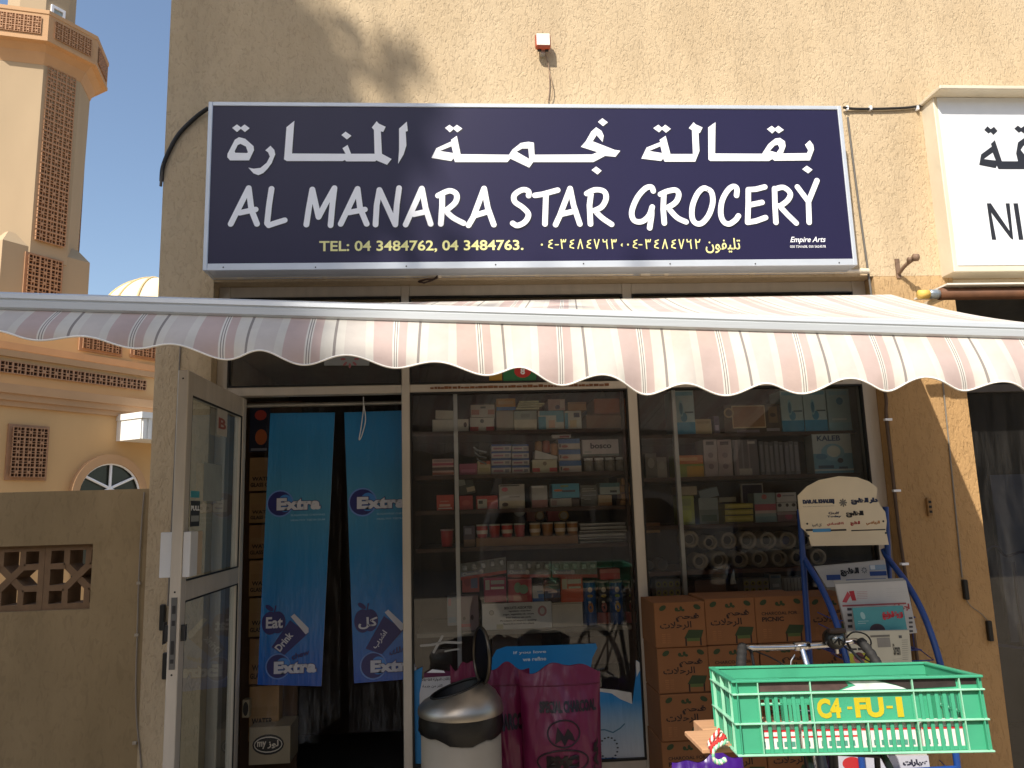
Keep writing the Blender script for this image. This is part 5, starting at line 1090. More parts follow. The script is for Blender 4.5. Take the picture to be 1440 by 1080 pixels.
PB = [(c/4+.03, v0_, c/4+.22, v0_+.32, '#a9a348', 1) for c in range(4) for v0_ in (.55, .08)]+[(c/4+.08, v0_+.08, c/4+.17, v0_+.24, '#4a3f20', 1) for c in range(4) for v0_ in (.55, .08)]
B((922, 814, 957, 835), GY, .1, '#8d8a7a', PB, label='pack of little yellow topped bottles left of the bright post, lowest shelf', cat='pack', zs=r5)
B((1046, 814, 1082, 835), GY, .1, '#a09a86', PB, label='pack of little yellow topped bottles, lowest shelf centre', cat='pack', zs=r5)
B((978, 816, 1022, 835), GY, .12, '#6b4530', label='reddish brown carton peeking above the charcoal cartons', nm='carton', cat='carton', zs=r5)
B((1084, 808, 1100, 835), GY, .08, '#8d9ca0', [(.1, .8, .9, .95, '#4a6a80'), (.2, .3, .8, .5, '#c3ccd0')], label='pale blue crinkled bottle pack, lowest shelf right', cat='pack', zs=r5, rough=.2)
B((1101, 812, 1130, 835), GY, .08, '#9a9a94', [(k/6+.03, .05, k/6+.07, .95, '#5a5a58') for k in range(6)], label='white finned box at the right end of the lowest shelf', zs=r5)

# goods in the doorway shelf -------------------------------------------------
g = MB(); g.box(-1.23, .62, .05, -.92, .64, 2.2, M('#5d4632', .8)); solo('side_board', g, 'brown board standing behind the cartons just inside the doorway', 'board')
ys = (1042, 962, 895, 838, 785, 735, 690, 640)
for k in range(7):
    B((350-k*.0, ys[k+1]+3, 392, ys[k]), .52, .09, ('#9a7446', '#8a6238', '#93703f')[k % 3], [(.05, .45, .95, .62, '#8d683c')], [('WATER', .1, .3, .8, .42, '#2a2018'), ('GLASS CUPS', .05, .12, .9, .24, '#2a2018')], label='brown lettered carton inside the doorway, %s of the tall stack' % ('lowest', 'second', 'third', 'fourth', 'fifth', 'sixth', 'topmost')[k], nm='carton', cat='carton', group='brown cartons stacked inside the doorway')
B((350, 572, 378, 635), .5, .02, '#10162e', [(.25, .7, .85, .93, '#b5342c', 1), (.3, .15, .9, .5, '#c05a2c', 1), (.1, .02, .9, .08, '#6d7488')], label='navy poster with red round marks at the top left of the doorway', cat='poster', nm='poster')
B((350, 1022, 408, 1075), .42, .2, '#8d7f62', [(.08, .25, .85, .8, '#1d1a18', 1), (.12, .31, .81, .74, '#d0c8b4', 1), (.14, .34, .79, .71, '#1d1a18', 1)], [('my', .2, .42, .42, .62, '#d8d0bc'), (ar('لوز'), .45, .42, .72, .64, '#d8d0bc')], label='beige carton with a black oval emblem on the floor of the doorway', nm='carton', cat='carton')
B((340, 985, 349.5, 1010), .40, .05, '#8d7f62', [(.1, .1, .9, .9, '#1d1a18', 1)], label='slim beige carton end with a black emblem at the door hinge', nm='carton', cat='carton')

# stickers and posters on the lower window ------------------------------------
def flat_poster(nm, pts, Y, col, label, draw=None, cat='poster', th=.002):
    g = MB(); p = [at(x, y, Y=Y) for x, y in pts]; m_ = M(col, .45, var=.08, scale=6) if isinstance(col, str) else col
    loops = [[(v.x, v.z) for v in p]]
    fr = (Vector((0, Y, 0)), X_, Z_, -Y_); poly_tess(g, loops[0], fr, m_, 0); poly_tess(g, loops[0], (Vector((0, Y+th, 0)), X_, Z_, Y_), m_, 0)
    n = len(p); g.add(p+[v+Y_*th for v in p], [(i, (i+1) % n, n+(i+1) % n, n+i) for i in range(n)], m_)
    if draw: draw(g, fr, Y)
    return solo(nm, g, label, cat)
PBL = grad_mat('poster_print', [(0, '#c9d0d6'), (.35, '#9fc0d8'), (.6, '#2f8fd0'), (1, '#2583c8')], .32, .75, .4)
def d1(g, fr, Y):
    a, b2 = PY(722, 921, Y), PY(768, 914, Y); g.ftext(fr, 'If you love', a[0], a[1], b2[0], b2[1], M('#cfe0ea', .4), .001, .02); a, b2 = PY(735, 930, Y), PY(768, 923, Y); g.ftext(fr, 'we refine', a[0], a[1], b2[0], b2[1], M('#cfe0ea', .4), .001, .03)
flat_poster('window_poster', [(692, 925), (698, 914), (712, 909), (760, 908), (838, 905), (840, 911), (833, 925), (831, 938), (690, 975)], FY-.012, '#1f86c9', 'blue window poster rising behind the two magenta sacks', d1)
def d2(g, fr, Y):
    W_ = M('#c9cfd4', .5); c = PY(856, 1052, Y)
    for i in range(16):
        t0 = 2*math.pi*i/16; g.fell(fr, c[0]+.045*math.cos(t0), c[1]+.05*math.sin(t0), .006, .004, M('#33434f', .5), .001, 8)
    g.fpoly(fr, [PY(*q, Y) for q in ((838, 1066), (846, 1071), (858, 1072), (868, 1066), (862, 1065), (850, 1066))], M('#1f66a8', .5), .001)
    g.fstroke(fr, [PY(*q, Y) for q in ((838, 1027), (850, 1026), (862, 1030), (872, 1024), (878, 1018))], .003, M('#4f7c98', .5), .001)
    g.fpoly(fr, [PY(*q, Y) for q in ((834, 965), (843, 968), (866, 970), (888, 974), (889, 990), (872, 983), (860, 975), (840, 972))], M('#d4d4ce', .5), .0016); g.fpoly(fr, [PY(*q, Y) for q in ((894, 928), (902, 934), (901, 940), (895, 952))], M('#d4d4ce', .5), .0016)
flat_poster('window_poster', [(832, 965), (840, 972), (860, 975), (872, 983), (889, 990), (894, 952), (895, 928), (902, 934), (911, 1073), (828, 1075)], FY-.012, PBL, 'torn blue and white window poster right of the magenta sacks', d2)
flat_poster('window_poster', [(582, 944), (594, 938), (593, 958), (590, 978), (596, 1074), (584, 1074)], FY-.012, '#2583c0', 'narrow blue poster strip at the left edge behind the bin')
def d3(g, fr, Y):
    K = M('#2a2a30', .6)
    a, b2 = PY(594, 959, Y), PY(636, 952, Y); g.ftext(fr, ar('بطاقات الدولية الفائقة'), a[0], a[1], b2[0], b2[1], K, .001, .02); a, b2 = PY(594, 968, Y), PY(622, 962, Y); g.ftext(fr, ar('اكثر من خدمة'), a[0], a[1], b2[0], b2[1], K, .001, .02)
    g.fpoly(fr, [PY(*q, Y) for q in ((596, 947), (606, 942), (638, 944), (638, 950), (596, 953))], M('#5d1f45', .5), .0015); g.fpoly(fr, [PY(*q, Y) for q in ((600, 946), (608, 941), (624, 943), (626, 946))], LW, .002)
flat_poster('window_poster', [(590, 975), (594, 955), (606, 946), (642, 947), (642, 1000), (590, 1000)], FY-.016, '#c3c3c4', 'white notice with Arabic lines and a maroon edge behind the bin', d3)
def tape(pts, label, w=.006):
    g = MB(); p = [at(x, y, Y=FY-.006) for x, y in pts]; fr = (Vector((0, FY-.004, 0)), X_, Z_, -Y_); g.fstroke(fr, [(v.x, v.z) for v in p], w, M('#b9b6ae', .5), .0004); solo('glass_tape', g, label, 'tape')
tape(((592, 908), (606, 907), (625, 903), (648, 904)), 'whitish tape strip stuck across the low left glass'); tape(((610, 917), (617, 904), (622, 895)), 'slanting whitish tape strip crossing the other on the low left glass'); tape(((626, 916), (636, 914), (644, 913)), 'short whitish tape scrap on the low left glass', .004)
def d4(g, fr, Y): c = PY(735, 522, Y); g.fell(fr, c[0], c[1], .045, .035, M('#c9362f', .4), .001); g.ftext(fr, '8', c[0]-.012, c[1]-.018, c[0]+.012, c[1]+.018, LW, .002, .04)
flat_poster('window_poster', [(707, 505), (755, 505), (754, 536), (708, 536)], FY-.02, '#2f7a4a', 'green sticker with a red round centre high on the left window', d4)
def d5(g, fr, Y):
    c = PY(492, 505, Y)
    for k in range(8): t0 = math.pi*k/4; g.fell(fr, c[0]+.035*math.cos(t0), c[1]+.035*math.sin(t0), .014, .006, M('#a05a62', .5), .001, 10, t0)
flat_poster('window_poster', [(455, 490), (520, 490), (519, 514), (456, 514)], FY-.02, '#8f9498', 'grey sheet with a pink flower shape on the glass above the door', d5)
flat_poster('window_poster', [(688, 510), (706, 510), (706, 535), (688, 535)], FY-.02, '#b58a2c', 'small yellow sticker left of the green one high on the left window')

# ------------------------------------------------------------------ charcoal cartons
CT = M('#825530', .85, var=.10, scale=6, bump=.1); CTE = M('#8a5a30', .85, var=.1); DG = M('#2c3a1c', .8); CK = M('#2b1c14', .8); CRED = M('#8a2c22', .8); CMID = M('#8d5c33', .8)
xs = [.897, 1.143, 1.391, 1.643]; zs_ = [1.083, .876, .669, .462, .255]; hh = .2055; w_ = .2435; d_ = .29
rn = ('top', 'second', 'third', 'fourth', 'bottom'); cn = ('at the left end', 'second from the left', 'third from the left', 'at the right end behind the newspaper stand')
zbase = zs_[-1]-hh
pal = MB(); pal.box(.90, -.20, 0, 1.88, .06, .02, M('#6b5138', .9)); 
for x in (.92, 1.36, 1.80): pal.box(x, -.19, .02, x+.06, .05, zbase-.001, M('#6b5138', .9))
solo('pallet', pal, 'low wooden pallet under the charcoal cartons', 'pallet')
for r in range(5):
    for c in range(4):
        x = xs[c]+random.uniform(-.002, .002)+(.004 if r else 0); z1_ = zs_[r]+( .008 if c in (1, 2) and r == 0 else 0); z0_ = zs_[r]-hh+.001; y = -.205+random.uniform(0, .012)
        if r+1 < 5 and c in (1, 2) and r+1 == 0: pass
        g = MB(); g.box(x, y, z0_, x+w_, y+d_-.02, z1_, CT, .003)
        fr = (Vector((x, y, z0_)), X_, Z_, -Y_); W, H = w_, z1_-z0_
        for u in (.17, .85): g.fell(fr, W*u, H*.88, W*.075, H*.055, DG, .0008, 14, .5 if u < .5 else -.4)
        for q in ((.44, .84, .035, .045), (.53, .86, .03, .05), (.57, .82, .035, .03), (.48, .81, .04, .02)): g.fell(fr, W*q[0], H*q[1], W*q[2], H*q[3], DG, .0009+q[0]*.0004, 10)
        picn = (r, c) in ((0, 2), (1, 1), (2, 2), (3, 0), (4, 1))
        if picn: g.ftext(fr, 'CHARCOAL FOR', W*.12, H*.60, W*.84, H*.67, CK, .0008, .02); g.ftext(fr, 'PICNIC', W*.12, H*.46, W*.56, H*.56, CK, .0008, .04)
        else: g.ftext(fr, ar('فحم'), W*.42, H*.56, W*.88, H*.74, CK, .0008, .04); g.ftext(fr, ar('الرحلات'), W*.10, H*.38, W*.72, H*.57, CK, .0008, .02)
        for i in range(5):
            for k in range(2): g.frect(fr, W*(.13+.10*k), H*(.10+.045*i), W*(.20+.10*k), H*(.125+.045*i), CMID, .0007)
        g.fpoly(fr, [(W*.56, H*.19), (W*.90, H*.19), (W*.95, H*.36), (W*.66, H*.38)], DG, .0008); g.fpoly(fr, [(W*.58, H*.02), (W*.61, H*.02), (W*.61, H*.19), (W*.58, H*.19)], CK, .0008); g.fpoly(fr, [(W*.87, H*.02), (W*.90, H*.02), (W*.90, H*.19), (W*.87, H*.19)], CK, .0008); g.frect(fr, W*.615, H*.12, W*.865, H*.19, M('#4d5a2c', .8), .0008)
        solo('charcoal_carton', g, 'brown charcoal carton, %s row of the stack, %s%s' % (rn[r], cn[c], ', lettered PICNIC' if picn else ''), 'carton', 'charcoal cartons stacked by the window')

# ------------------------------------------------------------------ magenta charcoal sacks
def sack(cx, cy, W, H, D, col, label, seed, draw=None, lean=0., name='charcoal_sack', topw=1.0, z0=.0):
    MG = bpy.data.materials.new('woven_plastic'); MG.use_nodes = True
    nt = MG.node_tree; N = nt.nodes; L = nt.links; b = N['Principled BSDF']; b.inputs['Roughness'].default_value = .33; b.inputs['Base Color'].default_value = (*lin(col), 1)
    ge = N.new('ShaderNodeNewGeometry'); mp = N.new('ShaderNodeMapping'); mp.inputs['Scale'].default_value = (14, 14, 4); L.new(ge.outputs['Position'], mp.inputs[0])
    n = N.new('ShaderNodeTexNoise'); n.inputs['Scale'].default_value = .8; n.inputs['Detail'].default_value = 2.5; n.inputs['Distortion'].default_value = .4; L.new(mp.outputs[0], n.inputs[0])
    bp = N.new('ShaderNodeBump'); bp.inputs['Strength'].default_value = .8; bp.inputs['Distance'].default_value = .025; L.new(n.outputs[0], bp.inputs['Height']); L.new(bp.outputs[0], b.inputs['Normal'])
    t = thing(name, label, 'sack', (cx, cy, z0))
    def surf(u, v, s=-1):
        prof = min(1, (max(0, math.sin(math.pi*u)))**.45); vert = min(1, (v*9)**.5)*(1 if v < .62 else max(.04, 1-((v-.62)/.38)**1.4*.97))
        sag = 1+.05*math.sin(v*5+seed)-(.02 if v > .8 else 0)
        x = (u-.5)*W*sag*(1+(topw-1)*v)
        nz = noise.noise(Vector((u*3.2+seed*7, v*5.5, seed)))*.6+noise.noise(Vector((u*9+seed*3, v*7, seed+4)))*.3+noise.noise(Vector((u*14+v*5, v*4, seed+9)))*.25
        y = s*D/2*prof*vert + s*.022*nz*prof*(.35+vert)
        z = v*H+(.016*math.sin(u*7+seed*2)+.010*math.sin(u*15+seed) if v > .93 else 0)*(v-.93)/.07*1.0
        return Vector((cx+x, cy+y+lean*v*.15, z0+z))
    g = MB(); NU, NV = 34, 46
    for s in (-1, 1):
        V = [surf(i/NU, j/NV, s) for j in range(NV+1) for i in range(NU+1)]
        Fc = [(j*(NU+1)+i, j*(NU+1)+i+1, (j+1)*(NU+1)+i+1, (j+1)*(NU+1)+i) for j in range(NV) for i in range(NU)]
        g.add(V, Fc if s < 0 else [f[::-1] for f in Fc], MG, True)
    part('sack_body', g, t)
    g = MB(); zt_ = .915; g.tube([surf(i/30, zt_)+Vector((0, -.003, 0)) for i in range(31)], .0022, M('#5c1030', .6), 5); part('seam', g, t)
    if draw:
        g = MB()
        def txt(s_, u0, v0, u1, v1, bold=.05, rot90=False):
            vs, fs = text_geo(s_, bold)
            P_ = []
            for x, y in vs:
                if rot90: u, v = u0+(u1-u0)*(1-y), v0+(v1-v0)*x
                else: u, v = u0+(u1-u0)*x, v0+(v1-v0)*y
                P_.append(surf(u, v)+Vector((0, -.005, 0)))
            g.add(P_, fs, M('#160a14', .4))
        def ringe(u, v, ru, rv, th=.0035):
            g.tube([surf(u+ru*math.cos(q), v+rv*math.sin(q))+Vector((0, -.002, 0)) for q in (2*math.pi*i/36 for i in range(36))], th, M('#1c0c18', .4), 5, closed=True)
        draw(txt, ringe, g, surf); part('printing', g, t)
    return t
def ds(txt, ringe, g, surf):
    txt('SPECIAL CHARCOAL', .22, .79, .93, .845, .06); ringe(.50, .695, .20, .062); txt('BMC', .27, .53, .68, .595, .10); ringe(.48, .562, .32, .058)
    g.add([surf(u, v)+Vector((0, -.004, 0)) for u, v in ((.38, .65), (.42, .73), (.50, .685), (.55, .72), (.61, .69), (.64, .655), (.55, .67), (.50, .64), (.46, .67))], [tuple(range(9))], M('#160a14', .4))
    txt(ar('فحم')+'  TRISTAR', .87, .08, .97, .66, .06, True)
sack(.42, -.36, .36, .845, .17, '#651a3e', 'large magenta charcoal sack facing the street, right of the bin', 2, ds)
sack(.165, -.27, .27, .835, .15, '#6b1a3f', 'magenta charcoal sack leaning between the bin and the large sack', 5, lambda a, b, c, d: (a('CHARCOAL', .35, .70, .96, .78, .06), a(ar('فحم')+' TRISTAR', .86, .1, .97, .62, .06, True)))
sack(.0, -.22, .13, .845, .10, '#6b1a3c', 'magenta sack mostly hidden behind the steel bin', 8)
sack(.97, -.66, .30, .53, .20, '#3c1470', 'dark purple sack on the ground left of the bicycle', 11, name='purple_sack')

# ------------------------------------------------------------------ litter bin
bx_, by_ = -.018, -.47
bn = thing('litter_bin', 'round cream litter bin with a steel dome top and black liner', 'bin', (bx_, by_, 0)); R0_ = .168
DEN = M('#9c9382', .5, var=.12, scale=7, dirt=.35); STL = M('#aba498', .36, .9, var=.15, scale=18, dirt=.35)
g = MB(); g.lathe((bx_, by_, 0), [(0, 0), (R0_-.004, 0), (R0_, .01), (R0_, .655), (R0_-.01, .655), (R0_-.012, .03), (0, .03)], DEN, 48); part('body', g, bn)
g = MB(); V = []; K = 48; lin_ = []
for j, (r, z) in enumerate(((R0_+.004, .625), (R0_+.010, .645), (R0_+.010, .67), (R0_+.006, .705))):
    for i in range(K):
        a = 2*math.pi*i/K; wv = .012*math.sin(a*2+1)+.006*math.sin(a*5)+.003*math.sin(a*11) if j == 0 else 0
        V.append((bx_+(r+.002*math.sin(a*23+j*2))*math.cos(a), by_+(r+.002*math.sin(a*23+j*2))*math.sin(a), z+wv))
g.add(V, [(j*K+i, j*K+(i+1) % K, (j+1)*K+(i+1) % K, (j+1)*K+i) for j in range(3) for i in range(K)], M('#0e0d0d', .35, bump=.5, scale=30), True); part('liner', g, bn)
g = MB(); V = []; prof = [(R0_+.012, 0., 0), (R0_+.013, .010, 0), (R0_+.008, .045, .15), (R0_-.012, .085, .4), (R0_-.045, .118, .75), (R0_-.062, .130, 1.0)]
for r, h, k in prof:
    for i in range(K):
        a = 2*math.pi*i/K; x = r*math.cos(a); y = r*math.sin(a)
        V.append((bx_+x-.012*k*1.5, by_+y, .705+h*.72+ k*(x*.30)))
g.add(V, [(j*K+i, j*K+(i+1) % K, (j+1)*K+(i+1) % K, (j+1)*K+i) for j in range(len(prof)-1) for i in range(K)], STL, True); part('dome', g, bn)
top = [Vector(v) for v in V[-K:]]; g = MB(); g.tube(top, .006, BLACK, 6, closed=True); cc = sum(top, Vector())/K
g.add([p+Vector((0, 0, -.002)) for p in top]+[cc+(p-cc)*.9+Vector((0, 0, -.05)) for p in top], [(i, (i+1) % K, K+(i+1) % K, K+i) for i in range(K)]+[tuple(range(K, 2*K))], M('#0b0b0b', .5)); part('opening', g, bn)
g = MB(); fc = Vector((bx_+.092, by_-.01, .93)); fn = Vector((-.93, -.36, 0)).normalized(); fu = Vector((-fn.y, fn.x, 0)); V = []
for off in (0, .010):
    for i in range(K): q = 2*math.pi*i/K; V.append(fc-fn*off+fu*(.085*math.cos(q))+Z_*(.115*math.sin(q)))
g.add(V, [tuple(range(K))[::-1], tuple(range(K, 2*K))]+[(i, (i+1) % K, K+(i+1) % K, K+i) for i in range(K)], M('#17140f', .3, .6)); g.tube([V[i] for i in range(K)], .007, M('#5a5348', .3, .8), 6, closed=True); part('flap', g, bn)

# ------------------------------------------------------------------ newspaper stand
BLU = M('#183f82', .38, var=.12, scale=14, dirt=.2)
st = thing('newspaper_stand', 'blue tubular newspaper stand with a chipped cream header board', 'stand', (1.8, -.5, 0))
for X in (1.6, 2.0):
    g = MB(); g.tube([(X, -.27, .01), (X, -.275, .8), (X+(.01 if X > 1.8 else -.01), -.33, 1.5)], .0135, BLU, 10); part('upright', g, st)
    g = MB(); pts = [(X, -.29, 1.30), (X, -.32, 1.262), (X, -.455, 1.16), (X, -.565, 1.03), (X, -.645, .84), (X, -.675, .62), (X, -.685, .30), (X, -.69, .012)]; g.tube(smooth(pts, 5), .0135, BLU, 10); part('front_leg', g, st)
g = MB()
for z in (.06, .45): g.tube([(1.6, -.27, z), (2.0, -.27, z)], .008, BLU, 8); g.tube([(1.6, -.685, z), (2.0, -.685, z)], .008, BLU, 8); 
for X in (1.6, 2.0): g.tube([(X, -.27, .06), (X, -.685, .06)], .008, BLU, 8)
part('cross_bar', g, st)
WR = M('#27468f', .4, .3)
tiers = [(1.02, -.50), (.86, -.60), (.66, -.645), (.42, -.66)]
for z, y in tiers:
    g = MB(); yb = y+.16
    for dz in (0, -.05): g.tube([(1.6, y+.10, z+dz+.02), (1.62, y-.03, z+dz), (1.98, y-.03, z+dz), (2.0, y+.10, z+dz+.02)], .0022, WR, 5)
    for i in range(5): x = 1.64+i*.08; g.tube([(x, y-.03, z), (x, y-.03, z-.13), (x, yb, z-.135)], .0018, WR, 5)
    g.box(1.605, y-.028, z-.139, 1.995, yb, z-.136, WR); part('wire_basket', g, st)
# header board with chipped right edge
HB = M('#d8cbaf', .6, var=.07, scale=6, dirt=.25); HY = -.345
hp = [(1122, 697), (1135, 684), (1152, 675), (1180, 669.5), (1205, 671), (1222, 677), (1234, 686), (1232.5, 700), (1238, 711), (1245, 720), (1247, 733), (1246, 746), (1250, 766), (1141, 768), (1136, 750), (1127, 742), (1124, 720)]
g = MB(); pp = [at(x, y, Y=HY) for x, y in hp]; fr = (Vector((0, HY, 0)), X_, Z_, -Y_)
poly_tess(g, [(v.x, v.z) for v in pp], fr, HB, 0); poly_tess(g, [(v.x, v.z) for v in pp], (Vector((0, HY+.006, 0)), X_, Z_, Y_), HB, 0); n = len(pp); g.add(pp+[v+Y_*.006 for v in pp], [(i, (i+1) % n, n+(i+1) % n, n+i) for i in range(n)], HB)
hb = part('header_board', g, st)
g = MB(); INK = M('#1f2c4a', .5); IR = M('#a32c30', .5); IO = M('#a5672c', .5)
def ht(s_, x0, y0, x1, y1, mt, bold=.04, sh=0.): a, b2 = PY(x0, y1, HY), PY(x1, y0, HY); g.ftext(fr, s_, a[0], a[1], b2[0], b2[1], mt, .0008, bold, -.0, sh)
ht('DAR AL KHALEEJ', 1129, 701.5, 1173, 710, INK, .12); ht('FOR PRESS PRINTING & PUBLISHING', 1129, 711, 1173, 713, INK, .01)
ht(ar('دار الخليج'), 1197, 699.5, 1234, 710, INK, .11); c = PY(1185.5, 707, HY); SG = M('#6a6760', .6)
for k in range(8): q = math.pi*k/4; g.fell(fr, c[0]+.013*math.cos(q), c[1]+.013*math.sin(q), .007, .004, SG, .0008, 8, q)
g.fell(fr, c[0], c[1], .008, .008, SG, .001, 12)
ht('Gulf', 1165, 719.5, 1180, 723.5, INK, .03); ht('Today', 1163, 724.5, 1183, 728.5, INK, .04); ht(ar('الخليج'), 1190, 718, 1214, 728, BK, .13)
ht(ar('كل الاسرة'), 1142, 736, 1155, 741.5, INK, .03); ht(ar('الاقتصادي'), 1163, 734, 1186, 740, IR, .05); ht(ar('الخليج'), 1196, 732.5, 1209, 739.5, IR, .08); ht(ar('الرياضي'), 1218, 732, 1237, 739, IO, .05)
for x0_, x1_, mt in ((1133, 1143, BK), (1168, 1190, BK), (1197, 1245, BK)): a, b2 = PY(x0_, 747, HY), PY(x1_, 743.8, HY); g.frect(fr, a[0], a[1], b2[0], b2[1], mt)
a, b2 = PY(1143, 748.5, HY), PY(1168, 743, HY); g.frect(fr, a[0], a[1], b2[0], b2[1], M('#3f86b8', .5), .001)
for x, y in ((1135, 736.5), (1137, 753.5), (1242, 733), (1245.5, 749.5)): c = PY(x, y, HY); g.fell(fr, c[0], c[1], .005, .005, BK, .001, 10)
part('lettering', g, hb)
# papers
def paper(pts, Y, th, col, label, cat, draw=None, lay=3, nm='newspaper'):
    """folded paper standing on the rack: front sheet plus back leaves"""
    g = MB(); P4 = [at(x, y, Y=Y) for x, y in pts]; n = len(P4); lean = .06
    zb = min(p.z for p in P4)
    def off(p, k): return Vector((p.x+random.uniform(-.002, .002)*k, Y+lean*(p.z-zb)*1.2+k*.005, p.z+random.uniform(0, .004)*k))
    for k in range(lay):
        q = [off(p, k) for p in P4]; g.add(q+[v+Y_*.003 for v in q], [tuple(range(n)), tuple(range(n, 2*n))[::-1]]+[(i, (i+1) % n, n+(i+1) % n, n+i) for i in range(n)], M(col if k == 0 else '#a8a49a', .8, var=.06))
    v_ = Vector((0, lean*1.2, 1)); fr = (Vector((0, Y-lean*1.2*zb, 0)), X_, v_, Vector((0, -1, lean*1.2)).normalized())
    if draw: draw(g, fr, Y)
    return solo(nm, g, label, cat)
def rr_(g, fr, Y, x0, y0, x1, y1, c, w=.001): a, b2 = PY(x0, y1, Y), PY(x1, y0, Y); g.frect(fr, a[0], a[1], b2[0], b2[1], M(c, .6) if isinstance(c, str) else c, w)
def tt_(g, fr, Y, s_, x0, y0, x1, y1, c, b=.04, w=.0014): a, b2 = PY(x0, y1, Y), PY(x1, y0, Y); g.ftext(fr, s_, a[0], a[1], b2[0], b2[1], M(c, .6), w, b)
def p1(g, fr, Y):
    tt_(g, fr, Y, ar('الخليج'), 1183, 798, 1208, 811, '#101218', .08); rr_(g, fr, Y, 1224, 794, 1246, 802, '#7d94a8'); rr_(g, fr, Y, 1224, 803, 1247, 810, '#1d3c78'); rr_(g, fr, Y, 1225, 795, 1231, 801, '#c4c8c8', .0014)
    c = PY(1216, 802, Y)
    for k in range(8): q = math.pi*k/4; g.fell(fr, c[0]+.010*math.cos(q), c[1]+.010*math.sin(q), .005, .0025, M('#55585c', .6), .001, 8, q)
    rr_(g, fr, Y, 1163, 808, 1182, 816, '#24407a'); rr_(g, fr, Y, 1160, 800, 1180, 801, '#999'); rr_(g, fr, Y, 1190, 813, 1246, 818, '#4a5c80')
paper([(1147, 799), (1246, 788), (1250, 822), (1163, 826)], -.385, .02, '#a9a6a0', 'folded newspaper with bold black Arabic masthead in the top rack', 'newspaper', p1)
def p2(g, fr, Y):
    g.fpoly(fr, [PY(*q, Y) for q in ((1196, 832), (1203, 831), (1206, 845), (1200, 845))], M('#a8222c', .6), .001); g.fpoly(fr, [PY(*q, Y) for q in ((1186, 847), (1194, 832), (1198, 838), (1192, 848))], M('#b04048', .6), .001)
    for k in range(5): rr_(g, fr, Y, 1207, 832+k*2.4, 1222, 833+k*2.4, '#a56a6c')
    for k in range(6): rr_(g, fr, Y, 1248-k % 2, 827+k*2.8, 1277, 828.2+k*2.8, '#5a5a5c')
    rr_(g, fr, Y, 1186, 850, 1276, 851.2, '#9a5050'); tt_(g, fr, Y, ar('الوطن الرياضي'), 1252, 849, 1280, 862, '#a02830', .06)
    for k in range(5): rr_(g, fr, Y, 1193, 855+k*8, 1199, 859+k*8, '#3c3c3e')
    for k in range(4): rr_(g, fr, Y, 1279, 868+k*6, 1284, 871+k*6, '#4a4a4c')
paper([(1177, 822), (1277, 817), (1290, 890), (1194, 900)], -.545, .03, '#b9b7b2', 'large white newspaper with red triangular emblem in the middle rack', 'newspaper', p2, 4)
def p3(g, fr, Y):
    tt_(g, fr, Y, ar('زهرة الخليج'), 1242, 859, 1270, 872, '#b8303c', .08); tt_(g, fr, Y, ar('زهرة'), 1242, 860, 1270, 871, '#b8303c', .04)
    c = PY(1234, 886, Y); g.fell(fr, c[0], c[1], .034, .026, M('#3a2a30', .6), .0012); g.fell(fr, PY(1214, 866, Y)[0], PY(1214, 866, Y)[1], .010, .016, M('#8fb5b5', .6), .0012, 12, .3)
    for k in range(2): rr_(g, fr, Y, 1207, 873+k*3, 1222-k*4, 874.2+k*3, '#a9c4c4')
paper([(1200, 855), (1271, 852), (1276, 886), (1204, 890)], -.60, .02, '#4b8f93', 'teal magazine with red Arabic title in front of the large newspaper', 'magazine', p3, 2, 'magazine')
def p4(g, fr, Y):
    rr_(g, fr, Y, 1226, 893, 1253, 897, '#6a675e'); rr_(g, fr, Y, 1236, 897, 1253, 911, '#85827a'); tt_(g, fr, Y, 'Siresn', 1258, 905, 1266, 922, '#2c2c2a', .02)
    rr_(g, fr, Y, 1197, 918, 1226, 940, '#a3a02c'); c = PY(1209, 926, Y); g.fell(fr, c[0], c[1], .025, .022, M('#9a6a66', .6), .0014); g.fell(fr, c[0], c[1]+.008, .02, .016, M('#5a2c30', .6), .0018)
    rr_(g, fr, Y, 1198, 912, 1206, 915, '#333'); rr_(g, fr, Y, 1208, 911, 1218, 915, '#333'); rr_(g, fr, Y, 1266, 894, 1270, 898, '#555')
    for k in range(10): rr_(g, fr, Y, 1270, 900+k*3, 1278, 901+k*3, '#8a877c')
    for k in range(8): rr_(g, fr, Y, 1256, 926+k*2, 1276, 927+k*2, '#9a978c')
paper([(1194, 889), (1281, 887), (1284, 950), (1197, 952)], -.65, .02, '#bcb8a4', 'cream newspaper with a yellow framed portrait box in the third rack', 'newspaper', p4, 3)
def p5(g, fr, Y):
    c = PY(1200, 1075, Y); g.fell(fr, c[0], c[1], .04, .025, M('#a8262a', .5), .001); tt_(g, fr, Y, ar('سيارات'), 1272, 1068, 1306, 1080, '#1c1c30', .07)
    rr_(g, fr, Y, 1160, 1070, 1175, 1085, '#6d5a2c')
paper([(1150, 1066), (1308, 1064), (1315, 1130), (1160, 1132)], -.68, .02, '#a9a9b2', 'coloured magazine low in the stand just below the green crate', 'magazine', p5, 3, 'magazine')

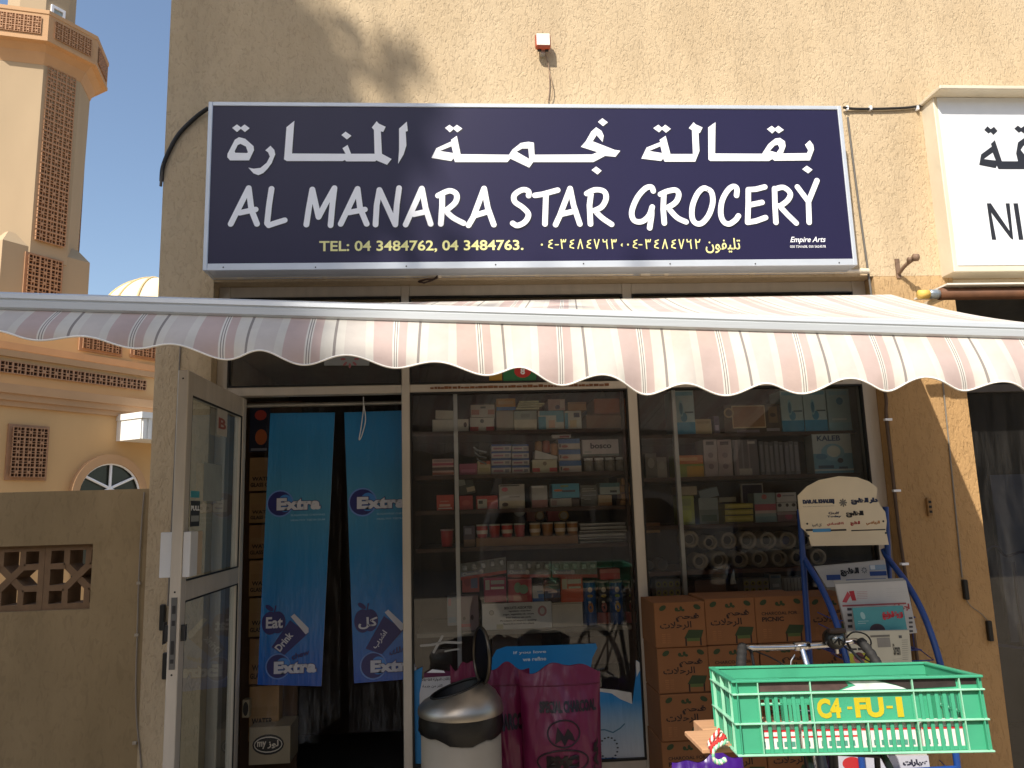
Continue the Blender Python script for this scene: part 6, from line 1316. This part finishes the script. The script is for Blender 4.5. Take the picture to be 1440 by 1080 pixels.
# ------------------------------------------------------------------ bicycle
ra = Vector((1.0, -1.78, .33)); dv = Vector((.351, .936, 0)).normalized(); sd = Vector((dv.y, -dv.x, 0)); fa = ra+dv*1.06
bk = thing('bicycle', 'old black bicycle pointing at the shop with a chrome handlebar', 'bicycle', (1.19, -1.28, 0)); BP = M('#1f2226', .35, .3, var=.2, scale=30, dirt=.3)
def bp_(d, z, s=0.): return Vector((ra.x, ra.y, 0))+dv*d+sd*s+Z_*z
for c_, nm in ((ra, 'rear'), (fa, 'front')):
    g = MB(); g.tube([c_+dv*.33*math.cos(q)+Z_*.31*math.sin(q)+Z_*.0 for q in (2*math.pi*i/48 for i in range(48))], .019, RUBBER, 8, closed=True); wh = part('wheel', g, bk)
    g = MB(); g.tube([c_+dv*.305*math.cos(q)+Z_*.29*math.sin(q) for q in (2*math.pi*i/48 for i in range(48))], .009, CHROME, 6, closed=True); part('rim', g, wh)
    g = MB()
    for i in range(28): q = 2*math.pi*i/28; g.tube([c_+sd*(.025 if i % 2 else -.025), c_+dv*.305*math.cos(q)+Z_*.29*math.sin(q)], .0011, CHROME, 4, cap=False)
    g.tube([c_-sd*.04, c_+sd*.04], .016, CHROME, 10); part('spokes', g, wh)
bb_ = bp_(.42, .28); seat_t = bp_(.30, .80); head_t = bp_(.86, .82); head_b = bp_(.90, .68)
g = MB(); g.tube([bb_, seat_t], .015, BP, 10); g.tube([bp_(.32, .74), head_t], .015, BP, 10); g.tube([bb_, head_b], .017, BP, 10); g.tube([head_t+Z_*.02-dv*.004, head_b-Z_*.02+dv*.004], .019, BP, 10)
for s in (-.05, .05): g.tube([bb_+sd*s*.4, ra+sd*s], .009, BP, 8); g.tube([bp_(.31, .74)+sd*s*.3, ra+sd*s], .008, BP, 8); g.tube([head_b-Z_*.03+sd*s*.6, fa+sd*s], .010, BP, 8)
part('frame', g, bk)
g = MB(); V = []
for j in range(9):
    t = j/8; wd = .035+.075*(max(0, 1-t*1.25))**.8 if t < .8 else .03*(1-(t-.8)*3)
    for i in range(9): a = math.pi*(i/8); V.append(bp_(.16+.26*t, .875+.03*math.sin(a)+.02*math.cos(t*6), wd*math.cos(a)))
g.add(V, [(j*9+i, j*9+i+1, (j+1)*9+i+1, (j+1)*9+i) for j in range(8) for i in range(8)]+[(j*9, (j+1)*9, (j+1)*9+8, j*9+8) for j in range(8)], RUBBER, True); g.tube([seat_t, bp_(.27, .87)], .012, CHROME, 8); part('saddle', g, bk)
g = MB(); g.tube([bb_-sd*.09, bb_+sd*.09], .012, CHROME, 8); g.tube([bb_-sd*.08, bb_-sd*.08+dv*.12-Z_*.12], .008, CHROME, 8); g.tube([bb_+sd*.08, bb_+sd*.08-dv*.12+Z_*.12], .008, CHROME, 8)
for s, q in ((-1, 1), (1, -1)): c_ = bb_+sd*s*.12+dv*.12*q-Z_*.12*q; g.prism([c_-dv*.04-sd*.04, c_+dv*.04-sd*.04, c_+dv*.04+sd*.04, c_-dv*.04+sd*.04], Z_*.02, RUBBER)
g.lathe(bb_+sd*.05, [(.09, -.002), (.095, 0), (.09, .002)], CHROME, 24, 'x'); part('pedals', g, bk)
HS = [at(1127, 909, Y=-.90)]; hz = HS[0]
g = MB(); g.tube([head_t, Vector((hz.x, -.90, hz.z))], .0125, CHROME, 10); g.lathe((hz.x, -.90, hz.z), [(0, -.03), (.017, -.03), (.017, .03), (0, .03)], CHROME, 14, 'x')
g.tube([Vector((hz.x-.03, -.9, hz.z-.03)), Vector((hz.x-.05, -.91, hz.z-.05)), Vector((hz.x-.055, -.91, hz.z-.08))], .004, CHROME, 6); part('stem', g, bk)
hl, hr = at(1048, 911, Y=-.93), at(1205, 902, Y=-.93); gl, gr = at(1043, 938, Y=-1.05), at(1238, 942, Y=-1.07)
g = MB(); g.tube(smooth([gl, at(1044, 920, Y=-.99), hl, at(1060, 911, Y=-.91), at(1095, 910.5, Y=-.9), Vector((hz.x, -.9, hz.z)), at(1160, 907, Y=-.9), at(1190, 903.5, Y=-.91), hr, at(1221, 916, Y=-1.0), gr], 6), .0115, CHROME, 12); part('handlebar', g, bk)
for pts in ([at(1042, 947, Y=-1.07), at(1042.5, 928, Y=-1.02), at(1044, 908, Y=-.96)], [at(1243, 950, Y=-1.10), at(1226, 921, Y=-1.02), at(1210, 901, Y=-.96)]):
    g = MB(); q = smooth(pts, 8); g.tube(q, [.0175+.002*math.cos(i*2.2) for i in range(len(q))], RUBBER, 12); part('grip', g, bk)
for a, b2, c_ in (((1056, 915), (1060, 935), (1062, 950)), ((1192, 905), (1200, 918), (1222, 940))):
    g = MB(); g.tube(smooth([at(*a, Y=-.92), at(*b2, Y=-.98), at(*c_, Y=-1.05)], 4), .0055, BP, 6); part('brake_lever', g, bk)
for pts in (((1190, 897), (1200, 889), (1217, 892), (1225, 905), (1215, 925)), ((1180, 905), (1200, 918), (1225, 932), (1240, 945)), ((1060, 915), (1085, 925), (1110, 940))):
    g = MB(); g.tube(smooth([at(*p, Y=-.90-.01*i) for i, p in enumerate(pts)], 5), .0032, BLACK, 6); part('brake_cable', g, bk)
lc = at(1175, 899, Y=-.93); g = MB(); g.lathe((lc.x, -.93, lc.z), [(.0, -.02), (.028, -.02), (.036, -.01), (.038, .01), (.03, .05), (.0, .055)], M('#2a2a28', .35, .3), 24, 'y'); lp = part('headlamp', g, bk)
g = MB(); g.lathe((lc.x, -.954, lc.z), [(0, 0), (.022, .002), (.022, .004)], M('#8d8f8c', .25, .7, var=.3), 20, 'y'); g.tube([(lc.x-.02, -.958, lc.z-.01), (lc.x, -.958, lc.z+.008), (lc.x+.02, -.958, lc.z-.01)], .0035, BLACK, 6); g.tube([(lc.x, -.958, lc.z+.008), (lc.x, -.958, lc.z-.018)], .003, BLACK, 6); g.box(lc.x-.034, -.965, lc.z+.026, lc.x+.03, -.93, lc.z+.042, M('#3a2c24', .6), .004); part('lamp_face', g, lp)
g = MB(); g.tube([lc+Vector((.0, 0, -.02)), at(1177, 918, Y=-.92)], .008, CHROME, 8); part('lamp_bracket', g, bk)
# carrier
g = MB()
for s in (-.09, .09):
    g.tube([ra+sd*s*.8, bp_(.02, .90, s)], .008, BP, 8); g.tube([bp_(-.26, .905, s), bp_(.30, .905, s)], .009, BP, 8)
for d in (-.26, -.1, .06, .22, .30): g.tube([bp_(d, .905, -.09), bp_(d, .905, .09)], .007, BP, 8)
part('carrier', g, bk)

# wooden board tied on the carrier
g = MB(); WD = M('#b58a66', .8, var=.2, scale=6, stretch=(.5, 6, 6), dirt=.3); A = at(996, 1027, Y=-1.70)
cz_ = .917
g.box(.60, -1.86, cz_, 1.26, -1.70, cz_+.012, WD, .002); g.box(.655, -1.69, cz_-.035, 1.0, -1.60, cz_+.012, WD, .002)
solo('wooden_board', g, 'short reddish wooden board sticking out under the left end of the green crate', 'board')

# ------------------------------------------------------------------ green crate
W, D_, H = .61, .294, .175
cr = thing('plastic_crate', 'green slatted plastic crate lettered C4-FU-1 in yellow, on the bicycle carrier', 'crate', (0, 0, 0))
GRN = M('#3f9975', .38, var=.12, scale=11, spec=.55, dirt=.10); YEL = M('#b9a81c', .5, var=.1)
GRN.name = 'green_plastic'; RIB = M('#8fc7a8', .45, var=.15, scale=30)  # ribs paler than the crate: sun highlights put into the colour
def cb(g, u0, v0, k0, u1, v1, k1, m_=None, bev=.0012): g.box(u0, v0, k0, u1, v1, k1, m_ or GRN, bev)
r_ = .011; th = .003
def wall_face(g, L_, put, lower=True, text=False):
    """one side drawn in its own run/outward/height coordinates through put()"""
    put_ = put
    def put(g, *a, m_=None): put_(g, *a, m_ or GRN)
    fr_x = [.0, .105, .315, .525, .72, .905, 1.0] if text else [0, .14, .5, .86, 1]
    zR = [0, -.19*H, -.58*H, -H]
    # horizontal ribs
    put(g, 0, 0, -.006, L_, r_+.006, 0); put(g, .0, 0, zR[1]-.0022, L_, r_, zR[1]+.0022, m_=RIB); put(g, 0, 0, zR[2]-.0022, L_, r_, zR[2]+.0022, m_=RIB); put(g, 0, 0, -H, L_, r_, -H+.0045, m_=RIB)
    # top closed band, corner plates
    put(g, 0, r_, zR[1], L_, r_+th, -.0062)
    for i, (a, b_) in enumerate(zip(fr_x, fr_x[1:])):
        x0_, x1_ = a*L_, b_*L_; corner = i in (0, len(fr_x)-2)
        for q, (zb_, zt_) in enumerate(((zR[2], zR[1]), (zR[3]+.004, zR[2]))):
            solid_ = corner or (text and q == 0 and 2 <= i+0 <= 3 and False) or (text and q == 0 and i in (2, 3))
            if solid_: put(g, x0_, r_+.0002*i, zb_+.0002, x1_-.0002, r_+th, zt_-.0002); continue
            if q == 1:
                put(g, x0_, r_+.0003, zb_, x1_, r_+th, zb_+.010); put(g, x0_, r_+.0003, zt_-.004, x1_, r_+th, zt_-.0002)
            else: put(g, x0_, r_+.0003, zt_-.014, x1_, r_+th, zt_-.0002)
            n = 6 if (text or corner) else 8
            n = max(3, int(round((x1_-x0_)/.0205)))
            for k in range(n+1):
                c_ = x0_+(x1_-x0_)*k/n; put(g, c_-.0046, r_-.003, zb_+.0003, c_+.0046, r_+th-.0003, zt_-.0003)
    for a in fr_x[1:-1]:
        if text and abs(a-.525) < .01: put(g, a*L_-.0014, .0004, -H+.004, a*L_+.0014, r_-.0005, zR[2]-.002, m_=RIB)
        else: put(g, a*L_-.0014, .0004, -H+.004, a*L_+.0014, r_-.0005, -.006, m_=RIB)
g = MB(); wall_face(g, W, lambda g, a, o, z0, b_, o2, z1, m_=None: cb(g, a, o, z0, b_, o2, z1, m_), text=True); fw = part('front_wall', g, cr)
g = MB(); wall_face(g, W, lambda g, a, o, z0, b_, o2, z1, m_=None: cb(g, a, D_-o2, z0, b_, D_-o, z1, m_), text=True); part('back_wall', g, cr)
g = MB(); wall_face(g, D_-.001, lambda g, a, o, z0, b_, o2, z1, m_=None: cb(g, o, a+.0005, z0-.0003, o2, b_+.0005, z1-.0003, m_)); part('side_wall', g, cr)
g = MB(); wall_face(g, D_-.001, lambda g, a, o, z0, b_, o2, z1, m_=None: cb(g, W-o2, a+.0005, z0-.0003, W-o, b_+.0005, z1-.0003, m_)); part('side_wall', g, cr)
g = MB(); cb(g, r_+th, r_+th, -H+.002, W-r_-th, D_-r_-th, -H+.006); part('base', g, cr)
for cx_, cy_ in ((0, 0), (W, 0), (0, D_), (W, D_)): 
    pass
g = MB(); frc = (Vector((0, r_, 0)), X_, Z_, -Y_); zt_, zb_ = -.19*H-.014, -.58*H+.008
def ct(s_, a, b_): g.ftext(frc, s_, a*W, zb_, b_*W, zt_, YEL, .001, .05)
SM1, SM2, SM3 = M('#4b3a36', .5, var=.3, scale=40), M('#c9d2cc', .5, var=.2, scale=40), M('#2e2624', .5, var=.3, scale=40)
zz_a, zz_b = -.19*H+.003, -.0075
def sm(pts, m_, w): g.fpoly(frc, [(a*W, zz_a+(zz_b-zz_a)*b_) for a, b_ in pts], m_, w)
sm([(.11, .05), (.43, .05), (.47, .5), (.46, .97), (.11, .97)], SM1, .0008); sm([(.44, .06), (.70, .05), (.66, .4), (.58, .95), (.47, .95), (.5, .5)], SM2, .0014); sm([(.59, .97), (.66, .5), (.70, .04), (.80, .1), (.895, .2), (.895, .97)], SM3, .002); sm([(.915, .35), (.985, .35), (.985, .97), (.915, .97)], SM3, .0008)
ct('C4', .335, .43); g.frect(frc, .455*W, (zb_+zt_)/2-.003, .475*W, (zb_+zt_)/2+.003, YEL, .001); ct('FU', .485, .60); g.frect(frc, .61*W, (zb_+zt_)/2-.003, .635*W, (zb_+zt_)/2+.003, YEL, .001); ct('I', .65, .675)
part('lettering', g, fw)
cr.location = (.662, -1.936, 1.108); cr.rotation_euler = (-.083, -.004, -.117)
Mc = Matrix.Translation(cr.location) @ cr.rotation_euler.to_matrix().to_4x4()
# cartons inside the crate
for k in range(4):
    u0 = .02+k*.144; g = MB(); CW = M('#dcd8d0', .6, var=.05); CRd = M('#c2282c', .5)
    g.box(u0, .018, -H+.0075, u0+.138, .050, -H+.070, CW, .002); frk = (Vector((u0, .018, -H+.0075)), X_, Z_, -Y_)
    g.frect(frk, .0, .044, .138, .049, CRd); 
    if k < 2: g.frect(frk, 0, .030, .138, .034, CRd)
    for i in range(7): g.frect(frk, .008+i*.018, .010, .017+i*.018, .022, M('#4c8a78', .6), .0008)
    o = solo('milk_carton', g, 'white carton with %s red line inside the green crate, %s from the left' % ('a double' if k < 2 else 'a single', ('first', 'second', 'third', 'fourth')[k]), 'carton', 'white red lined cartons in the crate')
    o.matrix_world = Mc @ Matrix.Translation(o.location)
# red and green rope round the board and crate corner
g = MB(); RR, RG, RW = M('#b8302c', .8), M('#7dc29a', .8), M('#d8d4c4', .8)
def rope(px, Y, m1, m2, r=.0055):
    q = smooth([at(x, y, Y=Y) for x, y in px], 10)
    for ph, mt in ((0, m1), (math.pi, m2)):
        g.tube([v+Vector((0, .0035*math.cos(i*.9+ph), .0035*math.sin(i*.9+ph))) for i, v in enumerate(q)], r*.7, mt, 6)
rope(((1012, 1027), (1004, 1036), (997, 1046), (999, 1052)), -1.885, RR, RW); rope(((1020, 1036), (1008, 1044), (1000, 1050), (1001, 1058)), -1.888, RR, RR); rope(((1022, 1042), (1010, 1048), (1003, 1056), (1004, 1068), (1012, 1072), (1020, 1068)), -1.891, RG, RW); rope(((1016, 1031), (1005, 1040), (998, 1049)), -1.882, RW, RR)
solo('rope', g, 'red green and white rope tied round the board at the crate corner', 'rope')

# ------------------------------------------------------------------ street tree behind the photographer (its shade falls on the facade)
tr = thing('street_tree', 'broad leafy street tree beside the photographer shading the left of the facade', 'tree', (-8.4, -8.4, 0))
BARK = M('#5a4635', .9, var=.3, scale=14, bump=.8, stretch=(3, 3, .6)); g = MB()
tc_ = Vector((-8.8, -8.0, 11.3))
g.tube(smooth([(-8.4, -8.4, 0), (-8.3, -8.3, 2.2), (-8.1, -8.2, 4.6), (-8.5, -8.0, 7.2), (-8.7, -8.0, 12.5)], 4), [.34-.29*i/16 for i in range(17)], BARK, 12)
rnd = random.Random(4)
EDGE = [(-4, .3), (-1.35, .35), (-1.1, 1.0), (-.35, 1.0), (.0, .62), (.17, .52), (3.05, .38), (3.65, .12), (4.3, -.75), (5.0, -2.2), (6.2, -4.0)]
def within_shade_edge(p):            # crown shaped by a set shadow edge projected onto the facade
    X, Zp = p.x-.62*p.y, p.z+1.25*p.y
    return X < interp(Zp, EDGE)-.45
cl = []
while len(cl) < 620:
    p = Vector([rnd.uniform(-1, 1) for _ in range(3)])
    if p.length > 1: continue
    c_ = tc_+Vector((p.x*4.6, p.y*3.4, p.z*4.2))
    if within_shade_edge(c_): cl.append(c_)
for k in range(22):
    e = cl[k*7]; s0 = Vector((-8.3, -8.1, 5.0+.25*k)); g.tube(smooth([s0, s0.lerp(e, .5)+Vector((0, 0, -.25)), e], 4), [.10-.01*i for i in range(9)], BARK, 7)
part('trunk', g, tr)
LF = M('#46602a', .6, var=.3, scale=3); g = MB(); V = []; Fc = []
for cc in cl:
    rad = rnd.uniform(.5, .85)
    for _ in range(62):
        q = Vector([rnd.gauss(0, .42) for _ in range(3)])*rad; o = cc+q
        a = Vector([rnd.gauss(0, 1) for _ in range(3)]).normalized(); b_ = a.orthogonal().normalized(); s_ = rnd.uniform(.09, .15)
        n0 = len(V); V += [o-a*s_*1.3, o+b_*s_*.6, o+a*s_*1.3, o-b_*s_*.6]; Fc.append((n0, n0+1, n0+2, n0+3))
g.add(V, Fc, LF); part('crown', g, tr)

# ------------------------------------------------------------------ parked car behind the photographer (seen mirrored in the glass)
ca_ = thing('parked_car', 'silver sport utility car parked across the pavement, mirrored in the shop glass', 'car', (2.6, -8.6, 0))
SIL = M('#b4b6b8', .25, .6, var=.05); CGL = M('#0f1214', .06, spec=.8)
def side(y0, y1, pts, mt): g.prism([(x, y0, z) for x, z in pts], (0, y1-y0, 0), mt)
g = MB(); side(-9.5, -7.7, [(.3, .45), (4.9, .45), (4.95, .9), (4.8, 1.08), (3.9, 1.15), (3.2, 1.68), (2.9, 1.74), (.75, 1.74), (.5, 1.62), (.32, 1.1)], SIL); part('body', g, ca_)
for pts in ([(2.05, 1.14), (3.72, 1.14), (3.08, 1.62), (2.05, 1.64)], [(.95, 1.14), (1.97, 1.14), (1.97, 1.64), (.95, 1.64)], [(.42, 1.16), (.87, 1.14), (.87, 1.63), (.66, 1.62)]):
    g = MB(); g.prism([(x, -7.702, z) for x, z in pts], (0, .02, 0), CGL); part('side_window', g, ca_)
for x in (1.2, 4.0):
    for y in (-7.72, -9.28): g = MB(); g.lathe((x, y, .36), [(0, 0), (.24, 0), (.25, .02), (.36, .02), (.36, -.2), (0, -.2)], RUBBER, 28, 'y'); w__ = part('wheel', g, ca_); g = MB(); g.lathe((x, y, .36), [(0, .025), (.2, .03), (.22, .021)], CHROME, 20, 'y'); part('rim', g, w__)
g = MB(); g.lathe((3.55, -7.62, 1.2), [(0, -.09), (.09, -.07), (.1, .07), (0, .09)], SIL, 14, 'x'); part('mirror', g, ca_)
# unseen building across the street, added and sized to block sky light
ob = thing('sky_block_building', 'unseen beige low building across the street, added to block sky light', 'building', (0, -16, 0))
g = MB(); g.box(-40, -26, 0, 40, -16, 7.6, plaster('sky_block_plaster', '#a8957a', '#9c886c', 20, .1, .002)); part('wall', g, ob)
g = MB()
for k in range(-6, 7): g.box(k*4-.8, -16.03, 1.0, k*4+.8, -16.002, 2.6, CGL); g.box(k*4-.8, -16.03, 4.5, k*4+.8, -16.002, 6.2, CGL)
part('window', g, ob)

# ------------------------------------------------------------------ light
sd_ = Vector((.62, 1.0, -1.25)).normalized()
sl = bpy.data.lights.new('sun', 'SUN'); sl.energy = 4.6; sl.angle = R_(.6); sl.color = (1, .93, .83)
so = bpy.data.objects.new('sun', sl); COL.objects.link(so); so.rotation_euler = sd_.to_track_quat('-Z', 'Y').to_euler(); so.location = (-6, -10, 12)
wd = bpy.data.worlds.new('World'); S.world = wd; wd.use_nodes = True; N = wd.node_tree.nodes; bg = N['Background']
sky = N.new('ShaderNodeTexSky'); sky.sky_type = 'NISHITA'; sky.sun_disc = False; sky.sun_elevation = R_(46.7); sky.sun_rotation = R_(211.8); sky.dust_density = 2.0; sky.air_density = 1.1; sky.altitude = 0
wd.node_tree.links.new(sky.outputs[0], bg.inputs[0]); bg.inputs[1].default_value = .125
vs = S.view_settings; vs.view_transform = 'Standard'; vs.look = 'None'; vs.gamma = 1; vs.exposure = .55
S.cycles.max_bounces = 8; S.cycles.transparent_max_bounces = 16
